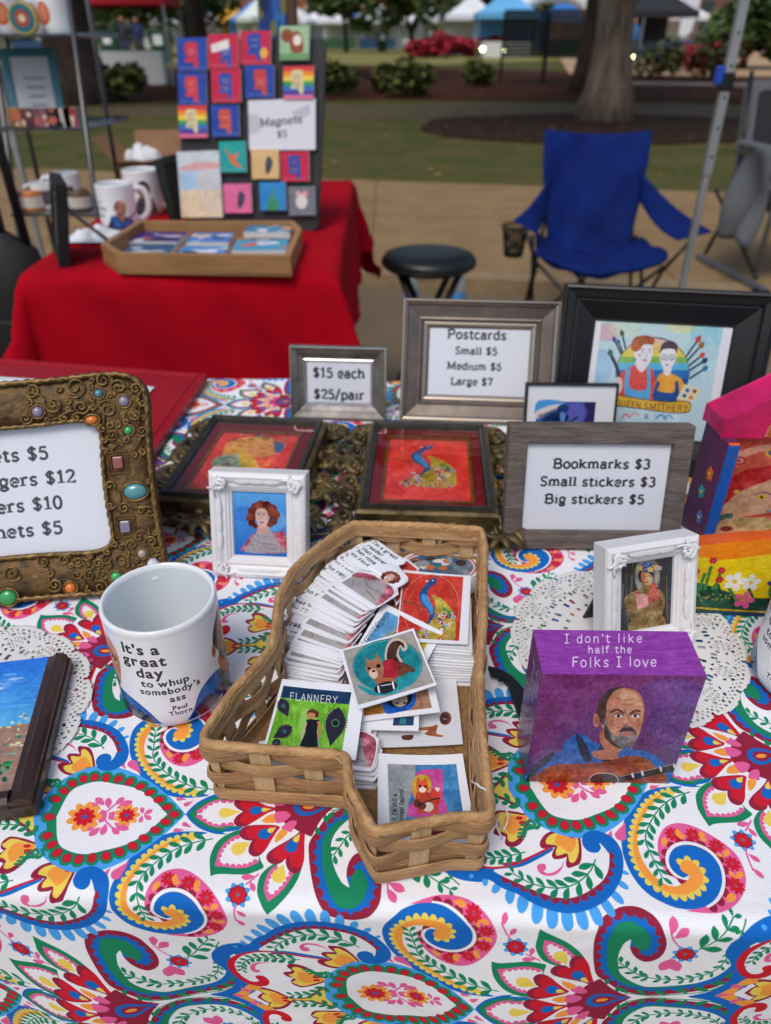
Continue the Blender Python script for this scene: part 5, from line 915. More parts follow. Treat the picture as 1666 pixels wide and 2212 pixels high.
# positions on the board are written in the sketch units of the board (tl 200,255  tr 1150,265  br 1130,1540  bl 200,1450)
bh=homog(((200,255),(1150,265),(1130,1540),(200,1450)),((0,BH),(BW,BH),(BW,0),(0,0)))
def board_item(name,label,cat,x0,y0,x1,y1,arr,th,group=None):
    c=[bh(np.array(q,float)) for q in ((x0,y1),(x1,y1),(x1,y0),(x0,y0))];w=np.linalg.norm(c[1]-c[0]);h=np.linalg.norm(c[3]-c[0])
    ctr=sum(c)/4;ang=math.atan2(c[1][1]-c[0][1],c[1][0]-c[0][0])
    m=MB();m.box(-w/2,w/2,-th,0,-h/2,h/2,0);m.quad((-w/2,-th-.0003,-h/2),(w/2,-th-.0003,-h/2),(w/2,-th-.0003,h/2),(-w/2,-th-.0003,h/2),1)
    import mathutils
    M=mathutils.Matrix.Translation((-.5428,2.0849,MZ))@mathutils.Euler((-R(12.5),0,R(-20.8))).to_matrix().to_4x4()@mathutils.Matrix.Translation((ctr[0],-.0085,ctr[1]))@mathutils.Matrix.Rotation(-ang,4,'Y')
    o=m.obj(name,[mat('tile_edge','#dcd8d0',.6),img_mat(name+label[:8],arr,.35)]);o.matrix_world=M;return tag(o,label,cat,group)
def mag(bg,st,fx,lb):
    c=art(72,72,((0,0),(100,0),(100,100),(0,100)),'#e0d0c0' if bg=='rainbow' else bg)
    if bg=='rainbow':
        for k,cc in enumerate(('#d83a3a','#ee8a2c','#f2d04a','#3f9a58','#2f6fc0','#5b3a92')): c.rect(0,k*15,100,k*15+15,cc)
        c.rect(0,88,100,100,'#e56a94')
    if st: state(c,fx[0],fx[1],fx[2],st)
    r=random.Random(lb)
    for k in range(5 if st else 0): c.stroke([(fx[0]-14,fx[1]-20+k*9),(fx[0]+10,fx[1]-21+k*9+r.uniform(-2,2))],2.,r.choice(('#3a3a6a','#c8a8a8','#d84a4a')))
    for k in range(8): c.stroke([(8+k*11,91),(14+k*11,90+r.uniform(-2,2))],2.5,'#c8ccd8',alpha=.7)
    return c
specs=[(212,262,402,468,'#2344a0','#c42f46',(50,50,60),'blue magnet with a red state shape, top left'),(412,242,606,455,'#c41f46','#2a4aa4',(60,62,52),'red magnet with a white banner over a blue state shape'),(620,225,812,432,'#c41f46','#2548a4',(48,46,62),'red magnet with a blue state shape and a yellow figure'),(870,195,1058,405,'#9dbf9a',None,(55,50,50),'pale green squirrel magnet above the board edge'),
 (212,480,396,684,'#2344a0','#cc3a44',(50,50,62),'blue magnet with a lettered red state shape, second row'),(430,462,620,670,'#c41f46','#2548a4',(50,48,60),'red magnet with a dark blue state shape, second row'),(648,438,836,642,'#2344a0','#c84038',(55,50,60),'blue magnet with a red state and pale bird, second row'),(897,445,1092,652,'rainbow','#d8cf9a',(48,46,56),'rainbow striped magnet below the squirrel'),
 (212,690,396,898,'rainbow','#d8cf9a',(48,46,56),'rainbow striped magnet at the left edge'),(425,688,608,893,'#2344a0','#d0503a',(52,50,58),'blue magnet with an orange state shape, third row'),(480,925,655,1130,'#20a09c',None,(50,50,50),'teal magnet with an orange bird'),(692,978,874,1176,'#d8b47c',None,(40,50,50),'tan magnet with handwriting and a dark bird'),
 (888,995,1074,1195,'#c41f46','#2548a4',(50,50,60),'red magnet with a blue state shape under the white card'),(505,1210,690,1408,'#dd6a9c',None,(50,50,50),'pink magnet with a grey bird'),(748,1200,922,1392,'#2a86c8',None,(50,50,50),'sky blue magnet with a green domed building'),(942,1230,1118,1428,'#70747e',None,(50,50,50),'grey magnet with a white possum')]
for s in specs:
    c=mag(s[4],s[5],s[6],s[7]);lb=s[7]
    if 'banner' in lb: c.poly([(8,30),(68,14),(70,42),(12,54)],'#e4dfd8',n=1)
    if 'yellow' in lb: c.ell(78,66,13,16,'#e8b548')
    if lb.startswith('pale green squirrel'): c.ell(25,28,20,20,'#8a4528');c.poly([(30,30),(55,15),(75,30),(80,75),(45,78),(35,55)],'#8f4a30');c.ell(60,42,14,16,'#e8ddd4');c.rect(0,80,100,100,'#6fa06a')
    if 'teal' in lb: c.poly([(20,20),(45,45),(75,35),(60,60),(85,85),(50,75),(35,50)],'#e0663a')
    if 'dark bird' in lb or 'grey bird' in lb: c.poly([(60,25),(78,40),(70,70),(55,85),(50,55)],'#3a3f52')
    if 'building' in lb: c.poly([(30,100),(30,70),(42,45),(50,20),(58,45),(70,70),(70,100)],'#3f8f6a')
    if 'possum' in lb: c.ell(50,52,22,26,'#d8d4d4');c.ell(38,25,10,10,'#e0a0a0');c.ell(64,25,10,10,'#e0a0a0')
    c.brush(.05,3);board_item('square_magnet',lb,'magnet',*s[:4],c.out(),.006,'square magnets on the black board')
c=art(300,216,((668,650),(1108,675),(1100,998),(664,962)),'#dcdce6');c.ell(690,800,70,62,'#c2c2ce');c.poly([(955,745),(1070,705),(1075,770),(965,815)],'#bfbfcb',n=1)
letter(c,'Magnets',880,820,68,'#3a3a44',True,align='c');letter(c,'$5',882,900,60,'#3a3a44',True,align='c')
board_item('price_card','white card reading Magnets $5 on the black board','card',668,655,1106,980,c.out(),.002)
c=art(150,240,((200,985),(480,995),(488,1440),(208,1430)),'#c9d3dc');c.poly([(220,1090),(340,1060),(480,1080),(480,1110),(230,1110)],'#d8a8a8',n=3);c.rect(215,1120,325,1240,'#a9cbe6');c.rect(210,1250,485,1435,'#dccfae')
for k in range(14): c.stroke([(340+k*10,1120),(345+k*10,1400)],3,('#c0b0c0','#a8b8cc','#dcc8b0')[k%3])
c.brush(.1,4);board_item('bagged_print','pale bagged print at the lower left of the black board','print',203,990,483,1435,c.out(),.004)
# banner behind the board
c=art(120,200,((0,0),(100,0),(100,200),(0,200)),'#1f3f86')
for k in range(30):
    r=random.Random(k);c.ell(r.uniform(0,100),r.uniform(0,140),r.uniform(4,14),r.uniform(3,10),r.choice(('#2f64b8','#152a5a','#7a7a3a','#3a7ac0')))
c.rect(0,140,100,200,'#2c3352');x0,z0=wp(568,150,3.3);x1,z1=wp(636,0,3.3);t=thing('hanging_banner','narrow blue patterned banner rising behind the magnet board','banner',(x0,3.3,.0))
w=x1-x0-.03;m=MB();m.box(0,w,-.01,.01,.75,1.75);m.quad((0,-.0105,.75),(w,-.0105,.75),(w,-.0105,1.75),(0,-.0105,1.75),1);m.obj('banner_cloth',[mat('banner_back','#2c3352',.8),img_mat('banner',c.out(),.6)],t)
MB().tube([(w+.02,0,0),(w+.02,0,1.8)],.02,8).obj('stand',mat('brown_stand','#5a4334',.7),t);MB().box(-.1,w+.12,-.15,.15,0,.02).obj('foot',mat('brown_stand','#5a4334'),t)
# octagonal wooden tray with bagged coasters
oak=mat('light_wood','#a87c50',.55,var=.2,vs=9,bump=.3,bs=80,stretch=(1,6,6),col2='#8f6840')
TP=[gp(*q,.79) for q in ((218,530),(298,479),(636,480),(653,497),(628,556),(250,550))]
cx=sum(p[0] for p in TP)/6;cy=sum(p[1] for p in TP)/6;t=thing('wooden_tray','shallow octagonal wooden tray of bagged prints on the red table','tray',(cx,cy,MZ))
loc=[(x-cx,y-cy) for x,y in TP][::-1]
MB().prism(loc,0,.006).obj('base',oak,t)
for k in range(6):
    (x0,y0),(x1,y1)=loc[k],loc[(k+1)%6];i=.93;m=MB()
    m.add([(x0,y0,0),(x1,y1,0),(x1*i,y1*i,0),(x0*i,y0*i,0),(x0,y0,.042),(x1,y1,.042),(x1*i,y1*i,.042),(x0*i,y0*i,.042)],[(0,3,2,1),(4,5,6,7),(0,1,5,4),(1,2,6,5),(2,3,7,6),(3,0,4,7)]);m.obj('side_board',oak,t,bevel=.0015)
def flat_print(name,label,cat,x,y,z,w,h,yaw,arr,th=.004,edge='#cfd2d8',group=None,tilt=(0,0),rough=.4):
    m=MB();m.box(-w/2,w/2,-h/2,h/2,0,th,0);m.quad((-w/2,-h/2,th+.0002),(w/2,-h/2,th+.0002),(w/2,h/2,th+.0002),(-w/2,h/2,th+.0002),1)
    o=m.obj(name,[mat('edge_'+edge[1:],edge,.5),img_mat(name,arr,rough)],loc=(x,y,z),rot=(tilt[0],tilt[1],yaw));return tag(o,label,cat,group)
pal=[('#3a2f7a','#c86a4a','purple and orange'),('#2f7ac8','#e4c9b0','blue and cream'),('#2c7fa8','#e8a04a','teal with an orange figure'),('#345a7a','#d8e0e6','slate and white'),('#3f8ac8','#dfe4ea','sky blue'),('#3a9ac0','#d8604a','light blue with a red figure')]
for k,(px,py,w) in enumerate(((342,508,.085),(455,510,.07),(585,500,.08),(322,535,.075),(436,540,.075),(565,538,.085))):
    c=art(64,48,((0,0),(100,0),(100,75),(0,75)),pal[k][0]);r=random.Random(k+50)
    for q in range(9): c.ell(r.uniform(5,95),r.uniform(5,70),r.uniform(6,22),r.uniform(4,12),r.choice((pal[k][0],pal[k][1],'#1d2a4a','#d8dce2')))
    x,y=gp(px,py,.775);flat_print('bagged_coaster','bagged coaster in %s, %s in the wooden tray'%(pal[k][2],('back left','back middle','back right','front left','front middle','front right')[k]),'coaster',x,y,MZ+.0065+.012*(k%3==2),w*1.35,.095,R(-4+5*k%9),c.out(),.014,group='bagged coasters in the wooden tray')
# mugs
mugw=mat('mug_ceramic','#e6e8ec',.12,coat=.5);mugi=mat('mug_glaze_inside','#dfe5e8',.1,coat=.5)
def mug(label,x,y,z,s,arr,face,handle,a0=None,group='printed white mugs',ns=96):
    """arr wraps 360 degrees starting at the handle; face = direction of print centre"""
    t=thing('printed_mug',label,'mug',(x,y,z),(0,0,face),group);m=MB();rad=.0405*s;H_=.095*s
    ring=[];uvs=[];zs=[.004*s]+list(np.linspace(.008*s,.089*s,9))
    P=np.zeros((len(zs),ns+1,3));U=np.zeros((len(zs),ns+1,2))
    for i,zz in enumerate(zs):
        for j in range(ns+1):
            a=-pi/2-pi+2*pi*j/ns;rr=rad-(.0025*s if i==0 else 0);P[i,j]=(rr*cos(a),rr*sin(a),zz);U[i,j]=(j/ns,(zz-.004*s)/(.085*s))
    m.grid(P,0,U);m.obj('printed_wall',[img_mat('mug_print',arr,.13,coat=.6)] if not isinstance(arr,bpy.types.Material) else [arr],t,smooth=True)
    MB().lathe([(0,.0015*s),(rad-.006*s,.0),(rad-.003*s,.002*s),(rad-.0022*s,.0045*s)],ns).obj('foot',mugw,t,smooth=True);m=MB();m.lathe([(rad,.0885*s),(rad+.0002*s,.092*s),(rad-.0005*s,.0945*s),(rad-.0018*s,.0952*s),(rad-.0032*s,.0942*s),(rad-.0036*s,.091*s)],ns);m.obj('rim',mugw,t,smooth=True)
    MB().lathe([(rad-.0036*s,.091*s),(rad-.0038*s,.02*s),(rad-.007*s,.008*s),(0,.0065*s)],ns).obj('inside',mugi,t,smooth=True)
    hp=[(cos(handle)*(rad-.002*s+dx*s),sin(handle)*(rad-.002*s+dx*s),zz*s) for dx,zz in ((0,.078),(.012,.082),(.024,.076),(.030,.06),(.030,.044),(.024,.028),(.012,.018),(0,.02))]
    hp=np.array(hp);q=[];
    from mathutils import Vector
    pp=crv(hp[:,[0,2]],5,False);py_=crv(hp[:,[1,2]],5,False);MB().tube(np.stack([pp[:,0],py_[:,0],pp[:,1]],1),.0052*s,10,flat=1.3).obj('handle',mugw,t,smooth=True)
    return t
def mug_art(kind,w=1256,h=420):
    """wrap print, width 254 mm x height 85 mm"""
    c=Canvas(w,h,0,0,254,85,'#f0f1f4',1);c.ysign=1
    c.tf=lambda p:np.asarray(p,float)
    return c

def mugc(w=1016,h=340):
    c=Canvas(w,h,0,0,254,85,'#eef0f4',1);c.tf=lambda p:np.asarray(p,float)*[1,-1]+[0,85];c.ysign=-1;return c
c=mugc(508,170);man(c,140,42,30);c.stroke([(150,66),(185,50)],4,'#7a4a2c');letter(c,'It s a',86,30,10,'#222',wt=.14,align='c');letter(c,'great day',86,44,10,'#222',wt=.14,align='c');letter(c,'to whup',86,58,8,'#222',wt=.14,align='c')
x,y=gp(262,492,.752);mug('white mug with the bald man portrait just behind the wooden tray',x,y,MZ,1.12,c.out(),R(8),0.2)
c=mugc(508,170);c.poly([(118,85),(116,60),(128,45),(146,45),(158,60),(160,85)],'#4b4a55',nz=.2);c.ell(137,30,14,17,'#3a2622');c.ell(137,33,9,12,'#b98a74');letter(c,'a great',80,30,9,'#222',wt=.14,align='c')
x,y=gp(318,462,.752);mug('white mug with a dark haired portrait beside the magnet board',x,y,MZ,1.2,c.out(),R(4),0.0)
# little mugs and candles on the wire shelf
wire=mat('shelf_metal','#5d5b5c',.35,.85);wirel=mat('shelf_edge','#8f9296',.35,.8)
def at(px,py,Y): x,z=wp(px,py,Y);return (x,Y,z)
sh=thing('wire_shelf','three tier folding metal display shelf at the left edge','shelf',at(60,560,2.3)[:2]+(-.08,));o0=np.array(sh.location)
def rel(px,py,Y): return tuple(np.array(at(px,py,Y))-o0)
def cr1(x,y): return x*.4972*.5423,y*.4972*.5422
for a,b,Ya,Yb in (((-30,500),(180,2100),2.25,2.12),((555,0),(775,1690),2.25,2.12),((700,0),(955,1500),2.6,2.75),((215,1030),(430,1960),2.5,2.6)):
    p=np.array(rel(*cr1(*a),Ya));q=np.array(rel(*cr1(*b),Yb));d=(q-p)/(q[2]-p[2]);top=p+d*(1.45-o0[2]-p[2]);bot=p+d*(0.-p[2]);MB().tube([top,bot],.0075,8).obj('leg',wire,sh,smooth=True)
SHZ=[]
for (xl,xr,yy,xbl,xbr,yb,Ya,Yb) in ((-250,590,285,-250,745,262,2.25,2.55),(15,700,1032,60,850,975,2.2,2.5),(100,775,1722,160,880,1700,2.16,2.46)):
    A=np.array(rel(*cr1(xl,yy),Ya));B=np.array(rel(*cr1(xr,yy),Ya));z=A[2];Cx=rel(*cr1(xbr,yb),Yb)[0];Dx=rel(*cr1(xbl,yb),Yb)[0];ya_=Ya-o0[1];yb_=Yb-o0[1]
    SHZ.append((z+o0[2],Ya,Yb));w0,w1=A[0],B[0];w2=w1+.02;w3=w0+.02
    MB().prism([(w0,ya_),(w1,ya_),(w2,yb_),(w3,yb_)],z-.004,z).obj('shelf_plate',mat('shelf_glass','#8f979c',.2,.2),sh)
    MB().tube([(w0,ya_,z),(w1,ya_,z),(w2,yb_,z),(w3,yb_,z)],.006,8,closed=True).obj('shelf_rim',wirel,sh,smooth=True)
def on_shelf(k,px,py=None):
    z,Ya,Yb=SHZ[k];Y=Ya+.08;v=None;u=(px-833)/FPX
    # point on the shelf plane at depth Y
    kk=(Y*CP+(CAMZ-z)*SP);return (u*kk,Y,z+.001)
c=mugc(508,170);c.ell(127,42,20,26,'#c8563a');c.ell(127,42,14,19,'#e0886a');a1=c.out()
x,y,z=on_shelf(0,15);mug('white mug with an orange oval print, left on the top shelf',x,y,z,1.,a1,R(20),0.,group='mugs on the wire shelf')
x,y,z=on_shelf(0,128);mug('white mug with an orange oval print, right on the top shelf',x,y,z,1.,a1,R(-25),3.,group='mugs on the wire shelf')
c=mugc(508,170);c.poly([(100,60),(110,20),(140,18),(152,60)],'#7a2f3a',nz=.2);x,y,z=on_shelf(0,62);mug('mug with a dark red print between the orange ones on the top shelf',x,y+.06,z,.95,c.out(),R(10),1.,group='mugs on the wire shelf')
c=mugc(508,170);c.ell(150,35,9,12,'#4a342c');c.poly([(135,85),(140,50),(160,50),(168,85)],'#3f6a8c');x,y,z=on_shelf(2,153);mug('white mug with a small portrait on the bottom shelf',x,y,z,1.,c.out(),R(5),3.,group='mugs on the wire shelf')
c=mugc(508,170);c.rect(60,20,200,70,'#5a5560');x,y,z=on_shelf(2,100);mug('grey printed short mug on the bottom shelf',x,y,z,.75,c.out(),R(5),3.,group='mugs on the wire shelf')
c=art(64,64,((0,0),(100,0),(100,100),(0,100)),'#1f6f80');c.ell(50,50,30,30,'#b04a3a');c.ell(50,50,14,14,'#e0d0b0')
x,y,z=on_shelf(0,80);t=thing('round_tin','round teal and yellow tin standing on edge on the top shelf','tin',(x,y-.06,z+.036),(pi/2,0,0));MB().lathe([(0,-.012),(.036,-.012),(.036,.012),(0,.012)],24).obj('rim',mat('tin_yellow','#c9b264',.4,.5),t)
m=MB();n=24;m.add([(.031*cos(k*2*pi/n),.031*sin(k*2*pi/n),.0125) for k in range(n)],[tuple(range(n))],0,[(.5+.5*cos(k*2*pi/n),.5+.5*sin(k*2*pi/n)) for k in range(n)]);m.obj('lid_print',img_mat('tin',c.out(),.4),t)
# teal framed notice + row of small blocks on the middle shelf
z,Ya,Yb=SHZ[1];x,y,_=on_shelf(1,72);t=thing('framed_notice','teal picture frame with a white notice on the middle shelf','picture frame',(x,y+.05,z),(-R(16),0,R(14)))
w,h=.14,.185;m=MB()
for x0,x1,z0,z1 in ((-w/2,-w/2+.02,0,h),(w/2-.02,w/2,0,h),(-w/2+.02,w/2-.02,0,.02),(-w/2+.02,w/2-.02,h-.02,h)): m.box(x0,x1,-.008,.006,z0,z1)
m.obj('frame',mat('teal_paint','#2f6f80',.5),t,bevel=.002)
c=art(96,132,((0,0),(100,0),(100,140),(0,140)),'#c3c6cc');
for k,wd_ in enumerate(('Please','ask','about','stickers')): letter(c,wd_,55,52+k*22,16,'#4a4e55',True,align='c') if wd_!='stickers' else None
m=MB();m.quad((-w/2+.018,-.002,.018),(w/2-.018,-.002,.018),(w/2-.018,-.002,h-.018),(-w/2+.018,-.002,h-.018));c2=art(96,132,((0,0),(100,0),(100,140),(0,140)),'#c3c6cc')
for k in range(4): c2.rect(30+k*3,48+k*21,82-k*2,54+k*21,'#8a8e96')
m.obj('notice_sheet',img_mat('notice',c2.out(),.5),t)
for k,(px,cc) in enumerate(((55,'#a8763a'),(82,'#6a3a3c'),(110,'#8c5a6c'),(137,'#2c2c30'),(158,'#c9c0bc'),(172,'#a83a4c'))):
    x,y,_=on_shelf(1,px);c=art(32,32,((0,0),(100,0),(100,100),(0,100)),cc);r=random.Random(k);[c.ell(r.uniform(10,90),r.uniform(10,90),r.uniform(8,22),r.uniform(8,20),r.choice(('#d8c8b8','#3a2f3a','#c86a5a'))) for _ in range(6)]
    m=MB();m.box(-.017,.017,0,.03,0,.045);m.quad((-.017,-.0003,0),(.017,-.0003,0),(.017,-.0003,.045),(-.017,-.0003,.045),1)
    tag(m.obj('painted_block',[mat('edge_block','#9a948e',.5),img_mat('block%d'%k,c.out(),.4)],loc=(x,y-.055,z+.001)),'small painted block in a row on the middle shelf, %s'%('ochre, at the left end','dark red, second','mauve, third','black and white, fourth','pale, fifth','crimson, at the right end')[k],'block','painted blocks on the shelf')
x,y,z=on_shelf(2,80);
for k,(px,cc,lb) in enumerate(((62,'#8f6a5a','brown'),(85,'#c0763a','orange'),(185,'#5a4d30','olive'))):
    x,y,z=on_shelf(2,px);t=thing('candle_jar','small %s candle jar on the bottom shelf'%lb,'jar',(x,y-.03,z),group='jars on the bottom shelf');MB().lathe([(0,0),(.028,0),(.03,.004),(.03,.05),(.027,.055),(0,.052)],20).obj('jar',mat('jar_%s'%lb,cc,.2),t,smooth=True);MB().lathe([(.0302,.012),(.0302,.04)],20).obj('paper_label',mat('jar_label','#d8cfc4',.6),t)
# black easel-back frame seen edge-on
bkw=mat('black_wood','#17181a',.45,var=.15,vs=60)
x,y=gp(140,577,.752);t=thing('picture_frame','black picture frame seen from the side with its strut on the red table','picture frame',(x-.16*.42,y+.16*.906,MZ),(0,0,R(-65)))
fr=MB().box(0,.20,-.007,.007,0,.16);m=MB()
for x0,x1,z0,z1 in ((0,.02,0,.165),(.14,.16,0,.165),(.02,.14,0,.02),(.02,.14,.145,.165)): m.box(x0,x1,-.012,.012,z0,z1)
m.obj('frame',bkw,t,bevel=.002,rot=(-R(10),0,0));MB().box(.02,.14,-.003,.003,.02,.145).obj('backing',mat('backing_dark','#2b2b2c',.7),t,rot=(-R(10),0,0));MB().box(.02,.14,-.0045,-.0035,.02,.145).obj('card_sheet',mat('card_grey','#9a9da4',.5),t,rot=(-R(10),0,0))
MB().add([(.06,.012,.12),(.10,.012,.12),(.115,.13,.0),(.045,.13,0),(.06,.017,.12),(.10,.017,.12),(.115,.135,.0),(.045,.135,0)],[(0,1,2,3),(7,6,5,4),(0,4,5,1),(1,5,6,2),(2,6,7,3),(3,7,4,0)]).obj('strut',bkw,t)
# cardboard box with paper, on a crate beyond the table
card=mat('cardboard','#8a6446',.85,var=.1,vs=12);
x0,z0=wp(330,405,3.05);t=thing('cardboard_box','open cardboard box stuffed with white paper behind the mugs','box',(x0,3.1,z0-.12));w=.105
for a in ((-w,w,-w,-w+.004),(-w,w,w-.004,w),(-w,-w+.004,-w+.004,w-.004),(w-.004,w,-w+.004,w-.004)): MB().box(a[0],a[1],a[2],a[3],0,.21).obj('side',card,t)
for k,(sx,sy) in enumerate(((0,-1),(0,1),(-1,0),(1,0))):
    L=.1;o_=(sx*w,sy*w,.21);px_,py_=(1,0) if sx==0 else (0,1);e=(sx*L*(.75 if k else .5),sy*L*.7,L*(.85 if k else .15));hw=w*.95
    MB().add([(o_[0]-px_*hw,o_[1]-py_*hw,.21),(o_[0]+px_*hw,o_[1]+py_*hw,.21),(o_[0]+px_*hw+e[0],o_[1]+py_*hw+e[1],.21+e[2]),(o_[0]-px_*hw+e[0],o_[1]-py_*hw+e[1],.21+e[2])],[(0,1,2,3)]).obj('flap',card,t).modifiers.new('s','SOLIDIFY').thickness=.004
m=MB();r=random.Random(2)
for k in range(14): 
    a=r.uniform(0,6.3);q_=r.uniform(0,.06);m.sphere(-.03+cos(a)*q_,.02+sin(a)*q_,.185+r.uniform(0,.045),r.uniform(.02,.035),r.uniform(.02,.035),r.uniform(.015,.04),7,4)
o=m.obj('crumpled_paper',mat('tissue','#dfe3e8',.8),t,smooth=False);o['kind']='stuff'
MB().box(-w,w,-w,w,0,.004).obj('bottom',card,t)
t=thing('storage_crate','grey crate standing under the cardboard box','crate',(x0,3.1,-.08));MB().box(-.18,.18,-.14,.14,0,z0-.12+.08).obj('body',mat('crate_grey','#5c5f63',.6),t,bevel=.01);MB().box(-.19,.19,-.15,.15,.35,.38).obj('rim',mat('crate_grey','#5c5f63'),t,bevel=.004)
x,y=gp(372,478,.752);t=thing('picture_frame','dark green framed picture standing edge-on between the mugs and the magnet board','picture frame',(x,y,MZ),(0,0,R(76)))
m=MB()
for x0_,x1_,za,zb in ((0,.018,0,.15),(.122,.14,0,.15),(.018,.122,0,.018),(.018,.122,.132,.15)): m.box(x0_,x1_,-.009,.009,za,zb)
m.obj('frame',mat('dark_green','#16281f',.5),t,bevel=.002,rot=(R(-8),0,0));MB().box(.018,.122,-.003,.003,.018,.132).obj('backing',mat('backing_dark','#2b2b2c'),t,rot=(R(-8),0,0))
x,y=gp(205,515,.752);m=MB();P=np.zeros((12,12,3));r=random.Random(1)
for i in range(12):
    for j in range(12): P[i,j]=((j/11-.5)*.12,(i/11-.5)*.12,.004+r.uniform(0,.03)*sin(pi*i/11)*sin(pi*j/11))
m.grid(P);tag(m.obj('crumpled_doily',mat('tissue','#dfe3e8'),loc=(x,y,MZ+.001)),'crumpled white doily left of the wooden tray','doily')
# black bag at the left edge
t=thing('shoulder_bag','black bag hanging at the far left behind the red table','bag',(*(wp(-5,520,1.9)[0],1.9),.35))
P=[];n=16
for z,rx,ry in ((0,.07,.05),(.03,.1,.08),(.15,.115,.085),(.28,.11,.08),(.37,.09,.06),(.41,.03,.02)): P.append([(rx*cos(2*pi*k/n)*(1+.06*sin(3*k+z*20)),ry*sin(2*pi*k/n)*(1+.06*cos(2*k+z*15)),z) for k in range(n)])
MB().loops(P).obj('body',mat('black_nylon','#0f1012',.7,bump=.3,bs=60),t,smooth=True);MB().tube([(-.07,0,.38),(-.06,0,.7),(0,0,.86),(.06,0,.7),(.07,0,.38)],.012,8).obj('strap',mat('black_nylon','#0f1012'),t,smooth=True);MB().box(-.06,.06,-.105,-.09,.08,.22).obj('pocket',mat('black_nylon','#0f1012'),t,bevel=.01)
t=thing('bar_stand','dark stand holding the black bag','stand',(wp(-5,520,1.93)[0],1.96,-.08));MB().tube([(0,0,0),(0,0,1.32)],.012,8).obj('post',bkp,t);MB().tube([(0,0,1.3),(0,-.09,1.3)],.008,6).obj('hook',bkp,t);MB().lathe([(0,.0),(.16,.0),(.15,.012),(0,.02)],20).obj('base',bkp,t)
# ------------------------------------------------------------------ stool
x,y=gp(927,546,.53);t=thing('folding_stool','round black padded folding stool right of the red table','stool',(x,y,-.08));sz=.61;vin=mat('black_vinyl','#101214',.38,bump=.1,bs=300);tb_=mat('black_tube','#131416',.35,.3)
sr=.165;MB().lathe([(0,sz),(sr*.7,sz+.002),(sr*.93,sz-.006),(sr,sz-.022),(sr*.98,sz-.04),(sr*.9,sz-.05),(0,sz-.05)],40).obj('seat',vin,t,smooth=True);MB().tube([(sr*.99*cos(a),sr*.99*sin(a),sz-.034) for a in np.linspace(0,2*pi,40,endpoint=False)],.003,6,closed=True).obj('seat_piping',vin,t,smooth=True)
for sx in (-1,1):
    for sy,f in ((-1,1),(1,-1)): MB().tube([(sx*.11*f if 0 else sx*.1*sy,-.09,sz-.05),(-sx*.14*sy,-.09+.0,0)] if sy<0 else [(sx*.1,.09,sz-.05),(-sx*.14,.09,0)],.012,8).obj('leg',tb_,t,smooth=True)
for xx,zz in ((-.14,.01),(.14,.01),(0,.33),(-.09,.12),(.09,.12)): MB().tube([(xx,-.09,zz),(xx,.09,zz)],.009,8).obj('crossbar',tb_,t,smooth=True)
# water bottles behind the stool
clr=mat('clear_plastic','#cfe0ea',.1,trans=.75);
for k,(px,lb) in enumerate(((888,'left water bottle standing behind the stool'),(990,'right water bottle standing behind the stool'))):
    x,y=gp(px,642+4*k,.0);t=thing('water_bottle',lb,'bottle',(x,y-.0,-.08),group='water bottles behind the stool');s=1.15
    MB().lathe([(0,0),(.03*s,0),(.033*s,.01),(.033*s,.05),(.030*s,.055),(.033*s,.06),(.033*s,.14*s),(.028*s,.16*s),(.013*s,.195*s),(.012*s,.2*s)],20).obj('body',clr,t,smooth=True);MB().lathe([(.0335*s,.07),(.0335*s,.12)],20).obj('paper_label',mat('label_blue','#4f8fd0',.4),t);MB().lathe([(.013*s,.2*s),(.014*s,.2*s),(.014*s,.218*s),(0,.218*s)],14).obj('cap',mat('cap_white','#e8ebee',.4),t)
# ------------------------------------------------------------------ blue camp chair
cb=mat('blue_canvas','#0a2162',.85,var=.15,vs=5,bump=.3,bs=500,spec=.15);X0,_=wp(1280,430,3.5)
t=thing('camp_chair','royal blue folding camp chair with a mesh cup holder on the sidewalk','camp chair',(X0,3.35,-.08),(0,0,R(-6)))
def cloth_panel(name,fn,a=18,b=18,th=.003,mt=cb):
    P=np.zeros((a,b,3))
    for i in range(a):
        for j in range(b): P[i,j]=fn(j/(b-1),i/(a-1))
    m=MB();m.grid(P);o=m.obj(name,mt,t,smooth=True);o.modifiers.new('s','SOLIDIFY').thickness=th;return o
wr=lambda u,v,k: .009*sin(u*9+v*7+k+2*sin(v*5))+.006*sin(v*13-u*15+k*2)+.004*sin(u*31+v*3)
def backf(u,v):
    w=.235-.055*max(0,1-v*1.35)**1.0+.0*v;x=(u-.5)*2*w;sag=.07*(1-(2*u-1)**2)*(1-.3*v);return (x,.16+.21*v+sag*(.4+.6*v)+wr(u,v,1),.385+.50*v-.02*(1-(2*u-1)**2)*v)
cloth_panel('backrest',backf,26,22)
def seatf(u,v):
    w=.24+.03*(1-v);x=(u-.5)*2*w;return (x,-.20+.44*v,.455-.06*(1-(2*u-1)**2)+.02*(1-v)*abs(2*u-1)*2+.07*max(0,v-.8)+wr(u,v,3)*.8-(.02 if v<.03 else 0))
cloth_panel('seat',seatf,22,22)
MB().tube([(-.245+.49*k/12,-.205+.01*sin(k),.45-.06*(1-(2*k/12-1)**2)+.015) for k in range(13)],.008,6).obj('seat_hem',cb,t,smooth=True)
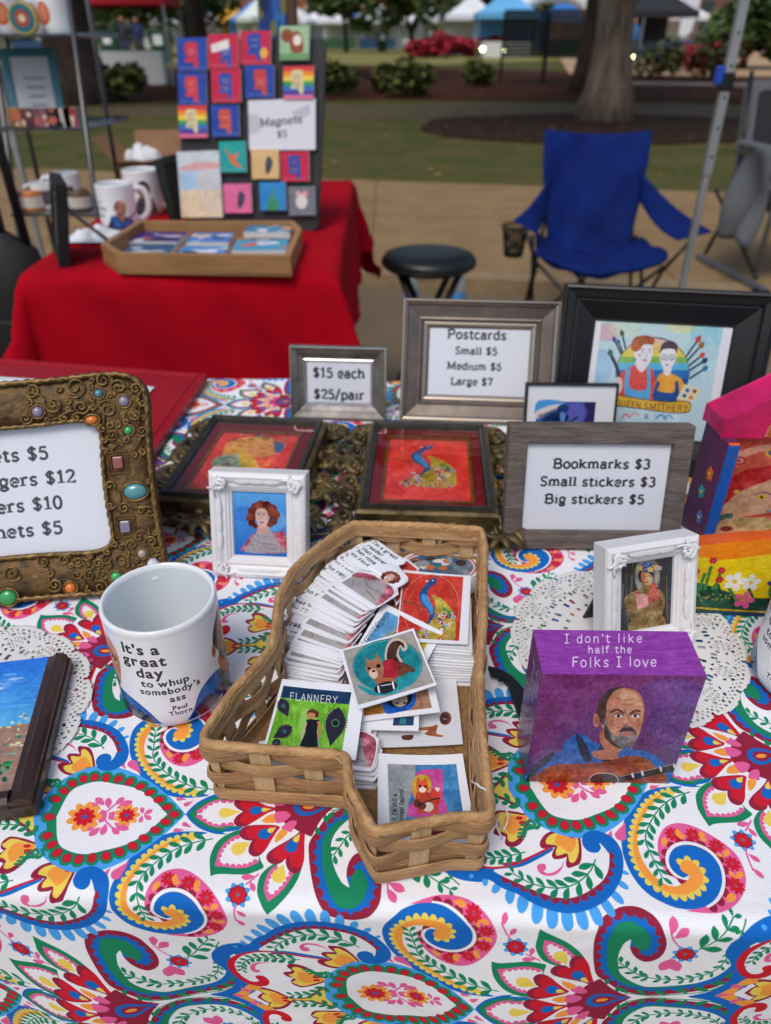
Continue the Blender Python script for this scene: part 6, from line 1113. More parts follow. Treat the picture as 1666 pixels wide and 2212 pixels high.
for sx in (-1,1):
    def armf(u,v,sx=sx):
        A,B,C2,D=((.19,.26,.74),(.44,-.14,.565),(.30,-.17,.535),(.20,.20,.62)) if sx>0 else ((-.19,.26,.72),(-.37,-.16,.60),(-.27,-.18,.55),(-.20,.20,.60))
        return tuple((D[q]*(1-v)+C2[q]*v)*(1-u)+(A[q]*(1-v)+B[q]*v)*u-(.025*sin(pi*v)*(1 if q==2 else 0)) for q in range(3))
    cloth_panel('armrest',armf,14,7)
    e=armf(.5,1.);MB().tube([(sx*.225,.395,.88),(sx*.2,.27,.5),(sx*.27,.25,0)],.008,8).obj('rear_leg',tb_,t,smooth=True)
    MB().tube([e,(sx*.255,-.2,.42)],.008,8).obj('arm_support',tb_,t,smooth=True)
    MB().tube([(sx*.26,-.2,.44),(-sx*.2,-.22,.015)],.008,8).obj('front_cross_leg',tb_,t,smooth=True)
    MB().tube([(sx*.22,.22,.47),(-sx*.24,.26,.015)],.008,8).obj('rear_cross_leg',tb_,t,smooth=True)
    MB().tube([(sx*.26,-.2,.43),(sx*.26,.26,.015)],.008,8).obj('side_cross_leg',tb_,t,smooth=True);MB().tube([(sx*.25,.26,.45),(sx*.24,-.22,.015)],.008,8).obj('side_cross_leg',tb_,t,smooth=True)
    MB().box(sx*.26-.03,sx*.26+.03,.22,.29,-.002,.015).obj('foot',bkp,t,bevel=.004);MB().box(-sx*.2-.03,-sx*.2+.03,-.26,-.19,-.002,.015).obj('foot',bkp,t,bevel=.004)
m=MB();m.lathe([(.058,.56),(.062,.565),(.058,.57),(.05,.565)],22,-.355,-.10);m.obj('cup_holder_ring',bkp,t,smooth=True);m=MB()
for k in range(24):
    a=k*2*pi/24;m.tube([(-.355+.054*cos(a),-.10+.054*sin(a),.56),(-.355+.038*cos(a+.25),-.10+.038*sin(a+.25),.44)],.0018,4);m.tube([(-.355+.054*cos(a),-.10+.054*sin(a),.56),(-.355+.038*cos(a-.25),-.10+.038*sin(a-.25),.44)],.0018,4)
m.obj('cup_holder_mesh',bkp,t,kind='stuff');MB().lathe([(0,.44),(.038,.44),(.038,.446),(0,.446)],16,-.355,-.10).obj('cup_holder_base',bkp,t)
# ------------------------------------------------------------------ grey padded chair at the right edge
gm=mat('grey_fabric','#64676c',.8,bump=.3,bs=300);gd=mat('charcoal_fabric','#26272a',.8,bump=.3,bs=300);gt=mat('grey_tube','#7a7f84',.4,.7)
X1=wp(1665,350,4.2)[0];t=thing('folding_chair','grey and black padded folding chair with a grey jacket at the right edge','camp chair',(X1+.25,4.35,0),(0,0,R(8)))
MB().prism(rrect(-.26,0,.26,.55,.04),-.015,.015).obj('backrest',gm,t,rot=(R(78),0,0),loc=(0,.18,.42));MB().prism(rrect(-.19,.05,.19,.5,.03),-.02,.02).obj('back_mesh',gd,t,rot=(R(78),0,0),loc=(0,.172,.42))
MB().box(-.25,.25,-.24,.2,.37,.42).obj('seat',gd,t,bevel=.02)
for sx in (-1,1):
    MB().tube([(sx*.29,.2,.62),(sx*.29,-.1,.66),(sx*.29,-.24,.62),(sx*.29,-.27,.45),(sx*.28,-.25,.05)],.014,10).obj('arm_tube',gt,t,smooth=True);MB().box(sx*.29-.025,sx*.29+.025,-.2,.16,.655,.685).obj('arm_pad',gm,t,bevel=.01)
    MB().tube([(sx*.27,.25,1.0),(sx*.27,.12,.4),(sx*.27,.3,.05)],.012,8).obj('rear_leg',tb_,t,smooth=True);MB().tube([(sx*.27,-.26,.05),(sx*.27,.34,.4)],.01,8).obj('brace',tb_,t,smooth=True)
    MB().box(sx*.28-.018,sx*.28+.018,-.36,.36,0,.035).obj('runner',gt,t,bevel=.008);MB().box(sx*.28-.03,sx*.28+.03,-.38,-.3,-.001,.02).obj('foot',bkp,t,bevel=.004)
m=MB();P=np.zeros((16,12,3))
for i in range(16):
    for j in range(12):
        u,v=j/11,i/15;P[i,j]=(-.305-.05*sin(u*9)*v-.035*v-.02*sin(v*7+u*4),-.24+.34*u,.675-.42*v+.03*sin(u*7)*v-.12*v*abs(u-.5))
m.grid(P);o=m.obj('jacket',mat('grey_jacket','#5d6166',.85,bump=.3,bs=200),smooth=True);o.modifiers.new('s','SOLIDIFY').thickness=.006;o.location=t.location;o.rotation_euler=t.rotation_euler;tag(o,'grey jacket slung over the arm of the grey folding chair','jacket')

# ------------------------------------------------------------------ our table and its printed cloth
E0=np.array((-.224,.241));ev=np.array((.99885782,-.04778135));nv_=np.array((.04778135,.99885782))
PLEN=(-.74,1.10);QD=.775
t=thing('folding_table','long folding table under the paisley cloth','table',(0,0,-.08))
def pq(p,q): return E0+ev*p+nv_*q
MB().prism([tuple(pq(*a)) for a in ((PLEN[0]+.01,.012),(PLEN[1]-.01,.012),(PLEN[1]-.01,QD-.012),(PLEN[0]+.01,QD-.012))],.78,.823).obj('tabletop',mat('plastic_top','#d8d6d0'),t)
for a in ((PLEN[0]+.1,.1),(PLEN[1]-.1,.1),(PLEN[1]-.1,QD-.1),(PLEN[0]+.1,QD-.1)):
    x,y=pq(*a);MB().tube([(x,y,0),(x,y,.79)],.014,8).obj('leg',mat('grey_tube','#7a7f84'),t)
img=paint_cloth(CLO)
cm=img_mat('paisley_print',img,.82,extend='REPEAT',spec=.25)
nt_=cm.node_tree;L=nt_.links.new;uvn=nt_.nodes.new('ShaderNodeUVMap');bsdf=nt_.nodes['Principled BSDF']
mp=nt_.nodes.new('ShaderNodeMapping');mp.inputs['Scale'].default_value=(230,236,1);L(uvn.outputs[0],mp.inputs[0])
ck=nt_.nodes.new('ShaderNodeTexVoronoi');ck.inputs['Scale'].default_value=1.0;ck.inputs['Randomness'].default_value=.12;L(mp.outputs[0],ck.inputs['Vector'])
cr=nt_.nodes.new('ShaderNodeValToRGB');cr.color_ramp.elements[0].color=(1,1,1,1);cr.color_ramp.elements[1].color=(.80,.82,.86,1);cr.color_ramp.elements[0].position=.35;cr.color_ramp.elements[1].position=.75;L(ck.outputs['Distance'],cr.inputs[0])
mx=nt_.nodes.new('ShaderNodeMix');mx.data_type='RGBA';mx.blend_type='MULTIPLY';mx.inputs[0].default_value=1.;ti=[n for n in nt_.nodes if n.type=='TEX_IMAGE'][0]
L(ti.outputs[0],mx.inputs[6]);L(cr.outputs[0],mx.inputs[7]);L(mx.outputs[2],bsdf.inputs['Base Color'])
tcc=nt_.nodes.new('ShaderNodeTexCoord');nz_=nt_.nodes.new('ShaderNodeTexNoise');nz_.inputs['Scale'].default_value=9;nz_.inputs['Detail'].default_value=3;nz_.inputs['Distortion'].default_value=.6;L(tcc.outputs['Object'],nz_.inputs['Vector']);bw=nt_.nodes.new('ShaderNodeBump');bw.inputs['Strength'].default_value=.9;bw.inputs['Distance'].default_value=.006;L(nz_.outputs['Fac'],bw.inputs['Height'])
bp=nt_.nodes.new('ShaderNodeBump');L(bw.outputs[0],bp.inputs['Normal']);bp.inputs['Strength'].default_value=.35;bp.inputs['Distance'].default_value=.0006;bp.invert=True;L(ck.outputs['Distance'],bp.inputs['Height']);L(bp.outputs[0],bsdf.inputs['Normal'])
CC_=np.array(((.08928,.05751),(.30424,.02807),(-.0328,.15091),(.00235,.00356),(.0008,.00104),(.00254,.0177),(-.00588,.03532)))
def patt(w):
    """cloth position (along edge, from edge) -> pattern repeats; the cloth is pulled slightly out of square"""
    g=np.zeros(w.shape);J=np.linalg.inv(CC_[1:3])
    for _ in range(40):
        i,j=g[...,0],g[...,1];tt=np.stack([np.ones_like(i),i,j,i*j,j*j,i*i,np.minimum(j+.45,0)],-1)@CC_
        g=g+(w-tt)@J*.7
    return g
ps=np.arange(PLEN[0],PLEN[1]+.001,.008);hang=.42
qs=np.concatenate([np.arange(-hang,-.05,.010),np.arange(-.05,.03,.003),np.arange(.03,QD,.008),[QD],QD+np.array([.003,.006,.01,.014,.02,.05,.1,.15])])
PP,QQ=np.meshgrid(ps,qs);w2=np.stack([PP,QQ],-1);g=patt(np.stack([np.clip(PP,-.42,.8),QQ],-1))
# beyond the clipped range continue with the plain affine map
g+=np.stack([PP-np.clip(PP,-.42,.8),0*PP],-1)@np.linalg.inv(CC_[1:3])
rad=.010
def fold(p,q):
    """height and horizontal push-out of the sheet"""
    if q>=rad: return q,0.
    L_=rad-q
    if L_<rad*pi/2: a=L_/rad;return rad-rad*sin(a)+0,-(rad-rad*cos(a))
    return 0.,-(rad+(L_-rad*pi/2))
P=np.zeros(PP.shape+(3,))
for a in range(PP.shape[0]):
    for b in range(PP.shape[1]):
        p,q=PP[a,b],QQ[a,b]
        if q<=QD-rad: qq,z=fold(p,q)
        else:
            q2,z=fold(p,QD-q);qq=QD-q2
        if q<0: d=-q;qq-=(.006*sin(p*21+1)+.004*sin(p*47))*min(1,d/.12)**1.2
        wv=.0007*sin(p*31+q*17)+.0006*sin(q*43-p*13+2)+.0005*sin(p*71+q*55)
        x,y=pq(p,qq);P[a,b]=(x,y,TZ+z+(wv if 0<q<QD else 0)-.0012)
m=MB();m.grid(P,0,np.stack([g[...,0],g[...,1]/2],-1));o=m.obj('tablecloth',cm,smooth=True);tag(o,'white tablecloth printed with bright blue, red, green and orange paisleys','tablecloth')
FZ=TZ+.001
# ------------------------------------------------------------------ picture frames
wht=mat('white_resin','#e4e4e6',.38,coat=.2,bump=.15,bs=60);silv=mat('silver_leaf','#8f8b86',.32,.75,var=.25,vs=30,stretch=(1,1,1));silvl=mat('silver_bright','#c8c8c8',.2,.9)
pew=mat('pewter','#6f655f',.38,.6,var=.12,vs=40);pewl=mat('pewter_light','#a59a8e',.3,.8);bkf=mat('satin_black','#1b1c1f',.38,var=.1,vs=30)
grw=mat('grey_barnwood','#756b64',.7,var=.22,vs=14,bump=.8,bs=50,stretch=(2,2,14),col2='#4f4742');glass=mat('frame_glass','#ffffff',.03,trans=1.,spec=.5)
def frame(label,x,y,yaw,tilt,w,h,bd,prof,mats,arr,cat='picture frame',name='picture_frame',group=None,th=.016,mid=(),strut=True,glassy=.35,z=FZ,rough=.25,swing=0):
    t=thing(name,label,cat,(x,y,z),(-R(tilt),0,R(yaw)),group)
    def ring(d,yy): return [(d,yy,d),(w-d,yy,d),(w-d,yy,h-d),(d,yy,h-d)]
    m=MB();pr=[(0,th,0)]+list(prof);rings=[ring(d*bd,yy) for d,yy,_ in pr]
    for i in range(len(rings)-1): m.loops([rings[i],rings[i+1]],pr[i+1][2])
    m.obj('moulding',mats,t)
    MB().box(bd*.6,w-bd*.6,max(th*.75,prof[-1][1]+.0015),max(th*.9,prof[-1][1]+.0025),bd*.6,h-bd*.6).obj('backing',mat('backing_dark','#2b2b2c',.7),t)
    yd=prof[-1][1];m=MB();m.quad((bd,yd-.0005,bd),(w-bd,yd-.0005,bd),(w-bd,yd-.0005,h-bd),(bd,yd-.0005,h-bd));m.obj('picture' if 'card' not in label else 'price_card',img_mat('pic_'+label[:12],arr,rough,coat=glassy),t)
    if strut:
        sx=w*.5;MB().add([(sx-.014+swing,th*.9,h*.72),(sx+.014+swing,th*.9,h*.72),(sx+.022+swing,th+h*.34,.002+h*.08),(sx-.022+swing,th+h*.34,.002+h*.08),(sx-.014+swing,th*.9+.003,h*.72),(sx+.014+swing,th*.9+.003,h*.72),(sx+.022+swing,th+h*.34+.003,.002+h*.08),(sx-.022+swing,th+h*.34+.003,.002+h*.08)],
            [(0,1,2,3),(7,6,5,4),(0,4,5,1),(1,5,6,2),(2,6,7,3),(3,7,4,0)]).obj('easel_strut',bkp,t)
    return t
def card(lines,w,h,size,sq=1.,y0=None,pitch=None,bg='#d9dde8',head=None,clip=None,al='c',x0=50,wt=.158,ld=1.5):
    W,H=100.,100.*h/w;c=art(int(520),int(520*h/w),((0,0),(W,0),(W,H),(0,H)),bg)
    for k,l in enumerate(lines):
        yy=y0+k*pitch;letter(c,l,x0 if not isinstance(x0,list) else x0[k],yy,size if not (head and k==0) else head,'#30363a',True,align=al,squash=sq,wt=wt)
    return c.out()
# white resin ornament used on the two little frames
def ornate_white(t,w,h,bd,front=-.0):
    for cx,cz,a0 in ((.009,.009,45),(w-.009,.009,135),(w-.009,h-.009,225),(.009,h-.009,315)):
        m=MB();a0=R(a0)
        for s in (-1,1):
            for k,(off,ln) in enumerate(((10,.0105),(40,.0135),(72,.0085))):
                a=a0+s*R(off);q=[];
                for i in range(9): 
                    f=i/8;aa=a+s*f*1.5*(1 if k==1 else -1);q.append((cx-.004*cos(a0)+ln*f*cos(a)+.003*sin(aa*3)*f,-.0022-.001*sin(pi*f),cz-.004*sin(a0)+ln*f*sin(a)+.003*cos(aa*3)*f))
                m.tube(q,[.0021*(1-.7*i/8) for i in range(9)],7)
        for k in range(5): a=a0+R(-60+30*k);m.sphere(cx+.0055*cos(a),-.002,cz+.0055*sin(a),.0021,.0016,.0021,8,5)
        m.sphere(cx,-.0025,cz,.0033,.002,.0033,10,6);m.obj('corner_ornament',wht,t,smooth=True)
    m=MB();d=bd*.66;n=int((w-2*d)/.0019)
    for k in range(n+1):
        for zz in (d,h-d): m.sphere(d+(w-2*d)*k/n,.0036,zz,.0008,.0008,.0008,6,4)
    n=int((h-2*d)/.0019)
    for k in range(1,n):
        for xx in (d,w-d): m.sphere(xx,.0036,d+(h-2*d)*k/n,.0008,.0008,.0008,6,4)
    m.obj('bead_row',wht,t,smooth=True,kind='stuff')
    m=MB()
    for zz in (.0065,h-.0065):
        for f in (.36,.5,.64): m.sphere(w*f,.0014,zz,.0105,.0014,.0045,16,6)
    for xx in (.0065,w-.0065):
        for f in (.36,.52,.66): m.sphere(xx,.0014,h*f,.0045,.0014,.0115,16,6)
    m.obj('carved_rail',wht,t,smooth=True,kind='stuff')
WP=[(0,.002,0),(.06,.0003,0),(.22,-.0008,0),(.42,.001,0),(.52,.003,0),(.56,.0035,0),(.72,.0035,0),(.75,.0045,0),(.84,.005,0),(.88,.0065,0),(.96,.007,0),(1.,.0095,0)]
c=art(300,360,((605,-125),(1219,-89),(1217,648),(615,617)),'#2f84d8');c.grad(0,1,'#1f6ac6','#5aa4e6');c.ell(1050,230,170,120,'#7ab8ea',alpha=.5);c.ell(720,140,120,90,'#2a74cc',alpha=.6)
woman(c,925,165,238);c.brush(.07,2,(2,1));t=frame('small ornate white frame with a portrait of an auburn-haired woman, behind the mug',-.1589,.5383,-4.7,16.5,.0871,.0993,.0195,WP,[wht],c.out(),group='small ornate white frames',th=.02);ornate_white(t,.0871,.0993,.0195)
c=art(300,380,((820,252),(1105,195),(1088,655),(806,690)),'#33302f');
for k in range(60):
    r=random.Random(k);x_=r.uniform(815,1100);c.stroke([(x_,r.uniform(210,500)),(x_+r.uniform(-8,8),r.uniform(400,660))],r.uniform(4,12),r.choice(('#2a3338','#5a4a3a','#8a6a3a','#25404a','#a8803a','#6e6a70') if x_>1000 else ('#2b3a44','#3f4a58','#7a7a80','#5f5a4a','#1f2a30')),alpha=.6)
c.ell(960,330,70,130,'#c8ccc0',alpha=.5,nz=.3)
c.poly([(835,470),(880,430),(930,400),(950,370),(975,375),(985,400),(1030,420),(1056,470),(1050,560),(1010,620),(900,640),(850,580)],'#80683a',nz=.25);c.poly([(880,600),(960,560),(1040,590),(1050,680),(860,680)],'#8a7040',nz=.2)
c.ell(952,330,44,52,'#2c2638',nz=.1);c.ell(958,345,31,40,'#c9a67c',nz=.1);c.poly([(925,310),(945,300),(945,390),(930,370)],'#b8683c');c.stroke([(945,335),(955,331)],4,'#4a3020');c.stroke([(966,328),(980,326)],4,'#4a3020');c.stroke([(958,340),(956,360)],3,'#8a5a3a');c.ell(957,369,10,5,'#7a2a30');
for k,(x_,y_,cc) in enumerate(((925,275,'#c8a83a'),(945,258,'#2c4fa0'),(965,250,'#3a6ac0'),(985,262,'#24408a'),(1005,270,'#d8b040'),(950,285,'#3458a8'),(975,285,'#d8c060'),(1025,275,'#b8a0c8'))): posy(c,x_,y_,19,cc,rot=k)
c.poly([(895,470),(930,440),(960,460),(970,510),(940,550),(905,540),(898,500)],'#d89a98',nz=.15);c.ell(908,448,14,12,'#cf8a86');c.poly([(890,428),(905,432),(915,425),(912,445)],'#c2303a');c.stroke([(893,455),(885,462)],5,'#c8a850')
c.poly([(965,430),(990,395),(1015,400),(1030,450),(1020,510),(980,550),(962,500)],'#b85a4a',nz=.25);c.ell(992,395,15,14,'#d0604a');c.poly([(985,375),(1000,372),(1008,388)],'#c2303a')
c.stroke([(1020,490),(960,540),(900,560)],26,'#8d7344',nz=.15);c.brush(.08,5,(1,2))
t=frame('small ornate white frame with a woman holding two chickens, on the right doily',.1742,.4285,13.9,17.2,.0802,.0935,.0175,WP,[wht],c.out(),group='small ornate white frames',th=.02,swing=-.012,z=FZ+.001);ornate_white(t,.0802,.0935,.0175)
SPF=[(0,.002,1),(.04,0,1),(.1,.0,1),(.14,.002,0),(.45,.004,0),(.5,.006,0),(.8,.008,0),(.86,.0075,1),(.93,.009,1),(1.,.011,1)]
frame('small silver frame with the card $15 each, $25/pair',-.1225,.8690,-3.8,13.1,.1230,.0934,.021,SPF,[silv,silvl],card(['$15 each','$25/pair'],.081,.0514,21,.95,24,34,x0=50),group='framed price cards',th=.014)
PPF=[(0,.002,1),(.03,0,1),(.08,0,1),(.1,.002,0),(.16,.003,1),(.19,.004,1),(.22,.006,0),(.62,.009,0),(.68,.0085,0),(.78,.011,0),(.84,.010,1),(.9,.0105,1),(1.,.013,1)]
frame('tall pewter frame with the Postcards price card',.0175,.8631,-4.4,23.,.1964,.1532,.035,PPF,[pew,pewl],card(['Postcards:','Small $5','Medium $6','Large $7'],.1264,.0832,10.2,1.,9.8,15.2,head=12.6,x0=[49,47,46,44]),group='framed price cards',th=.018)
GPF=[(0,.001,0),(.03,0,0),(.5,.0,0),(.92,.001,0),(.94,.004,0),(1.,.006,0)]
frame('grey wood-grain frame with the Bookmarks and stickers price card',.1130,.5822,-.9,12.9,.1691,.1216,.0185,GPF,[grw],card(['Bookmarks $3','Small stickers $3','Big stickers $5'],.132,.0846,9.6,1.03,17.5,13.2,x0=[53,51.5,50.5]),group='framed price cards',th=.018)
# black frame with the double portrait logo
c=art(520,400,((470,345),(1505,395),(1400,1130),(385,1090)),'#b7d3dc');c.tf=homog(((470,345),(1505,395),(1400,1130),(385,1090)),((0,1),(1,1),(1,0),(0,0)))
for k,(x_,y_,rx,ry,cc) in enumerate(((560,420,110,60,'#dc9aa0'),(700,400,120,50,'#c7d8c0'),(1150,390,130,40,'#dfd98c'),(1330,430,140,90,'#7fc4dc'),(520,650,90,120,'#8cb4e0'),(900,980,300,60,'#b9d6e6'),(1280,600,150,150,'#a9d0dc'))): c.ell(x_,y_,rx,ry,cc,alpha=.55,nz=.1)
r=random.Random(4)
for b in ((715,545,680,440,'#2f5a50'),(690,560,655,490,'#2a4a80'),(680,570,625,480,'#2f4a90'),(1165,585,1245,480,'#b8403a'),(1180,605,1270,515,'#8a6a2a'),(1190,640,1280,575,'#c8552f'),(1195,670,1298,610,'#2a4468'),(1205,720,1305,660,'#2f7aa8')):
    c.stroke([(b[0],b[1]),(b[2],b[3])],13,'#2c2f3a');c.leaf((b[2]-(b[2]-b[0])*.1,b[3]-(b[3]-b[1])*.1),(b[2]+(b[2]-b[0])*.35,b[3]+(b[3]-b[1])*.35),.35,b[4])
c.ell(920,690,285,240,'#5a5248');c.ell(920,690,279,234,'#2a66b0')
for y_,cc,hh in ((690,'#3a8ad0',0),):
    pass
for k,(cc,y0_,y1_) in enumerate((('#d8b09a',456,500),('#d8b86a',500,545),('#d8c850',545,580),('#7ab060',580,620),('#58b0d8',620,665),('#2f70b8',665,720),('#1f4f92',720,860))):
    xs=lambda yy:279*math.sqrt(max(0,1-((yy-690)/234.)**2));c.polys([[(920-xs(y0_),y0_),(920+xs(y0_),y0_),(920+xs((y0_+y1_)/2),(y0_+y1_)/2),(920+xs(y1_),y1_),(920-xs(y1_),y1_),(920-xs((y0_+y1_)/2),(y0_+y1_)/2)]],cc,nz=.08)
c.stroke([(590,560),(650,660),(700,810)],26,'#3b3040');c.leaf((600,580),(580,530),.4,'#1f6a5a')
c.poly([(680,860),(670,720),(700,670),(770,640),(870,640),(930,680),(945,860)],'#cf4a42',nz=.06);c.poly([(720,660),(750,650),(755,780),(880,790),(880,660),(905,670),(900,870),(725,840)],'#58a4d8',nz=.05)
c.poly([(640,720),(690,730),(690,800),(640,830)],'#d8c4c4');c.poly([(790,600),(800,650),(840,680),(880,640),(880,590)],'#dcd8e0');c.poly([(775,540),(790,480),(850,470),(915,510),(910,590),(880,640),(840,650),(790,610)],'#dcdde6')
c.poly([(750,520),(770,460),(850,440),(925,460),(915,500),(850,500),(810,540),(775,545)],'#a4552f',nz=.15)
for x_ in (840,895): c.ell(x_,548,14,7,'#e8eaf0');c.ell(x_,548,6,6,'#3a4a5a');c.stroke([(x_-16,532),(x_+16,530)],4,'#7a4a38')
c.ell(818,570,14,9,'#dc9a9a');c.stroke([(870,550),(875,580),(862,582)],3,'#5a5058');c.ell(860,602,18,6,'#b03a42');c.ell(785,600,8,12,'#2a8a80')
c.poly([(945,860),(960,720),(1010,680),(1080,690),(1160,740),(1170,860)],'#e0a03c',nz=.06);c.poly([(940,860),(960,740),(985,760),(970,800),(1090,810),(1100,740),(1125,750),(1120,865)],'#26508f',nz=.05)
c.poly([(1010,640),(1012,690),(1050,700),(1065,650)],'#e0dde4');c.poly([(975,560),(1000,520),(1060,515),(1095,560),(1085,620),(1035,665),(990,630)],'#e2e0e8');c.poly([(970,560),(985,500),(1040,475),(1100,500),(1100,560),(1080,530),(1000,530)],'#43303a',nz=.12)
for x_ in (1008,1065): c.ell(x_,582,24,19,'#39404a');c.ell(x_,582,20,15,'#d8e0e8');c.ell(x_,584,6,6,'#2c3440')
c.stroke([(1032,590),(1030,612)],3,'#5a5058');c.ell(1030,632,15,5,'#b0404a')
c.poly([(1170,755),(1305,790),(1240,870),(1115,855)],'#d8d2b0',n=1);[c.ell(x_,y_,16,13,cc) for x_,y_,cc in ((1195,795,'#2f58b0'),(1250,800,'#9a3f4a'),(1175,830,'#2f58a8'),(1225,842,'#e06a40'))]
c.poly([(625,830),(750,842),(900,860),(1060,870),(1215,868),(1212,940),(1060,945),(900,930),(750,915),(622,900)],'#5a4420',n=3);c.poly([(630,836),(750,848),(900,866),(1060,876),(1210,874),(1207,934),(1060,939),(900,924),(750,909),(627,894)],'#d8ac42',n=3,nz=.05)
letter(c,'QUEEN',640,906,60,'#3a2c1c',wt=.085,ang=-.085,sp=.07);letter(c,'SMITHERY',868,925,60,'#3a2c1c',wt=.085,ang=-.03,sp=.09)
for k,(a,cc) in enumerate((((700,960,760,985),'#d85a6a'),((760,950,840,970),'#d87a80'),((880,960,905,990),'#7a5ab0'),((960,960,1050,990),'#3a6ab8'),((1020,960,1100,985),'#4aa0b0'))): c.stroke([(a[0],a[1]+30),((a[0]+a[2])/2,a[1]),(a[2],a[3])],12,cc,alpha=.8)
c.poly([(470,340),(515,345),(430,1095),(380,1090)],'#dfe0ea',n=1);c.poly([(1435,390),(1510,395),(1405,1135),(1335,1130)],'#dfe0ea',n=1)
BPF=[(0,.004,0),(.03,.001,0),(.09,.0,0),(.13,.003,0),(.34,.005,0),(.38,.009,0),(.44,.009,0),(.94,.016,0),(.97,.016,0),(1.,.018,0)]
frame('wide black frame with a painted logo of two artists, lettered Queen Smithery',.1841,.7470,-9.7,14.3,.2190,.2010,.038,BPF,[bkf],c.out(),name='picture_frame',th=.024)
c=art(200,230,((0,742),(615,745),(590,1400),(-30,1390)),'#dfe2e8');c.poly([(65,850),(478,855),(462,1210),(50,1200)],'#3a54a8',n=1);c.poly([(400,853),(478,855),(462,1210),(400,1200)],'#2e2a5c',n=1)
c.poly([(70,850),(240,850),(230,900),(70,960)],'#4a9ad8');c.poly([(75,970),(60,920),(150,880),(230,870),(225,900),(150,920)],'#d8ccd0');c.ell(330,930,90,70,'#6a62b8',alpha=.7);c.poly([(100,1000),(150,940),(220,925),(290,950),(270,1020),(330,1100),(150,1150)],'#1c3562',nz=.1);c.poly([(210,890),(250,870),(290,890),(270,930),(215,930)],'#1f3a70');c.poly([(230,930),(265,930),(260,985),(235,985)],'#5f8ac8')
c.stroke([(240,1020),(300,990),(355,955)],14,'#1a2a4c');c.ell(245,1030,36,26,'#2c4a80');letter(c,'Mississippi',80,965,34,'#3a3040',wt=.12,ang=.38,squash=.8)
frame('thin black frame with a blue guitar player print in a white mat',.1500,.7110,-1.5,15.,.0985,.1085,.0022,[(0,0,0),(1,0,0),(1,.003,0)],[bkf],c.out(),th=.01)
# ------------------------------------------------------------------ brown jewelled frame
gold=mat('antique_gold','#6e5228',.5,.35,var=.4,vs=55,bump=.8,bs=260,col2='#3a2a18',contrast=(.35,.6));goldl=mat('gold_wire','#937441',.42,.5,var=.35,vs=160,col2='#4c3a20')
BFW,BFH=.262,.198
t=thing('jewelled_picture_frame','antique gold frame with wire scrolls and coloured stones, price list inside, left edge','picture frame',(-.194-BFW*cos(R(9.5))+.004,.517-BFW*sin(R(9.5)),FZ),(-R(27),0,R(9.5)))
def wavy(ix,iz,am,n=160,rc=.35,seed=0):
    P=[];
    cx,cz=BFW/2,BFH/2;a,b=BFW/2-ix,BFH/2-iz
    for k in range(n):
        th_=2*pi*k/n;ct,st_=cos(th_),sin(th_);e=.24
        x=a*math.copysign(abs(ct)**e,ct);z=b*math.copysign(abs(st_)**e,st_)
        # edges bow in at the middle and swell towards the corners
        fx=z/b;fz=x/a;x-=math.copysign(am*(cos(fx*pi)*.5+.5),x) if abs(fz)>.9 else 0;z-=math.copysign(am*(cos(fz*pi)*.5+.5)*1.0,z) if abs(fx)>.9 else 0
        P.append((cx+x,cz+z))
    P=np.array(P)
    for _ in range(3): P=(np.roll(P,1,0)+P*2+np.roll(P,-1,0))/4
    return P
OUT=wavy(0,0,.008);INN=wavy(.046,.042,.005)
m=MB();lv=[(0,.012),(0.,.002),(.25,-.002),(.5,-.0025),(.75,-.002),(.97,.001),(1.,.006)]
m.loops([[(p[0]*(1-f)+q[0]*f,yy,p[1]*(1-f)+q[1]*f) for p,q in zip(OUT,INN)] for f,yy in lv]);m.obj('moulding',gold,t,smooth=True)
def rope(P,rr,n,parent,name):
    P=resamp(np.vstack([P,P[:1]]),n+1)[:-1];tt=np.roll(P,-1,0)-np.roll(P,1,0);m=MB();rings=[];K=8
    for i in range(n):
        d=tt[i]/np.linalg.norm(tt[i]);nn=np.array([-d[1],d[0]]);rg=[]
        for k in range(K):
            a=2*pi*k/K;q=rr*(1+.28*sin(2*a+i*1.15));rg.append((P[i][0]+nn[0]*cos(a)*q,-.002+sin(a)*q*.9,P[i][1]+nn[1]*cos(a)*q))
        rings.append(rg)
    m.loops(rings+[rings[0]]);m.obj(name,goldl,parent,smooth=True)
rope(OUT+(np.array([BFW/2,BFH/2])-OUT)*.018,.0022,520,t,'outer_rope');rope(INN-(np.array([BFW/2,BFH/2])-INN)*.03,.0018,380,t,'inner_rope')
def coil(m,cx,cz,r0,turns,a0,sgn,rr=.0009,tail=None):
    q=[]
    n=int(18*turns)+4
    for i in range(n+1):
        f=i/n;r=r0*(.12+.88*f);a=a0+sgn*2*pi*turns*f;q.append((cx+r*cos(a),-.003-.0006*sin(f*3),cz+r*sin(a)))
    if tail is not None:
        e=q[-1];
        for f in (.33,.66,1.): q.append((e[0]+(tail[0]-e[0])*f+.002*sin(pi*f),-.003,e[2]+(tail[1]-e[2])*f+.002*sin(pi*f)))
    q=np.array(q);m.tube(q,[rr*(1+.22*(i%2)) for i in range(len(q))],6)
r=random.Random(11);gems=[(.5,.92,.0052,.0042,'#5a93a8','pale blue'),]
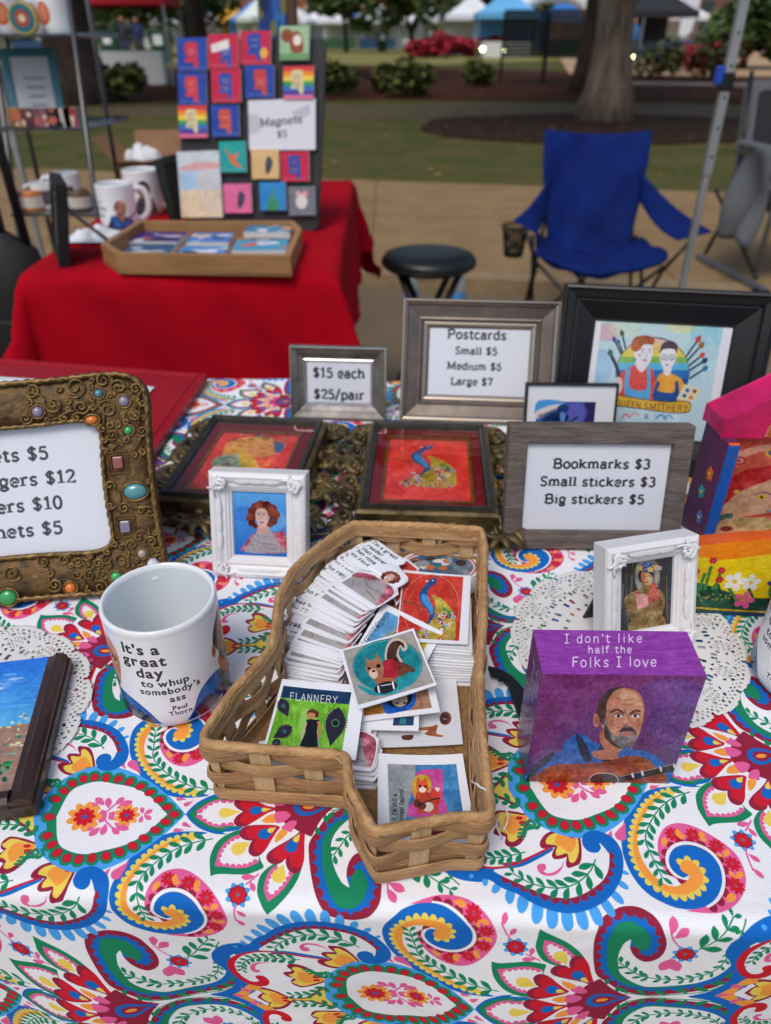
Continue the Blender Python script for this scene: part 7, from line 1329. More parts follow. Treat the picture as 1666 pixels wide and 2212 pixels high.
# stones (position on the frame, radii, colour); frame measured from its lower left corner
G_=[(.219,.178,.0036,.0036,'#4f8796'),(.239,.170,.0045,.0045,'#8a8098'),(.211,.156,.0052,.0036,'#d8761c'),(.240,.145,.0036,.0036,'#3fa85a'),(.168,.166,.0045,.0045,'#8a8098'),(.240,.092,.0098,.0068,'#4f8c96'),(.240,.037,.004,.004,'#a89890'),(.216,.019,.0048,.004,'#3fa85a'),(.177,.013,.0046,.0044,'#d8761c'),(.125,.010,.0072,.0066,'#2f9a50'),(.08,.015,.0044,.0044,'#8a8098'),(.08,.18,.005,.004,'#d8761c'),(.02,.1,.007,.009,'#4f8c96')]
for k,(x_,z_,rx,rz,cc) in enumerate(G_):
    g_=MB();g_.sphere(x_,-.0035,z_,rx,.0032,rz,16,10);g_.obj('stone',mat('stone_'+cc[1:],cc,.15,coat=.5),t,smooth=True)
    MB().tube([(x_+(rx+.0012)*cos(a),-.003,z_+(rz+.0012)*sin(a)) for a in np.linspace(0,2*pi,24,endpoint=False)],.001,6,closed=True).obj('stone_setting',goldl,t,smooth=True)
for x_,z_,cc in ((.2285,.118,'#8a4a42'),(.2285,.062,'#7a7486')):
    MB().box(x_-.0042,x_+.0042,-.0058,-.002,z_-.0052,z_+.0052).obj('stone',mat('stone_'+cc[1:],cc,.15,coat=.5),t,bevel=.001)
    for q in (.0068,.0092): MB().tube([(x_+sx*q*.9,-.003,z_+sz*q) for sx,sz in ((-1,-1),(1,-1),(1,1),(-1,1))],.0009,6,closed=True).obj('stone_setting',goldl,t)
m=MB();cnt=0;cent=[]
for tr_ in range(16000):
    k=r.randrange(160);f=r.uniform(.1,.9);p=OUT[k]*(1-f)+INN[k]*f;lim=min(f,1-f)*np.linalg.norm(OUT[k]-INN[k])-.002;rr=min(lim,r.choice((.0105,.0085,.007,.0055)) if tr_<2500 else r.choice((.0075,.006,.0045,.0036,.003)))
    if rr<.0026: continue
    if any(math.hypot(p[0]-g2[0],p[1]-g2[1])<rr+max(g2[2],g2[3])+.0012 for g2 in G_) or any(math.hypot(p[0]-x_,p[1]-z_)<rr+.010 for x_,z_ in ((.2285,.118),(.2285,.062))): continue
    if any(math.hypot(p[0]-q[0],p[1]-q[1])<rr+q[2]-.0007 for q in cent): continue
    cent.append((p[0],p[1],rr));a0=r.uniform(0,6.3);tl=None
    if len(cent)>1:
        q=min(cent[:-1],key=lambda q:math.hypot(p[0]-q[0],p[1]-q[1]));dd=np.array(q[:2])-p;dl=np.linalg.norm(dd)
        if dl<.024: tl=tuple(p+dd*(1-q[2]/dl))
    coil(m,p[0],p[1],rr*.93,1.6 if rr>.005 else 1.2,a0,r.choice((-1,1)),.0009,tl)
m.obj('wire_scrollwork',goldl,t,smooth=True,kind='stuff')
MB().box(.03,BFW-.03,.0075,.011,.03,BFH-.03).obj('backing',mat('backing_dark','#2b2b2c'),t)
W0,H0=BFW-.08,BFH-.072
c=art(560,380,((0,0),(100,0),(100,100*H0/W0),(0,100*H0/W0)),'#d9dde8')
for k,(l,xe) in enumerate((('ets $5',71.5),('ngers $12',82.5),('ers $10',75.3),('nets $5',73.8))): letter(c,l,xe,19.8+k*12.0,8.3,'#30383e',True,align='r',ang=0.0,squash=1.05,wt=.145)
m=MB();m.quad((.04,.0055,.036),(BFW-.04,.0055,.036),(BFW-.04,.0055,BFH-.036),(.04,.0055,BFH-.036));m.obj('price_card',img_mat('list',c.out(),.3,coat=.3),t)
MB().add([(.11,.012,.14),(.15,.012,.14),(.16,.11,.06),(.10,.11,.06)],[(0,1,2,3)]).obj('easel_strut',bkp,t).modifiers.new('s','SOLIDIFY').thickness=.003
# ------------------------------------------------------------------ two carved frames lying flat
bron=mat('dark_bronze','#77643d',.45,.4,var=.45,vs=28,col2='#33291a',contrast=(.4,.62),bump=.3,bs=120);bronl=mat('bronze_lip','#857048',.4,.5,var=.3,vs=60,col2='#3a3020');blackw=mat('worn_black','#24231f',.4,var=.3,vs=90,col2='#3a372e')
def carved(label,cx,cy,yaw,w,h,arr,seed):
    t=thing('carved_picture_frame',label,'picture frame',(cx,cy,FZ),(0,0,R(yaw)),'carved frames lying on the cloth');r=random.Random(seed)
    def rg(d,z): return [(-w/2+d,-h/2+d,z),(w/2-d,-h/2+d,z),(w/2-d,h/2-d,z),(-w/2+d,h/2-d,z)]
    m=MB()
    m.loops([rg(-.004,.0),rg(-.004,.028)],0);m.loops([rg(-.004,.028),rg(-.002,.031),rg(0,.031)],1);m.loops([rg(0,.031),rg(.001,.036),rg(.003,.036),rg(.004,.034),rg(.007,.033),rg(.0085,.028)],2);m.obj('moulding',[bron,bronl,blackw],t)
    MB().box(-w/2+.005,w/2-.005,-h/2+.005,h/2-.005,.008,.02).obj('backing',mat('backing_dark','#2b2b2c'),t)
    m=MB();q=.0078;m.quad((-w/2+q,-h/2+q,.0285),(w/2-q,-h/2+q,.0285),(w/2-q,h/2-q,.0285),(-w/2+q,h/2-q,.0285));m.obj('matted_painting',img_mat('mat_'+label[:6],arr,.35,coat=0),t)
    gl=bpy.data.materials.get('picture_glass')
    if not gl:
        gl=bpy.data.materials.new('picture_glass');gl.use_nodes=True;n=gl.node_tree;n.nodes.remove(n.nodes['Principled BSDF']);fr_=n.nodes.new('ShaderNodeFresnel');fr_.inputs[0].default_value=1.5;a=n.nodes.new('ShaderNodeBsdfTransparent');b=n.nodes.new('ShaderNodeBsdfGlossy');b.inputs['Roughness'].default_value=.02;mx_=n.nodes.new('ShaderNodeMixShader')
        n.links.new(fr_.outputs[0],mx_.inputs[0]);n.links.new(a.outputs[0],mx_.inputs[1]);n.links.new(b.outputs[0],mx_.inputs[2]);n.links.new(mx_.outputs[0],n.nodes['Material Output'].inputs[0])
    m=MB();m.quad((-w/2+q,-h/2+q,.0315),(w/2-q,-h/2+q,.0315),(w/2-q,h/2-q,.0315),(-w/2+q,h/2-q,.0315));m.obj('glass_pane',gl,t)
    # fillet round the painting
    fx,fy=w*.335,h*.365;m=MB();f=lambda d,z:[(-fx+d,-fy+d-.004,z),(fx-d,-fy+d-.004,z),(fx-d,fy-d-.004,z),(-fx+d,fy-d-.004,z)];m.loops([f(-.003,.0286),f(-.003,.0302),f(0,.0302),f(.0005,.0288)]);m.obj('gilt_fillet',mat('gilt','#9a7434',.35,.6,var=.2,vs=80),t)
    # carved border: back-to-back C scrolls, leaves and bosses
    B=.034;per=[]
    for (x0,y0,x1,y1,nx,ny) in ((-w/2-.01,-h/2,w/2+.01,-h/2,0,-1),(w/2,-h/2-.01,w/2,h/2+.01,1,0),(w/2+.01,h/2,-w/2-.01,h/2,0,1),(-w/2,h/2+.01,-w/2,-h/2-.01,-1,0)):
        m=MB();L=math.hypot(x1-x0,y1-y0);n=max(4,int(L/.03));n+=n%2;tx,ty=(x1-x0)/L,(y1-y0)/L
        T=lambda s,d,z:(x0+tx*s+nx*d,y0+ty*s+ny*d,z)
        m.add([T(0,0,.004),T(L,0,.004),T(L,.008,.004),T(0,.008,.004),T(0,0,.018),T(L,0,.018),T(L,.007,.012),T(0,.007,.012)],[(0,1,2,3),(4,7,6,5),(0,4,5,1),(1,5,6,2),(2,6,7,3),(3,7,4,0)])
        for k in range(n):
            s0=L*(k+.5)/n;sg=1 if k%2 else -1;R_=.0115*r.uniform(.9,1.15);q=[]
            for i in range(20):
                f_=i/19;a=sg*(-.6+f_*6.0);rr=R_*(1-.62*f_);q.append(T(s0+rr*cos(a)*1.05,.015+rr*sin(a)*sg*.9,.012+.006*sin(pi*f_)))
            m.tube(q,[.0042*(1-.35*i/19)*(.6 if i==0 else 1) for i in range(20)],8)
            m.sphere(*T(s0,.015,.016),.0038,.0038,.004,8,6)
            # acanthus leaf reaching to the outer edge
            for lf in (-1,0,1):
                q=[];a=lf*.55+sg*.25
                for i in range(8):
                    f_=i/7;q.append(T(s0+sg*.006+sin(a+f_*lf*.5)*.020*f_+.004*sg*f_,.012+cos(a)*.024*f_,.008+.011*sin(pi*f_*.85)-.004*f_))
                m.tube(q,[.0044*sin(pi*(.18+.8*i/7))+.0008 for i in range(8)],7,flat=.55)
            m.sphere(*T(s0+sg*.014,.006,.016),.005,.004,.006,8,6)
        m.obj('carved_border',bron,t,smooth=True)
    return t
def matted(fn,w,h):
    global hh_;hh_=homog(((0,0),(100,0),(100,100.*h/w),(0,100.*h/w)),((0,1),(1,1),(1,0),(0,0)))
    W,H=100.,100.*h/w;c=art(320,int(320*h/w),((0,0),(W,0),(W,H),(0,H)),'#7a1c22');c.brush(.03,3)
    c.rect(50-100*.335*w/(w-.0156),H/2-H*.345,50+100*.335*w/(w-.0156),H/2+H*.415,'#e0443a',nz=.12);fn(c,H);return c.out()
def pea(c,H): peacock(c,46,H*.37,28.5);
def facep(c,H):
    c.tf=lambda p:hh_((np.asarray(p,float)-[50,H*.5])*1.14+[50,H*.5]);c.ell(50,H*.45,24,H*.19,'#e8604a',alpha=.8,nz=.2);c.poly([(26,H*.32),(40,H*.24),(56,H*.23),(70,H*.28),(72,H*.36),(60,H*.36),(50,H*.42),(40,H*.48),(30,H*.5),(26,H*.42)],'#d8a04c',nz=.25);c.poly([(45,H*.34),(56,H*.27),(72,H*.29),(75,H*.36),(66,H*.46),(54,H*.48),(47,H*.42)],'#d89a5a',nz=.12);c.poly([(64,H*.27),(72,H*.29),(75,H*.36),(70,H*.42)],'#3f6f9a');c.ell(57,H*.37,3,2,'#c8842c');c.stroke([(52,H*.34),(58,H*.325),(64,H*.335)],1,'#b05a3a')
    c.poly([(24,H*.5),(40,H*.46),(52,H*.5),(58,H*.6),(40,H*.68),(24,H*.6)],'#9ab09a',nz=.3);c.poly([(40,H*.42),(55,H*.5),(62,H*.62),(50,H*.64)],'#d8b43a',nz=.2);r=random.Random(8)
    for k in range(46):
        x_,y_=r.uniform(24,76),r.choice((r.uniform(H*.56,H*.82),r.uniform(H*.56,H*.82),r.uniform(H*.2,H*.3)));s=r.uniform(1.4,3);c.ell(x_,y_,s,s*.9,r.choice(('#5a2a2a','#e8c84a','#3a5a3a')));c.ell(x_,y_,s*.55,s*.5,r.choice(('#e06a3a','#4f9a6a','#d8c8a8','#3f5fa0')))
carved('carved bronze frame with the peacock painting, right of the pair lying flat',.0455,.695,-3.2,.131,.186,matted(pea,.131,.186),1)
carved('carved bronze frame with the golden face painting, left of the pair lying flat',-.150,.712,-6.,.134,.180,matted(facep,.134,.180),2)
# ------------------------------------------------------------------ red folder board at the back left
redp=mat('red_vinyl','#9c0519',.4,coat=.05,spec=.25,var=.06,vs=10);A=[gp(*q,TZ+.012) for q in ((-90,768),(448,808),(285,1040),(-110,980))]
o=MB().prism([tuple(q) for q in A][::-1],TZ+.0005,TZ+.0125).obj('display_board',redp,bevel=.003);tag(o,'glossy red display board lying flat behind the jewelled frame','board')
ctr=np.mean(A,0);I=[tuple(ctr+(np.array(q)-ctr)*.93) for q in A];J=[tuple(ctr+(np.array(q)-ctr)*.90) for q in A];m=MB();m.loops([[(x,y,TZ+.0126) for x,y in I],[(x,y,TZ+.0145) for x,y in [tuple(ctr+(np.array(q)-ctr)*.92) for q in A]],[(x,y,TZ+.0126) for x,y in J]]);m.obj('raised_rim',redp,o)
q=[gp(*p_,TZ+.014) for p_ in ((-60,812),(334,838),(318,856),(250,900),(-60,900))];o=MB().prism([tuple(p_) for p_ in q][::-1],TZ+.0150,TZ+.0156).obj('paper_sheet',mat('paper_white','#d8dbe4',.6));tag(o,'white paper lying on the red board, mostly hidden by the jewelled frame','paper')
# ------------------------------------------------------------------ doilies
def doily(label,cx,cy,Rr,seed,a0=0):
    """lace paper disc, cut through: cells of a polar sheet are left out where the lace is open"""
    na,nr=480,84;N=16;kp=np.ones((nr,na),bool)
    rr=(np.arange(nr)+.5)/nr;aa=(np.arange(na)+.5)/na*2*pi
    RR,AA=np.meshgrid(rr,aa,indexing='ij')
    per=2*pi/N;ph=(AA%per)/per-.5           # -0.5..0.5 within each scallop
    edge=.93+.07*np.sqrt(np.clip(1-(ph*2)**2,0,1))*.9+.008*np.abs(np.sin(AA*N*3.5));kp&=RR<edge
    x=ph*per*.84*RR/.84;                      # arc length offset
    d=np.hypot(ph*per*.80,RR-.80)
    ring=(d>.105)&(d<.125)
    def dots(cond,fa,fr,th,off=0):
        return cond&((np.cos(AA*fa+off)*np.cos((RR)*fr*2*pi))>th)
    kp&=~dots((RR>.88)&(RR<.97)&(d>.09),N*7,17,.45)
    kp&=~((d<.075)&((np.sin((ph*per*.8)*190)*np.sin(RR*190))>.42))
    kp&=~((d>.092)&(d<.112)&(np.sin(np.arctan2(RR-.80,ph*per*.8)*9)>.35)&(RR<.9))
    kp&=~((RR>.60)&(RR<.66)&(np.cos(AA*N*3)>.35)&(np.abs(ph)<.42))
    kp&=~((RR>.685)&(RR<.735)&(np.abs(np.abs(ph)-.42)<.05))
    kp&=~((RR>.50)&(RR<.53)&(np.cos(AA*N*2)>.7))
    V=[];idx={};F=[]
    def vid(i,j):
        j%=na
        if (i,j) not in idx:
            r_=i/nr;a=j/na*2*pi;ph_=((a%per)/per-.5);dd=math.hypot(ph_*per*.8,r_-.8);z=.0006+.0004*math.exp(-((dd-.085)/.012)**2)+.0003*math.exp(-((r_-.57)/.01)**2)+.0006*sin(a*3+seed)*r_*r_+.0006
            idx[(i,j)]=len(V);V.append((Rr*r_*cos(a+a0),Rr*r_*sin(a+a0),z))
        return idx[(i,j)]
    for i in range(1,nr):
        for j in range(na):
            if kp[i,j]: F.append((vid(i,j),vid(i+1,j),vid(i+1,j+1),vid(i,j+1)))
    c_=len(V);V.append((0,0,.0008))
    for j in range(na): F.append((c_,vid(1,j),vid(1,j+1)))
    me=bpy.data.meshes.new('doily');me.from_pydata(V,[],F);me.materials.append(mat('lace_paper','#dcdcda',.75));me.polygons.foreach_set('use_smooth',[True]*len(me.polygons));me.update()
    o=bpy.data.objects.new('paper_doily',me);S.collection.objects.link(o);o.location=(cx,cy,TZ+.0004);s=o.modifiers.new('s','SOLIDIFY');s.thickness=.0003;tag(o,label,'doily','paper lace doilies')
doily('round white lace doily under the landscape painting at left',-.3177,.3741,.0990,1)
doily('round white lace doily under the chicken portrait frame at right',.1980,.4540,.0945,2,.1)
# ------------------------------------------------------------------ landscape painting on the left doily
ang=math.atan2(.291-.423,-.221+.245)+pi/2
t=thing('framed_landscape','small blue-sky landscape painting in a dark brown wooden frame on the left doily','painting',(-.221,.291,TZ+.0022),(0,0,ang+R(0)));W1,H1=.125,.134
brn=mat('brown_wood','#4c2c20',.4,var=.35,vs=20,bump=.4,bs=90,stretch=(1,.2,1),coat=.2,col2='#23130f')
MB().prism([(-W1,0),(0,0),(0,H1),(-W1,H1)],0,.0095).obj('base',brn,t)
for a in ((-.0155,-.001,.001,H1-.001),(-W1+.001,-W1+.0155,.001,H1-.001)):
    m=MB();x0,x1,y0,y1=a;s=1 if x0>-.05 else -1;pr=[(0,.008),(0.0008,.013),(.003,.016),(.008,.017),(.0105,.0145),(.0145,.0135),(.0145,.008)]
    xs=[(x1-d) if s>0 else (x0+d) for d,_ in pr];m.loops([[(x_,y0,z_),(x_,y1,z_)] for x_,(_,z_) in zip(xs,pr)],closed=False);m.add([(x_,y0,z_) for x_,(_,z_) in zip(xs,pr)],[tuple(range(7))]);m.add([(x_,y1,z_) for x_,(_,z_) in zip(xs,pr)],[tuple(range(7))]);m.obj('frame_rail',brn,t)
m=MB();m.loops([[(-W1+.0155,y_,z_),(-.0155,y_,z_)] for y_,z_ in ((.0,.008),(.001,.013),(.004,.0158),(.009,.0158),(.012,.0132))],closed=False);m.obj('frame_rail',brn,t)
c=art(300,420,((-620,300),(530,235),(130,1770),(-1020,1850)),'#1f7be0');c.grad(.45,1.,'#5ab0e6','#1a70dc');c.grad(0,.45,'#a08070','#9a7a6a')
r=random.Random(3)
for k in range(26): c.ell(r.uniform(-500,240),r.uniform(440,640),r.uniform(40,120),r.uniform(8,26),r.choice(('#d8e8f8','#a9cdf0','#88b8ec')),alpha=.5,nz=.1)
for k in range(20): c.ell(r.uniform(-600,450),r.uniform(640,860),r.uniform(80,200),14,r.choice(('#3a90e8','#2a7ad8','#64b0e8')),alpha=.4)
for k in range(170): c.ell(r.uniform(-800,290),r.uniform(930,1330),r.uniform(8,24),r.uniform(8,20),r.choice(('#dcd29a','#e8dcc0','#cfc060','#d8ccb0','#2f7a68','#b89a80')))
for k in range(60): c.ell(r.uniform(-900,200),r.uniform(1290,1420),r.uniform(20,60),10,r.choice(('#4a9a90','#7ab0a0','#a07868')),alpha=.6)
for k in range(110): c.stroke([(r.uniform(-1000,140),r.uniform(1480,1700)),(r.uniform(-1000,140)*0+r.uniform(-1000,140),r.uniform(1480,1700))][:1]*1+[(r.uniform(-900,130),r.uniform(1470,1700))],5,'#1f7a40') if 0 else c.ell(r.uniform(-950,130),r.uniform(1480,1680),r.uniform(14,36),r.uniform(10,28),r.choice(('#1a6a3a','#0f4a34','#2f9a50','#3a8a60')),nz=.1)
c.brush(.1,8);m=MB();x0,x1,y0,y1=-W1+.0155,-.0155,.012,H1
m.quad((x0,y0,.0130),(x1,y0,.0130),(x1,y1,.0130),(x0,y1,.0130));m.add([(x0,y1,.0130),(x1,y1,.0130),(x1,y1+.0003,.001),(x0,y1+.0003,.001)],[(0,1,2,3)],0,[(0,.98),(1,.98),(1,.99),(0,.99)]);m.obj('painted_panel',img_mat('landscape',c.out(),.35,bump=.4,bs=300,coat=.2),t)
# ------------------------------------------------------------------ mugs in front
def mugc2(w=1400,h=470):
    c=Canvas(w,h,0,0,254,85,'#eeeff4',1);c.tf=lambda p:np.asarray(p,float)*[1,-1]+[0,85];c.ysign=-1;return c
c=mugc2()
for sx_ in (1,-1):
    cx_=127+sx_*(54 if sx_>0 else 60)
    man(c,cx_,33,47);c.poly([(cx_-44,87),(cx_-34,74),(cx_-14,68),(cx_+20,71),(cx_+40,87)],'#4a1c2c',nz=.15)
    if sx_<0: c.poly([(cx_+6,66),(cx_+33,72),(cx_+35,78),(cx_+6,76)],'#1c2638');[c.stroke([(cx_+10+k*7,68),(cx_+13+k*7,74)],.5,'#8a9098') for k in range(4)]
for txt,x_,y_,s in ((t_,x_,y_*.95,s_*.97) for t_,x_,y_,s_ in (("It's a",108,14,13.2),('great',109,25.5,13.2),('day',111.5,37,13.2),('to whup',120.5,46.5,9.2),("somebody's",123,54.5,8.4),('ass',127,63,8.6),('Paul',127,72,6.),('Thorn',127,77.5,6.))):
    sans(c,txt,x_,y_,s,'#33383c',align='c',bold=.03)
arr=c.out();mx_img=img_mat('mug_print',arr,.22,coat=.08,spec=.35)
mug('large white mug reading It\'s a great day, standing left of the basket',-.1575,.3990,FZ,.972,mx_img,R(20),pi/2,group='portrait mugs on the paisley cloth')
mug('white mug cut off by the right edge, turned so its text runs out of frame',.3235,.4100,FZ,1.0,mx_img,R(-62),pi/2,group='portrait mugs on the paisley cloth')
# ------------------------------------------------------------------ purple painted block
t=thing('painted_block','purple wooden block painted with a bearded guitarist and white hand lettering','painted block',(.0925,.3175,TZ+.0008),(R(1.5),0,R(-1.1)));w,d,h=.0965,.0375,.102
c=art(420,440,((375,850),(1305,868),(1095,1465),(255,1455)),'#5d2c78');c.grad(0,1,'#4a2a6a','#7a3578')
c.poly([(375,850),(900,860),(800,1000),(600,1100),(400,1250),(300,1300),(300,1200)],'#7c1f70',alpha=.6,nz=.12);c.ell(1150,1120,170,160,'#57357f',alpha=.8,nz=.1);c.ell(1120,960,200,80,'#6b3d90',alpha=.7,nz=.1);c.ell(420,1330,120,60,'#6f3a84',alpha=.7)
c.poly([(255,1470),(300,1400),(380,1330),(480,1280),(560,1190),(640,1215),(700,1300),(800,1300),(870,1280),(1040,1350),(1080,1470)],'#155fb0',nz=.14);c.poly([(262,1470),(300,1390),(360,1330),(430,1290),(400,1350),(330,1400),(320,1470)],'#14233c',nz=.08);c.poly([(540,1210),(570,1195),(640,1290),(655,1350),(600,1340),(500,1250)],'#14213c');c.poly([(1000,1370),(1060,1400),(1090,1470),(1040,1470)],'#14233c')
c.stroke([(490,1255),(530,1300),(590,1250),(650,1340)],5,'#b8c4d0');man(c,812,1105,318)
c.poly([(640,1290),(700,1330),(860,1320),(840,1270)],'#b9745a');c.poly([(480,1270),(560,1190),(630,1250),(660,1350),(560,1350)],'#1a5fae',nz=.12);c.poly([(560,1200),(600,1215),(650,1330),(600,1330)],'#14213c');c.poly([(800,1300),(860,1260),(900,1320),(830,1340)],'#1a5fae')
c.poly([(330,1470),(355,1400),(450,1360),(600,1355),(750,1340),(850,1310),(950,1320),(1010,1370),(1040,1470)],'#8a3a1c',nz=.14);c.poly([(380,1420),(600,1385),(850,1350),(980,1360),(900,1400),(600,1430)],'#a8502a',alpha=.6,nz=.12)
c.ell(718,1445,86,40,'#c0b0a8');c.ell(718,1446,81,36,'#2b2228');c.poly([(800,1430),(1125,1355),(1135,1392),(810,1462)],'#29262c',n=1);c.stroke([(810,1428),(1125,1355)],3,'#b0a8a8');[c.leaf((x_,y_-18),(x_+10,y_+18),.2,'#d8d4d0') for x_,y_ in ((880,1420),(935,1408),(1040,1384),(1118,1368))]
c.brush(.13,9,(1,3));front=c.out()
c=art(420,170,((318,612),(1195,630),(1305,868),(375,850)),'#8f3aa0');c.brush(.09,4,(8,1));letter(c,"I don't like",500,686,66,'#e8e2ee',wt=.075,sp=.13,jit=.02,ang=.0);letter(c,'half the',632,742,56,'#e8e2ee',wt=.085,sp=.1,jit=.02);letter(c,'Folks I love',540,815,74,'#e8e2ee',wt=.075,sp=.09,jit=.02)
top=c.out()
c=art(170,440,((0,0),(37.5,0),(37.5,102),(0,102)),'#6d2a78');c.brush(.1,6,(1,4))
for l,u_,v_,s in (('I owe',29,5,8.5),('a debt',22.5,12,8.5),('of',18.5,34,7),('gratitude',13.5,13,8),('to',13.,56,6.5),('Pimps',7.5,45,8.6),('&',5.5,40,5),('Preachers',1.8,53,7.6)):
    letter(c,l,u_,v_,s,'#d8cfe0',wt=.085,ang=-pi/2,sp=.05,jit=.02,squash=.95)
side=c.out()
m=MB();m.box(.0008,w-.0008,.0008,d-.0008,.0004,h-.0008,0)
m.obj('block',mat('purple_paint','#5d2c78',.45),t,bevel=.001)
m=MB();m.quad((0,0,0),(w,0,0),(w,0,h),(0,0,h));m.obj('painted_front',img_mat('guitarist',front,.32,bump=.5,bs=260,coat=.3),t)
m=MB();m.quad((0,0,h),(w,0,h),(w,d,h),(0,d,h));m.obj('painted_top',img_mat('block_top',top,.32,bump=.5,bs=260,coat=.3),t)
m=MB();m.quad((0,d,0),(0,0,0),(0,0,h),(0,d,h));m.obj('painted_side',img_mat('block_side',side,.32,bump=.5,bs=260,coat=.3),t)
m=MB();m.quad((w,0,0),(w,d,0),(w,d,h),(w,0,h));m.quad((w,d,0),(0,d,0),(0,d,h),(w,d,h));m.obj('painted_back',mat('purple_paint','#5d2c78'),t)
# black plastic easel lying beside it
P2=[(.0795,.418),(.081,.409),(.0865,.4065),(.0905,.4075),(.092,.400),(.094,.385),(.0965,.362),(.108,.362),(.103,.395),(.097,.407),(.090,.4135),(.084,.4165)]
o=MB().prism(P2[::-1],0,.0035).obj('plastic_easel',bkp,bevel=.0006,loc=(0,0,TZ+.004));MB().box(.0855,.092,.401,.4035,.0036,.0075).obj('easel_hook',bkp,o);tag(o,'black plastic easel piece poking out left of the purple block','easel')
# ------------------------------------------------------------------ flower block
t=thing('painted_block','orange and yellow block painted with white and pink flowers','painted block',(.2605,.4870,TZ+.0008),(-R(14),0,R(-3.2)));w,h,d=.165,.062,.022
q=((510,1370),(1700,1360),(1690,1880),(490,1845))
c=art(520,200,q,'#e0b80c');c.grad(.72,1.,'#e07a10','#e8860f');c.grad(0.0,.1,'#123a52','#123a52');c.poly([(490,1480),(640,1480),(860,1440),(1100,1420),(1700,1500),(1700,1700),(490,1700)],'#dcc00e',nz=.06);c.poly([(490,1640),(700,1690),(900,1730),(1700,1690),(1700,1850),(490,1850)],'#1c4a38',nz=.12);c.poly([(490,1830),(1700,1850),(1700,1900),(490,1900)],'#123a5a');c.stroke([(500,1800),(700,1815),(1050,1830),(1650,1830)],12,'#c8a81c',nz=.2)
r=random.Random(3)
for k in range(12):
    x_=520+k*100+r.uniform(-20,20);c.stroke([(x_+60,1780),(x_+20,1700),(x_-10+r.uniform(-20,40),1640)],16,r.choice(('#1c5a3a','#2a7044','#174a34')))
for x_,y_ in ((585,1520),(640,1560),(555,1570),(625,1640)): c.stroke([(x_-20,1680),(x_-10,(y_+1680)/2),(x_,y_)],18,'#3a7a3c');
for x_,y_ in ((592,1485),(645,1548),(505,1560),(640,1610)): posy(c,x_,y_,24,'#b81f3a','#d85a6a',n=6)
for k,(x_,y_,rr,cc,ct) in enumerate(((728,1620,66,'#dfe0dc','#d8b030'),(820,1625,58,'#d8dad8','#d8b030'),(1030,1575,62,'#e4e4e0','#e0b838'),(960,1622,46,'#2a2c7c','#c8a83a'),(1075,1620,52,'#c82f6c','#d87a9a'),(795,1745,62,'#d8588c','#d8803a'),(1200,1640,58,'#dfe0dc','#d8b030'),(1330,1610,56,'#c82f6c','#e0b838'),(1460,1650,60,'#dfe0dc','#d8b030'),(1580,1600,50,'#2a2c7c','#d8b030'))): posy(c,x_,y_,rr,cc,ct,rot=k)
for k in range(26): c.ell(500+k*12+r.uniform(-8,8),1735+r.uniform(-30,30),7,6,'#8a8a3a')
c.brush(.08,3,(5,1))
tpx=[(w*k/16,h+.008*sin(pi*k/16)+.001) for k in range(17)]
poly=[(w,0)]+tpx[::-1]+[(0,0)];poly=poly[::-1]
m=MB();n=len(poly);m.add([(x_,0,z_) for x_,z_ in poly],[tuple(range(n))],1,[(x_/w,min(1,z_/(h+.004))) for x_,z_ in poly]);m.add([(x_,d,z_) for x_,z_ in poly],[tuple(range(n))[::-1]],0)
for i in range(n):
    a,b=poly[i],poly[(i+1)%n];m.add([(a[0],0,a[1]),(a[0],d,a[1]),(b[0],d,b[1]),(b[0],0,b[1])],[(0,1,2,3)],2 if min(a[1],b[1])>.03 and abs(a[0]-b[0])>.001 else 0)
m.obj('block',[mat('dark_teal_paint','#1b2a3a',.45),img_mat('flowers',c.out(),.35,bump=.6,bs=200,coat=.3),mat('orange_paint','#e8641a',.4,var=.1,vs=40,bump=.4,bs=200,coat=.2)],t)
# ------------------------------------------------------------------ painted nicho at the right edge
b0=np.array(gp(1512,1187));b1=np.array(gp(1469,1128));dv=b1-b0;dp=float(np.linalg.norm(dv));yw=math.atan2(dv[1],dv[0])-pi/2
t=thing('painted_shrine_box','house-shaped painted box, purple side, blue edge and pink roof, right edge','painted box',(b0[0],b0[1],TZ+.0008),(0,0,yw*.35));HT=.128;WW=.15
purp=mat('purple_side_paint','#4f2152',.5,var=.25,vs=18,bump=.5,bs=150,stretch=(1,1,.3),col2='#6a2b52');blup=mat('blue_edge_paint','#1458b4',.5,var=.15,vs=30,bump=.4,bs=150,stretch=(1,1,.3));pnk=mat('pink_paint','#c80f5c',.42,var=.15,vs=20,bump=.5,bs=150,coat=.2);orp=mat('orange_paint','#e8641a')
sk=-dp*math.sin(yw-yw*.35);T3=lambda x_,y_,z_:(x_+sk*(y_/dp),y_,z_)
def slab(x0,x1,y0,y1,z0,z1,mt,nm,bev=.0008):
    m=MB();v=[T3(*q) for q in ((x0,y0,z0),(x1,y0,z0),(x1,y1,z0),(x0,y1,z0),(x0,y0,z1),(x1,y0,z1),(x1,y1,z1),(x0,y1,z1))];m.add(v,[(0,3,2,1),(4,5,6,7),(0,1,5,4),(1,2,6,5),(2,3,7,6),(3,0,4,7)]);return m.obj(nm,mt,t,bevel=bev)
slab(0,.010,.0022,dp,0,HT-.014,purp,'side_wall');slab(0,.010,-.001,.002,0,HT-.016,blup,'front_edge');slab(WW-.010,WW,.0022,dp,0,HT-.014,purp,'side_wall');slab(WW-.010,WW,-.001,.002,0,HT-.016,blup,'front_edge')
slab(.0102,WW-.0102,dp-.004,dp,0,HT-.01,purp,'back_wall');slab(.0102,WW-.0102,0,dp-.0042,0,.004,orp,'floor');slab(0,.0098,-.0008,dp*.4,HT-.0158,HT-.0142,orp,'step')
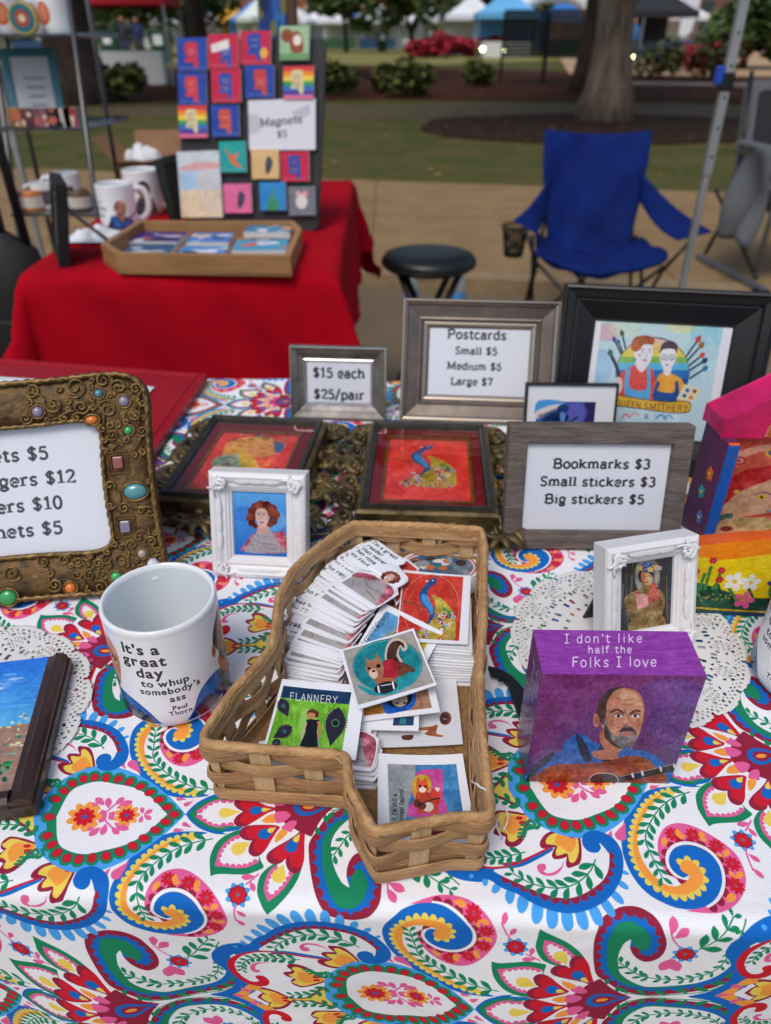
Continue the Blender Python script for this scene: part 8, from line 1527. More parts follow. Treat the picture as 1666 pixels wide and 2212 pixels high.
m=MB();rp=[(-.002,HT-.014),(WW+.002,HT-.014),(WW+.002,HT+.002),(WW*.5,HT+.045),(-.002,HT+.002)]
m.add([T3(x_,.012,z_) for x_,z_ in rp]+[T3(x_,dp+.002,z_) for x_,z_ in rp],[(4,3,2,1,0)[::-1],(5,6,7,8,9)[::-1]]+[(i,(i+1)%5,5+(i+1)%5,5+i) for i in range(5)]);m.obj('roof',pnk,t,bevel=.001)
slab(.001,.0095,.0125,dp*.98,HT-.0138,HT-.001,mat('dark_purple_paint','#2e1238',.5),'wall_cap') if 0 else None
m=MB();n=20;cx_=.062;pts=[(cx_+.026*cos(a),HT-.013+.026*sin(a)) for a in np.linspace(0,pi,n)];m.add([T3(x_,.0105,z_) for x_,z_ in pts]+[T3(x_,.0118,z_) for x_,z_ in pts],[tuple(range(n))]+[(i,i+1,n+i+1,n+i) for i in range(n-1)]);m.obj('sun_disc_rim',mat('sun_rim','#c8705c',.5),t)
pts=[(cx_+.0235*cos(a),HT-.013+.0235*sin(a)) for a in np.linspace(0,pi,n)];m=MB();m.add([T3(x_,.0100,z_) for x_,z_ in pts],[tuple(range(n))]);m.obj('sun_disc',mat('sun_orange','#c8641c',.5,var=.2,vs=60,bump=.5,bs=200),t)
m=MB();[m.tube([T3(cx_-.012+.004*cos(a),.0096,HT-.004+.004*sin(a)) for a in np.linspace(-2,1.6,10)],.0008,5),m.tube([T3(cx_+.004+.004*cos(a),.0096,HT+.003+.003*sin(a)) for a in np.linspace(0,3,10)],.0008,5)];m.obj('sun_face',mat('sun_line','#5a2f18',.6),t,kind='stuff')
# art panel, sketch: nicho interior
c=art(320,300,((750,520),(1300,550),(1240,1330),(600,1280)),'#d0563f');c.grad(0,.3,'#b08a50','#c88a60');c.poly([(750,520),(1300,550),(1300,640),(750,610)],'#c44a3c',nz=.1);c.poly([(740,680),(800,620),(900,590),(1060,590),(1300,640),(1300,900),(700,1000)],'#c9604a',nz=.12);c.poly([(760,640),(900,595),(1060,600),(1250,640),(1250,670),(1060,640),(900,630),(760,690)],'#dc9a80')
c.poly([(660,1060),(700,900),(780,780),(900,740),(1060,720),(1300,700),(1300,790),(1080,790),(960,820),(850,880),(770,950),(700,1040)],'#b82a2c',nz=.15);c.poly([(700,1060),(770,940),(850,880),(960,830),(1080,780),(1300,780),(1300,1120),(1060,1120),(900,1120),(800,1160),(720,1120)],'#c9a07c',nz=.15)
c.ell(880,975,55,42,'#d098a0',alpha=.7);c.ell(880,980,30,24,'#c8a83c');c.ell(880,980,8,12,'#2c241c');c.stroke([(845,960),(890,940),(940,975)],8,'#6a3a30');c.ell(768,925,14,18,'#c8a040');c.poly([(800,1140),(900,1120),(1010,1080),(940,1140),(860,1150)],'#b83a30');c.stroke([(900,1110),(990,1080),(1054,1020)],14,'#4a88a8')
c.poly([(600,1200),(680,1120),(750,1110),(720,1200),(640,1270)],'#3f6a58',nz=.2);c.poly([(700,1160),(850,1150),(960,1180),(900,1280),(650,1280)],'#b8a878',nz=.2);c.poly([(980,1150),(1060,1160),(1060,1300),(960,1300)],'#5a3a80',nz=.1);c.rect(1010,1200,1060,1260,'#d8b03a')
for x_,y_,s,a_,b_ in ((778,695,36,'#b8383a','#c88a90'),(920,652,36,'#d8a83a','#5a4a90'),(1035,675,44,'#241c20','#b82a34'),(715,1245,32,'#8a2a34','#1f2a24'),(928,1158,20,'#b83a3a','#d89a6a'),(920,1240,18,'#3f8a4a','#c8c850')): c.ell(x_,y_,s,s*.85,a_);c.ell(x_,y_,s*.62,s*.5,b_);c.ell(x_,y_,s*.28,s*.24,a_)
c.brush(.08,2,(2,2));m=MB();m.add([T3(.0105,.02,.004),T3(WW-.0105,.02,.004),T3(WW-.0105,.02,HT-.0145),T3(.0105,.02,HT-.0145)],[(0,1,2,3)],0,[(0,0),(1,0),(1,1),(0,1)]);m.obj('painted_panel',img_mat('nicho',c.out(),.4,bump=.5,bs=200,coat=.2),t)
for k,(y_,z_,cc) in enumerate(((.018,.073,'#d8701c'),(.024,.050,'#2f9a98'),(.016,.026,'#4a70c0'))):
    m=MB()
    for q in range(5): a=q*2*pi/5;p_=T3(0,y_+.0035*cos(a),z_+.0045*sin(a));m.sphere(p_[0]-.0002,p_[1],p_[2],.0008,.0024,.003,8,5)
    p_=T3(0,y_,z_);m.sphere(p_[0]-.0006,p_[1],p_[2],.0009,.0014,.0018,8,5,1);m.obj('painted_flower',[mat('fl_%d'%k,cc,.5),mat('fl_ctr','#d8b838',.5)],t)

# ------------------------------------------------------------------ woven basket in the outline of a state
RIM=[(-.0278,.5439),(.0273,.5402),(.0837,.5344),(.0839,.5108),(.0720,.4115),(.0640,.3646),(.0595,.3056),(.0590,.2602),(.0581,.252),(.039,.2529),(.0183,.2486),(-.0065,.2435),(-.0151,.2602),(-.0214,.273),(-.0235,.2945),(-.0652,.2979),(-.111,.3021),(-.1125,.3092),(-.1013,.3436),(-.0880,.3690),(-.0800,.3895),(-.0811,.4218),(-.0831,.4434),(-.0758,.4755),(-.0647,.4976),(-.0451,.5245)]
RIM=np.array(RIM);path=resamp(np.vstack([RIM,RIM[:1]]),601)[:-1]
for _ in range(10): path=(np.roll(path,1,0)+2*path+np.roll(path,-1,0))/4
tn=np.roll(path,-1,0)-np.roll(path,1,0);tn/=np.linalg.norm(tn,axis=1)[:,None];nrm=np.stack([-tn[:,1],tn[:,0]],1)   # outward for a clockwise path
ctr=path.mean(0)
if ((path+nrm*.01-ctr)**2).sum()<((path-nrm*.01-ctr)**2).sum(): nrm=-nrm
seg=np.linalg.norm(np.roll(path,-1,0)-path,axis=1);sl=np.r_[0,np.cumsum(seg)];LEN=sl[-1];sl=sl[:-1]
spl=mat('splint_brown','#c19768',.62,var=.3,vs=26,bump=.7,bs=60,stretch=(2,2,26),col2='#8f6641',contrast=(.3,.7));spl2=mat('splint_mid','#caa374',.62,var=.25,vs=14,bump=.6,bs=60,stretch=(3,3,24),col2='#9c7249',contrast=(.3,.7))
stk=mat('stake_pale','#dac096',.6,var=.15,vs=14,bump=.5,bs=80,stretch=(20,20,2),col2='#c09c6c');rimm=mat('rim_wrap','#c69d6c',.65,var=.25,vs=60,bump=.8,bs=220,stretch=(1,1,2),col2='#a0764a');cork=mat('cork_board','#a07c50',.9,var=.35,vs=260,bump=.6,bs=500,col2='#7c5a36')
bk=thing('woven_basket','brown woven splint basket in the outline of a state, full of stickers','basket',(0,0,TZ+.0008))
NS=26
def off(s): return s%LEN
def wall(o_,z): return lambda i:(path[i][0]+nrm[i][0]*o_,path[i][1]+nrm[i][1]*o_,z)
flare=lambda z:-.0045*(1-z/.055)
MB().prism([(path[i][0]-nrm[i][0]*.005,path[i][1]-nrm[i][1]*.005) for i in range(0,600,6)][::-1],.003,.006).obj('floor_board',cork,bk)
def band(name,offf,z0f,z1f,mt,th=.0011):
    m=MB();rings=[]
    for i in range(0,600,2):
        z0,z1=z0f(sl[i]),z1f(sl[i]);a=offf(sl[i],0);b=offf(sl[i],1);p=path[i];q=nrm[i];zm=(z0+z1)/2
        f=lambda o_,z:(p[0]+q[0]*o_,p[1]+q[1]*o_,z)
        fo=flare(z0);fi=flare(z1);rings.append([f(a+fo,z0),f((a+b)/2+th*1.3+flare(zm),zm),f(b+fi,z1),f(b+fi-th,z1),f((a+b)/2-th*.1+flare(zm),zm),f(a+fo-th,z0)])
    m.loops(rings+[rings[0]]);m.obj(name,mt,bk,smooth=50)
dS=LEN/NS
r=random.Random(5);jz=[[r.uniform(-.0012,.0012) for _ in range(NS)] for _ in range(3)]
def wj(k,s): 
    f=s/dS;i=int(f)%NS;u=f-int(f);u=u*u*(3-2*u);return jz[k][i]*(1-u)+jz[k][(i+1)%NS]*u
for k in range(3):
    z0=.0175+k*.0118
    def of(s,e,k=k): return .0031*cos(pi*(s/dS)+pi*k)+.0006
    band('weaver_strip',of,lambda s,k=k,z0=z0:z0+wj(k,s)+.0012*cos(pi*s/dS+pi*k),lambda s,k=k,z0=z0:z0+.0110+wj(k,s)+.0012*cos(pi*s/dS+pi*k),[spl,spl2,spl][k])
band('base_band',lambda s,e:.0030,lambda s:.0008,lambda s:.0125+.0008*sin(s*40),spl2)
band('base_band',lambda s,e:-.0012,lambda s:.0055,lambda s:.0150,spl)
band('rim_splint',lambda s,e:-.0022,lambda s:.045,lambda s:.0545,spl2)
for i in range(NS):
    s0=i*dS;hw=.0058;m=MB();idx=[np.searchsorted(sl,(s0+d)%LEN)%600 for d in (-hw,-hw/2,0,hw/2,hw)]
    P=lambda j,o_,z:(path[j][0]+nrm[j][0]*(o_+flare(z)),path[j][1]+nrm[j][1]*(o_+flare(z)),z)
    zz=(.002,.018,.030,.042,.0535);rings=[[P(j,.0009,z) for j in idx]+[P(j,-.0006,z) for j in idx[::-1]] for z in zz];m.loops(rings);m.add(rings[0],[tuple(range(10))]);m.add(rings[-1],[tuple(range(10))]);m.obj('stake',stk,bk)
# wrapped rim
m=MB();rings=[];K=12
for i in range(600):
    rg=[]
    for k in range(K):
        a=2*pi*k/K;q=1+.20*abs(sin(a*1.5+sl[i]*330))-.1+.06*sin(sl[i]*90+a*2);o_=.0028*cos(a)*q;z=.0545+.0037*sin(a)*q;rg.append((path[i][0]+nrm[i][0]*o_,path[i][1]+nrm[i][1]*o_,z+.0006*sin(sl[i]*23)))
    rings.append(rg)
m.loops(rings+[rings[0]]);m.obj('wrapped_rim',rimm,bk,smooth=True)
stm=mat('staple_metal','#b8b4ac',.3,.9)
for i in range(14):
    j=int((i+.35)*600/14)%600;MB().tube([(path[j][0]+nrm[j][0]*.0046+tn[j][0]*d_,path[j][1]+nrm[j][1]*.0046+tn[j][1]*d_,.0555+d_*.4) for d_ in (-.0028,0,.0028)],.0004,5).obj('staple',stm,bk)
st=mat('white_string','#e2e2e4',.7,bump=.6,bs=900);
q=[gp(*a,TZ+h_) for a,h_ in (((1018,1690),.05),((1030,1700),.058),((1048,1712),.056),((1060,1740),.045),((1068,1765),.03),((1075,1790),.015),((1085,1808),.006))];zz=[.05,.060,.058,.045,.03,.014,.003]
tb1=crv([(a[0],a[1]) for a in q],6,False);tz=resamp(np.stack([np.arange(7),zz],1),len(tb1))[:,1];MB().tube(np.c_[tb1,tz],.0006,6).obj('tag_string',st,bk,smooth=True)
q=[gp(*a) for a in ((1070,1770),(1092,1795),(1085,1818),(1078,1800),(1064,1770))];tb1=crv([tuple(a) for a in q],6,False);MB().tube(np.c_[tb1,np.linspace(.02,.004,len(tb1))],.0005,6).obj('tag_string',st,bk,smooth=True)
# ------------------------------------------------------------------ stickers
pw=mat('sticker_paper','#e6e8ee',.45)
def sheet(label,corners,z,arr,curl=.0,th=.0006,group='loose square stickers in the basket',zs=(0,0,0,0),name='sticker',rough=.38):
    """corners tl,tr,br,bl on the table plane; lies at height z with its own tilt"""
    tl,tr,br,bl=[np.array(q,float) for q in corners];c0=(tl+tr+br+bl)/4;n=9;P=np.zeros((n,n,3));U=np.zeros((n,n,2))
    for i in range(n):
        for j in range(n):
            u,v=j/(n-1),i/(n-1);p=bl*(1-u)*(1-v)+br*u*(1-v)+tr*u*v+tl*(1-u)*v-c0;zz_=zs[3]*(1-u)*(1-v)+zs[2]*u*(1-v)+zs[1]*u*v+zs[0]*(1-u)*v
            P[i,j]=(p[0],p[1],zz_+curl*((2*u-1)**2*.5+(2*v-1)**2*.5));U[i,j]=(u,v)
    m=MB();m.grid(P+[0,0,th],1,U);Q=P.copy();m.grid(Q[::-1],0)
    for e in ([P[0,j] for j in range(n)],[P[i,-1] for i in range(n)],[P[-1,j] for j in range(n)][::-1],[P[i,0] for i in range(n)][::-1]):
        m.loops([[tuple(q) for q in e],[(q[0],q[1],q[2]+th) for q in e]],0,closed=False)
    o=m.obj(name,[pw,arr if isinstance(arr,bpy.types.Material) else img_mat('st_'+label[:10],arr,rough)],loc=(c0[0],c0[1],TZ+z));return tag(o,label,'sticker',group)
PAPER='#e9ebf2'
def cs(x,y): return ((1050+x*.5402)*.5423,(2050+y*.5402)*.5422)
def C4(pts,h): return [gp(*cs(*p),TZ+h) for p in pts]
# die-cut portrait stickers, fanned
SW,SH=.078,.078   # art window: x -26..52 mm, y -4..74 mm
c=art(360,360,None,PAPER);c.b=(-26,-4,52,74);c.tf=lambda p:np.asarray(p,float)*[1,1]
body=[(1.8,1.8),(42,1.8),(42,26),(36,32),(20,31),(1.8,24)]
class Up:  # draw figures written y-down
    pass
c.poly([(1.8,1.8),(1.8,1.8),(42.4,1.8),(42.4,1.8),(42.4,24),(30,30),(18,30),(1.8,22),(1.8,22)],'#a7a19f',nz=.08);c.poly([(1.8,22),(18,30),(14,22),(1.8,14)],'#b0606c',nz=.25);c.poly([(42.4,24),(30,30),(34,18),(42.4,2)],'#b0606c',nz=.25)
c.stroke([(10,20),(22,14),(36,18)],1.2,'#77727a');c.stroke([(6,12),(12,4)],.9,'#7c777f');c.stroke([(22,10),(38,6)],.9,'#7c777f')
c.tf=lambda p:np.asarray(p,float)*[1,-1];c.ysign=-1;woman(c,24,-37.5,10.5);c.tf=lambda p:np.asarray(p,float);c.ysign=1
c.ell(24,27,0.1,0.1,PAPER)
for k,l in enumerate(("I'm a great",'reader','that never','has time','to read')): sans(c,l,-20,57.5-k*6.3,6.2,'#33413c',bold=.03)
fan_mat=img_mat('portrait_sticker',c.out(),.36)
out=[(-1,0),(0,-1),(43,-1),(44.5,0),(44.5,25),(38,30),(38.5,42),(34,47),(24,50),(16,53),(19,58),(17,63),(-2,63.5),(-19,63.5),(-22,61),(-22,52),(-19,50),(-22,48),(-22,36),(-18,33),(-21,31),(-20,28),(-3,27.5),(4,30),(8,34),(9,28),(-1,23)]
op=resamp(np.vstack([out,out[:1]]),64)[:-1];
def fan_mesh():
    m=MB();th=.0006;P=[(x*.001,y*.001) for x,y in op];n=len(P);bend=lambda x,y:.0012*((x-.02)/.03)**2
    uv=[((x*1000+26)/78,(y*1000+4)/78) for x,y in P]
    import mathutils
    tri=mathutils.geometry.tessellate_polygon([[(x,y,0) for x,y in P]])
    m.add([(x,y,th+bend(x,y)) for x,y in P],[tuple(q) for q in tri],1,uv);m.add([(x,y,bend(x,y)) for x,y in P]+[(x,y,th+bend(x,y)) for x,y in P],[(i,(i+1)%n,n+(i+1)%n,n+i) for i in range(n)],0)
    return m.mesh('portrait_sticker',[pw,fan_mat])
fm=fan_mesh()
for p_ in fm.polygons: pass
def fan(x,y,z,a,label,rx=0,ry=0):
    o=bpy.data.objects.new('portrait_sticker',fm);S.collection.objects.link(o);o.location=(x,y,TZ+z);o.rotation_euler=(rx,ry,a);return tag(o,label,'sticker','fan of portrait stickers in the basket')
NF=34;r=random.Random(12)
KX=[(0,-.0393,.4754,-46),(.12,-.047,.4735,-44),(.3,-.0600,.4560,-36),(.5,-.0690,.4330,-27),(.7,-.0755,.4120,-17),(.85,-.0775,.4000,-13),(1,-.0790,.3870,-10)]
ORD=['topmost','second','third','fourth','fifth','sixth','seventh','eighth','ninth','tenth','eleventh','twelfth','thirteenth','fourteenth','fifteenth','sixteenth','seventeenth','eighteenth','nineteenth','twentieth']+['twenty-'+q for q in ('first','second','third','fourth','fifth','sixth','seventh','eighth','ninth')]+['thirtieth','thirty-first','thirty-second','thirty-third','thirty-fourth']
stp=[r.choice((.35,.45,.6,.8,1.2,2.6)) for _ in range(NF-1)];cum=np.r_[0,np.cumsum(stp)];cum/=cum[-1]
for k in range(NF):
    f=cum[k];f2=f;K=np.array(KX);x=np.interp(f2,K[:,0],K[:,1]);y=np.interp(f2,K[:,0],K[:,2]);a=np.interp(f2,K[:,0],K[:,3]);z=.0425-.0365*k/(NF-1)
    lb='top sticker of the fan, a curly-haired woman under the words I\'m a great reader' if k==0 else 'lowest sticker of the fan, nearest the green feather sticker' if k==NF-1 else 'portrait sticker, %s counted down from the top of the fan'%ORD[k]
    fan(x+r.uniform(-.0012,.0012),y+r.uniform(-.001,.001),z,R(a+r.uniform(-1.6,1.6)),lb,rx=R(r.uniform(-1.,1.)),ry=R(r.uniform(-1.,1)))
for k in range(11):
    fan(-.0505+r.uniform(-.0015,.0015),.3085+k*.0008,.0065+k*.0013,R(-4+r.uniform(-5,5)),'portrait sticker, %s from the bottom in the small stack under the green sticker'%(['lowest']+ORD[1:])[k])
# stack of square stickers under the peacock one
blank=art(40,40,None,PAPER);blank.tf=None;blank.rect(.08,.08,.92,.92,'#b8b4b0',nz=.1);bm_=img_mat('stack_art',blank.out(),.38)
base=[np.array(q) for q in ((.0165,.4720),(.0705,.4640),(.0635,.4010),(.0085,.4110))]
for k in range(15):
    d=np.array([r.uniform(-.001,.001)+.0006*sin(k*.8),-.008+k*.0010+r.uniform(-.0008,.0008)]);a=R(r.uniform(-2,2)+6-k*.4);cc_=sum(base)/4
    rot=lambda q:np.array([cos(a)*(q-cc_)[0]-sin(a)*(q-cc_)[1],sin(a)*(q-cc_)[0]+cos(a)*(q-cc_)[1]])+cc_
    sheet('white square sticker, %s from the bottom of the stack under the peacock'%(['lowest']+ORD[1:])[k],[rot(q)+d for q in base],.0065+k*.0018,bm_,curl=.0012,th=.0012,group='stack of square stickers under the peacock')
# oval and red corner behind
c=art(200,120,None,'#e4e6ea');c.b=(0,0,100,60);c.ell(50,30,47,27,'#b83040');c.ell(50,30,45,25,'#e0e0e0');c.ell(50,30,43,23,'#5a6a78',nz=.2)
for k in range(26): r2=random.Random(k);c.ell(r2.uniform(15,85),r2.uniform(14,46),r2.uniform(3,8),r2.uniform(2,6),r2.choice(('#2f5a8a','#8a8f98','#3a2f30','#c8622a','#2f7a70','#d0d0d0')))
ovm=img_mat('oval_art',c.out(),.36)
def oval(cx,cy,z,a,rx,ry,lb,th=.0008):
    m=MB();n=48;P=[(rx*cos(k*2*pi/n),ry*sin(k*2*pi/n)) for k in range(n)];m.prism(P,0,th,0,1,(-rx,-ry,rx,ry));o=m.obj('oval_sticker',[pw,ovm],loc=(cx,cy,TZ+z),rot=(R(4),0,a));return tag(o,lb,'sticker','oval stickers at the back of the basket')
for k in range(7): 
    x,y=gp(*cs(1270+k*3,455-k*5),TZ+.02);oval(x,y,.012+k*.0022,R(-5+k*1.2),.036,.024,'top oval sticker with a red ring, behind the peacock sticker' if k==6 else 'oval sticker, %s from the bottom of the oval stack behind the peacock'%(['lowest']+ORD[1:])[k])
c=art(60,60,None,'#c23a2c');c.b=(0,0,100,100);c.rect(0,0,100,6,PAPER);c.rect(0,0,6,100,PAPER);c.rect(94,0,100,100,PAPER);c.rect(0,94,100,100,PAPER);c.brush(.08,2)
sheet('red sticker corner showing between the fan and the peacock sticker',C4([(1040,338),(1150,420),(980,700),(880,470)],.03),.0330,c.out())
c=art(60,60,None,'#a85a3c');c.brush(.2,2);r2=random.Random(2);[c.ell(r2.random(),r2.random(),.06,.05,r2.choice(('#c8b03a','#4a7a4a','#d86a6a','#e8d8c0'))) for _ in range(40)]
sheet('sliver of a second peacock sticker under the top of the fan',C4([(900,600),(1010,580),(1000,740),(880,740)],.028),.0270,c.out())
# peacock sticker
q=((1030,405),(1530,455),(1505,975),(975,930))
c=art(340,360,q,PAPER);c.poly([(1040,425),(1475,462),(1442,950),(985,905)],'#c93a2a',n=1,nz=.12);c.stroke([(1235+210*cos(a),690+250*sin(a)) for a in np.linspace(0,2*pi,40)],3,'#d8a89a');peacock(c,1226,600,183);c.poly([(1475,462),(1532,455),(1507,975),(1442,950)],PAPER,n=1);c.poly([(975,905),(1450,948),(1450,990),(970,940)],PAPER,n=1)
sheet('red sticker with a blue and green peacock inside a thin oval line',C4(q,.036),.0350,c.out(),curl=.001,zs=(-.001,.0,.002,.0))
# king sticker
q=((885,703),(1320,935),(1085,1290),(650,1055))
c=art(320,300,q,PAPER);c.poly([(905,765),(1245,945),(1060,1225),(700,1040)],'#5f9ac8',n=1,nz=.1);c.poly([(1100,870),(1245,945),(1060,1225),(940,1160),(1040,1020)],'#c8b030',n=1,nz=.12);c.poly([(960,900),(1010,870),(1060,890),(1090,960),(1060,1080),(960,1100),(880,1000),(850,960)],'#9a9488',nz=.2);c.ell(1085,925,55,60,'#2a2e34');c.ell(1060,900,30,16,'#3f7a50')
for s in ((870,950,940,940),(940,940,1010,900),(900,1000,1000,960)): c.stroke([(s[0],s[1]),(s[2],s[3])],5,'#2a2c34')
letter(c,"SSIPPI'S",722,1042,52,'#2a2c38',wt=.09,ang=.92,sp=.03);letter(c,'KING',850,895,52,'#2a2c38',wt=.09,ang=.92,sp=.03)
sheet("tilted sticker lettered SSIPPI'S KING, half under the squirrel sticker",C4(q,.028),.0340,c.out(),zs=(.001,.003,-.008,-.004))
# squirrel with football
q=((560,1055),(1105,908),(1275,1305),(700,1470))
c=art(380,360,q,PAPER);c.poly([(590,1060),(1095,925),(1255,1290),(700,1440)],'#a09a92',n=1,nz=.08);c.ell(915,1165,258,185,'#0f5a64',rot=.0);c.ell(912,1165,254,181,'#178088',nz=.12);c.poly([(700,1300),(900,1340),(1130,1170),(1150,1230),(1000,1350),(800,1370)],'#1f8e98',nz=.1)
c.stroke([(915+250*cos(a),1170+178*sin(a)) for a in np.linspace(0,2*pi,40)],3,'#8ab8bc');squirrel(c,905,1190,205)
sheet('sticker of a squirrel in a red shirt with a football on a teal oval',C4(q,.034),.0390,c.out(),curl=.001,zs=(.001,.003,.0,-.002))
# but you sticker (upside down)
q=((700,1420),(1240,1320),(1297,1565),(690,1618))
c=art(340,180,q,PAPER);c.poly([(728,1445),(1180,1350),(1222,1535),(732,1578)],'#a8806a',n=1,nz=.12);c.poly([(728,1445),(850,1420),(850,1568),(732,1578)],'#a8702a',n=1,nz=.12);c.poly([(850,1420),(950,1390),(1050,1380),(1090,1440),(1060,1530),(960,1560),(860,1560)],'#1f62c0',nz=.15);c.ell(965,1465,95,62,'#16171c',rot=-.1);c.ell(965,1472,58,54,'#b8a898',nz=.1);c.ell(953,1450,16,20,'#3a2420');c.ell(953,1450,9,11,'#c8b0a0');c.ell(945,1500,14,7,'#3a4a50');c.ell(1000,1498,14,7,'#3a4a50');c.poly([(925,1400),(950,1400),(945,1430)],'#c8785a')
letter(c,'BUT N',1145,1525,44,'#7a3a34',wt=.08,ang=pi/2*1.0+.1,sp=.04);letter(c,'HOU',770,1505,40,'#6a3a20',wt=.08,ang=.5)
sheet('sticker of an upside-down face on blue with the word BUT',C4(q,.012),.0245,c.out(),zs=(.003,.003,.002,-.001))
c=art(200,60,None,PAPER);c.b=(0,0,100,30);c.rect(60,8,92,22,'#1f3f66');c.rect(70,10,80,20,'#2f7a88')
sheet('plain white sticker with a dark blue strip under the upside-down face',C4([(690,1560),(1145,1530),(1142,1662),(660,1650)],.012),.0205,c.out(),zs=(.002,.002,.0,.0))
# leaping animal sticker
q=((830,1250),(1418,1255),(1468,1728),(800,1755))
c=art(360,300,q,'#dcdfe6');c.poly([(1150,1600),(1240,1590),(1290,1580),(1280,1640),(1330,1660),(1310,1672),(1200,1650),(1220,1620),(1150,1618)],'#a05c3c',nz=.12);c.poly([(1030,1660),(1110,1655),(1100,1690),(1040,1690)],'#5a3426',nz=.1);c.ell(1345,1530,42,50,'#7a4a34',nz=.1);c.ell(1338,1535,30,40,'#4f2c28',rot=.3);c.stroke([(1325,1530),(1355,1540)],4,'#d8d8d8');c.poly([(1230,1340),(1260,1360),(1290,1430),(1270,1450),(1240,1400)],'#a8623a',nz=.15);c.ell(1275,1440,18,14,'#c89a3a')
c.stroke([(1130,1580),(1250,1500),(1290,1400),(1400,1480),(1410,1560),(1360,1640),(1340,1690),(1140,1700)],2,'#c4c8d0')
sheet('large white sticker with a leaping brown animal and a football, on the cork',C4(q,.007),.0105,c.out(),curl=.001,zs=(.0,.0,.0,.0))
# flannery sticker
q=((140,1232),(757,1295),(680,1800),(-10,1735))
c=art(400,380,q,PAPER);c.poly([(150,1278),(652,1335),(575,1770),(15,1712)],'#6db02a',n=1,nz=.16);c.poly([(150,1278),(652,1335),(632,1415),(128,1355)],'#14355a',n=1,nz=.08)
for k in range(30): r2=random.Random(k);x_=r2.uniform(60,600);c.stroke([(x_,1430),(x_+r2.uniform(-15,15),1690)],r2.uniform(8,22),r2.choice(('#8ac84a','#5f9a22','#4a8a1e','#7abf3a')),alpha=.45)
letter(c,'FLANNERY',190,1372,70,'#e4e4dc',wt=.07,ang=-.10,sp=.03);c.ell(330,1560,70,130,'#b8dc8a',alpha=.5)
c.poly([(320,1520),(345,1508),(395,1512),(415,1520),(400,1575),(405,1700),(300,1705),(268,1700),(310,1600)],'#15161a',nz=.06);c.ell(356,1478,27,30,'#c87a5c');c.poly([(325,1475),(335,1448),(370,1440),(410,1460),(408,1490),(385,1500),(383,1470),(345,1462)],'#5a2418');c.stroke([(405,1525),(418,1570),(412,1640)],16,'#c87858');c.stroke([(322,1530),(300,1590),(290,1640)],12,'#d0a08a')
c.stroke([(400,1590),(412,1740)],5,'#a8b0b8');c.stroke([(300,1600),(255,1720)],5,'#a8b0b8');c.stroke([(315,1705),(312,1760)],18,'#c8866a');c.stroke([(355,1705),(352,1765)],18,'#c8866a')
def feather(x_,y_,x2,y2,w_,e_):
    c.leaf((x_,y_),(x2,y2),w_,'#241a30',pt=.6)
    for k in range(14):
        f=.1+.8*k/14;px_,py__=x_+(x2-x_)*f,y_+(y2-y_)*f;L_=math.hypot(x2-x_,y2-y_);nx,ny=-(y2-y_)/L_,(x2-x_)/L_
        for s in (-1,1): c.stroke([(px_,py__),(px_+s*nx*L_*w_*1.25*sin(pi*f)+(x2-x_)*.12,py__+s*ny*L_*w_*1.25*sin(pi*f)+(y2-y_)*.12)],4,('#33243f','#1c2a2c','#3f2c44')[k%3])
    ex,ey=x_+(x2-x_)*.6,y_+(y2-y_)*.6;c.ell(ex,ey,e_,e_*.9,'#3f8a5a');c.ell(ex,ey,e_*.75,e_*.65,'#151320')
    if e_<20: c.ell(ex,ey,e_*.5,e_*.4,'#3a6ab0')
feather(495,1700,560,1430,.26,30);feather(185,1490,125,1365,.3,17);feather(70,1640,215,1560,.25,16);feather(125,1715,75,1650,.35,10)
sheet('green sticker reading FLANNERY with a woman on crutches and peacock feathers',C4(q,.030),.0300,c.out(),curl=.0012,zs=(.001,.003,-.003,-.003))
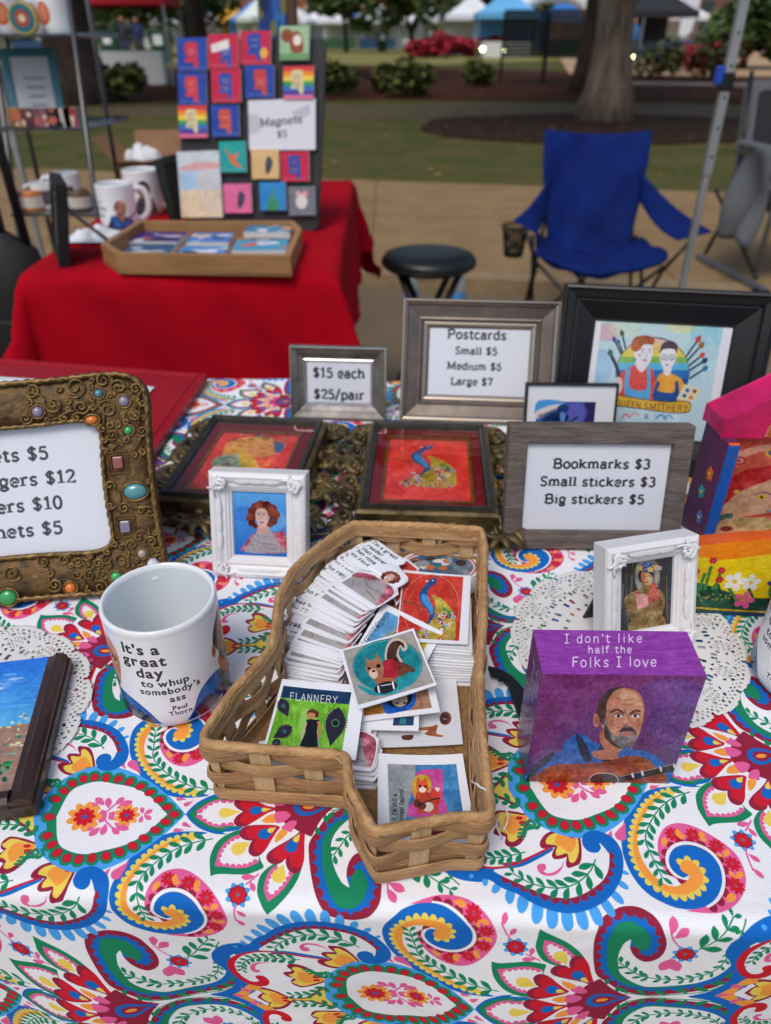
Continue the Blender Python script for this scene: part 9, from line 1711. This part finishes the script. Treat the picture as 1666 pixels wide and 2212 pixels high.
# guitar squirrel sticker; sketch units of that corner of the basket
q=((765,25),(1275,28),(1350,440),(765,445))
c=art(360,340,q,PAPER);c.poly([(825,75),(1238,78),(1290,420),(838,425)],'#3f80b8',n=1,nz=.14);c.poly([(825,75),(1000,76),(930,420),(838,425)],'#a8a098',n=1,nz=.12,alpha=.8);c.poly([(1010,110),(1130,100),(1160,125),(1160,250),(1180,300),(1170,370),(960,375),(955,310),(990,270),(970,220),(985,180)],'#c8509a',nz=.12)
c.poly([(985,150),(1020,130),(1070,135),(1090,180),(1080,230),(1040,270),(990,260),(975,200)],'#c8a028',nz=.1);c.poly([(1090,230),(1125,195),(1145,225),(1140,290),(1105,320)],'#c8321c',nz=.15);c.poly([(1110,200),(1140,205),(1130,225)],'#e8ddd0')
c.poly([(1000,230),(1060,225),(1110,250),(1130,320),(1120,350),(1050,350),(1010,330)],'#c2442a',nz=.1);c.ell(1072,315,32,30,'#ddd0c0');c.poly([(1000,175),(1010,140),(1030,165),(1055,150),(1070,185),(1075,215),(1035,235),(1005,215)],'#d8502c',nz=.08);c.ell(1037,212,22,16,'#eee4d8');c.ell(1022,192,7,9,'#1a1414');c.ell(1055,194,7,9,'#1a1414')
c.ell(1005,292,22,26,'#6a2f20');c.ell(1035,308,26,22,'#6a2f20');c.stroke([(1020,300),(1090,272),(1145,262)],9,'#4a2018');c.ell(1018,300,9,9,'#2a1410');c.stroke([(1005,352),(1050,352)],12,'#c8502c');c.stroke([(1090,352),(1135,352)],12,'#c8502c')
letter(c,"ll, I'm still a",880,405,40,'#1c2a28',wt=.11,ang=pi/2-.02,sp=.06,jit=.03,squash=.62);letter(c,'ssissippi Squirrel' if 'q' in GL else '',920,420,40,'#1c2a28',wt=.11,ang=pi/2-.02,sp=.04,jit=.03,squash=.58)
def cb_(x,y): return ((1000+x*.66026)*.5423,(3000+y*.66015)*.5422)
sheet('sticker of a red squirrel playing guitar, at the front of the basket',[gp(*cb_(*p),TZ+.014) for p in q],.0110,c.out(),curl=.0035,zs=(.003,.003,.0,.0))
c=art(60,60,None,PAPER);c.b=(0,0,100,100);c.rect(10,10,90,90,'#7d3040');c.brush(.1,3)
sheet('white bordered sticker with a dark red print lying half hidden under the guitar squirrel sticker',[(.004,.312),(.052,.309),(.054,.268),(.006,.270)],.0068,c.out())
sheet('sticker at the left arm of the basket, mostly hidden under the green feather sticker',[(-.088,.345),(-.045,.352),(-.036,.312),(-.080,.306)],.0068,bm_)
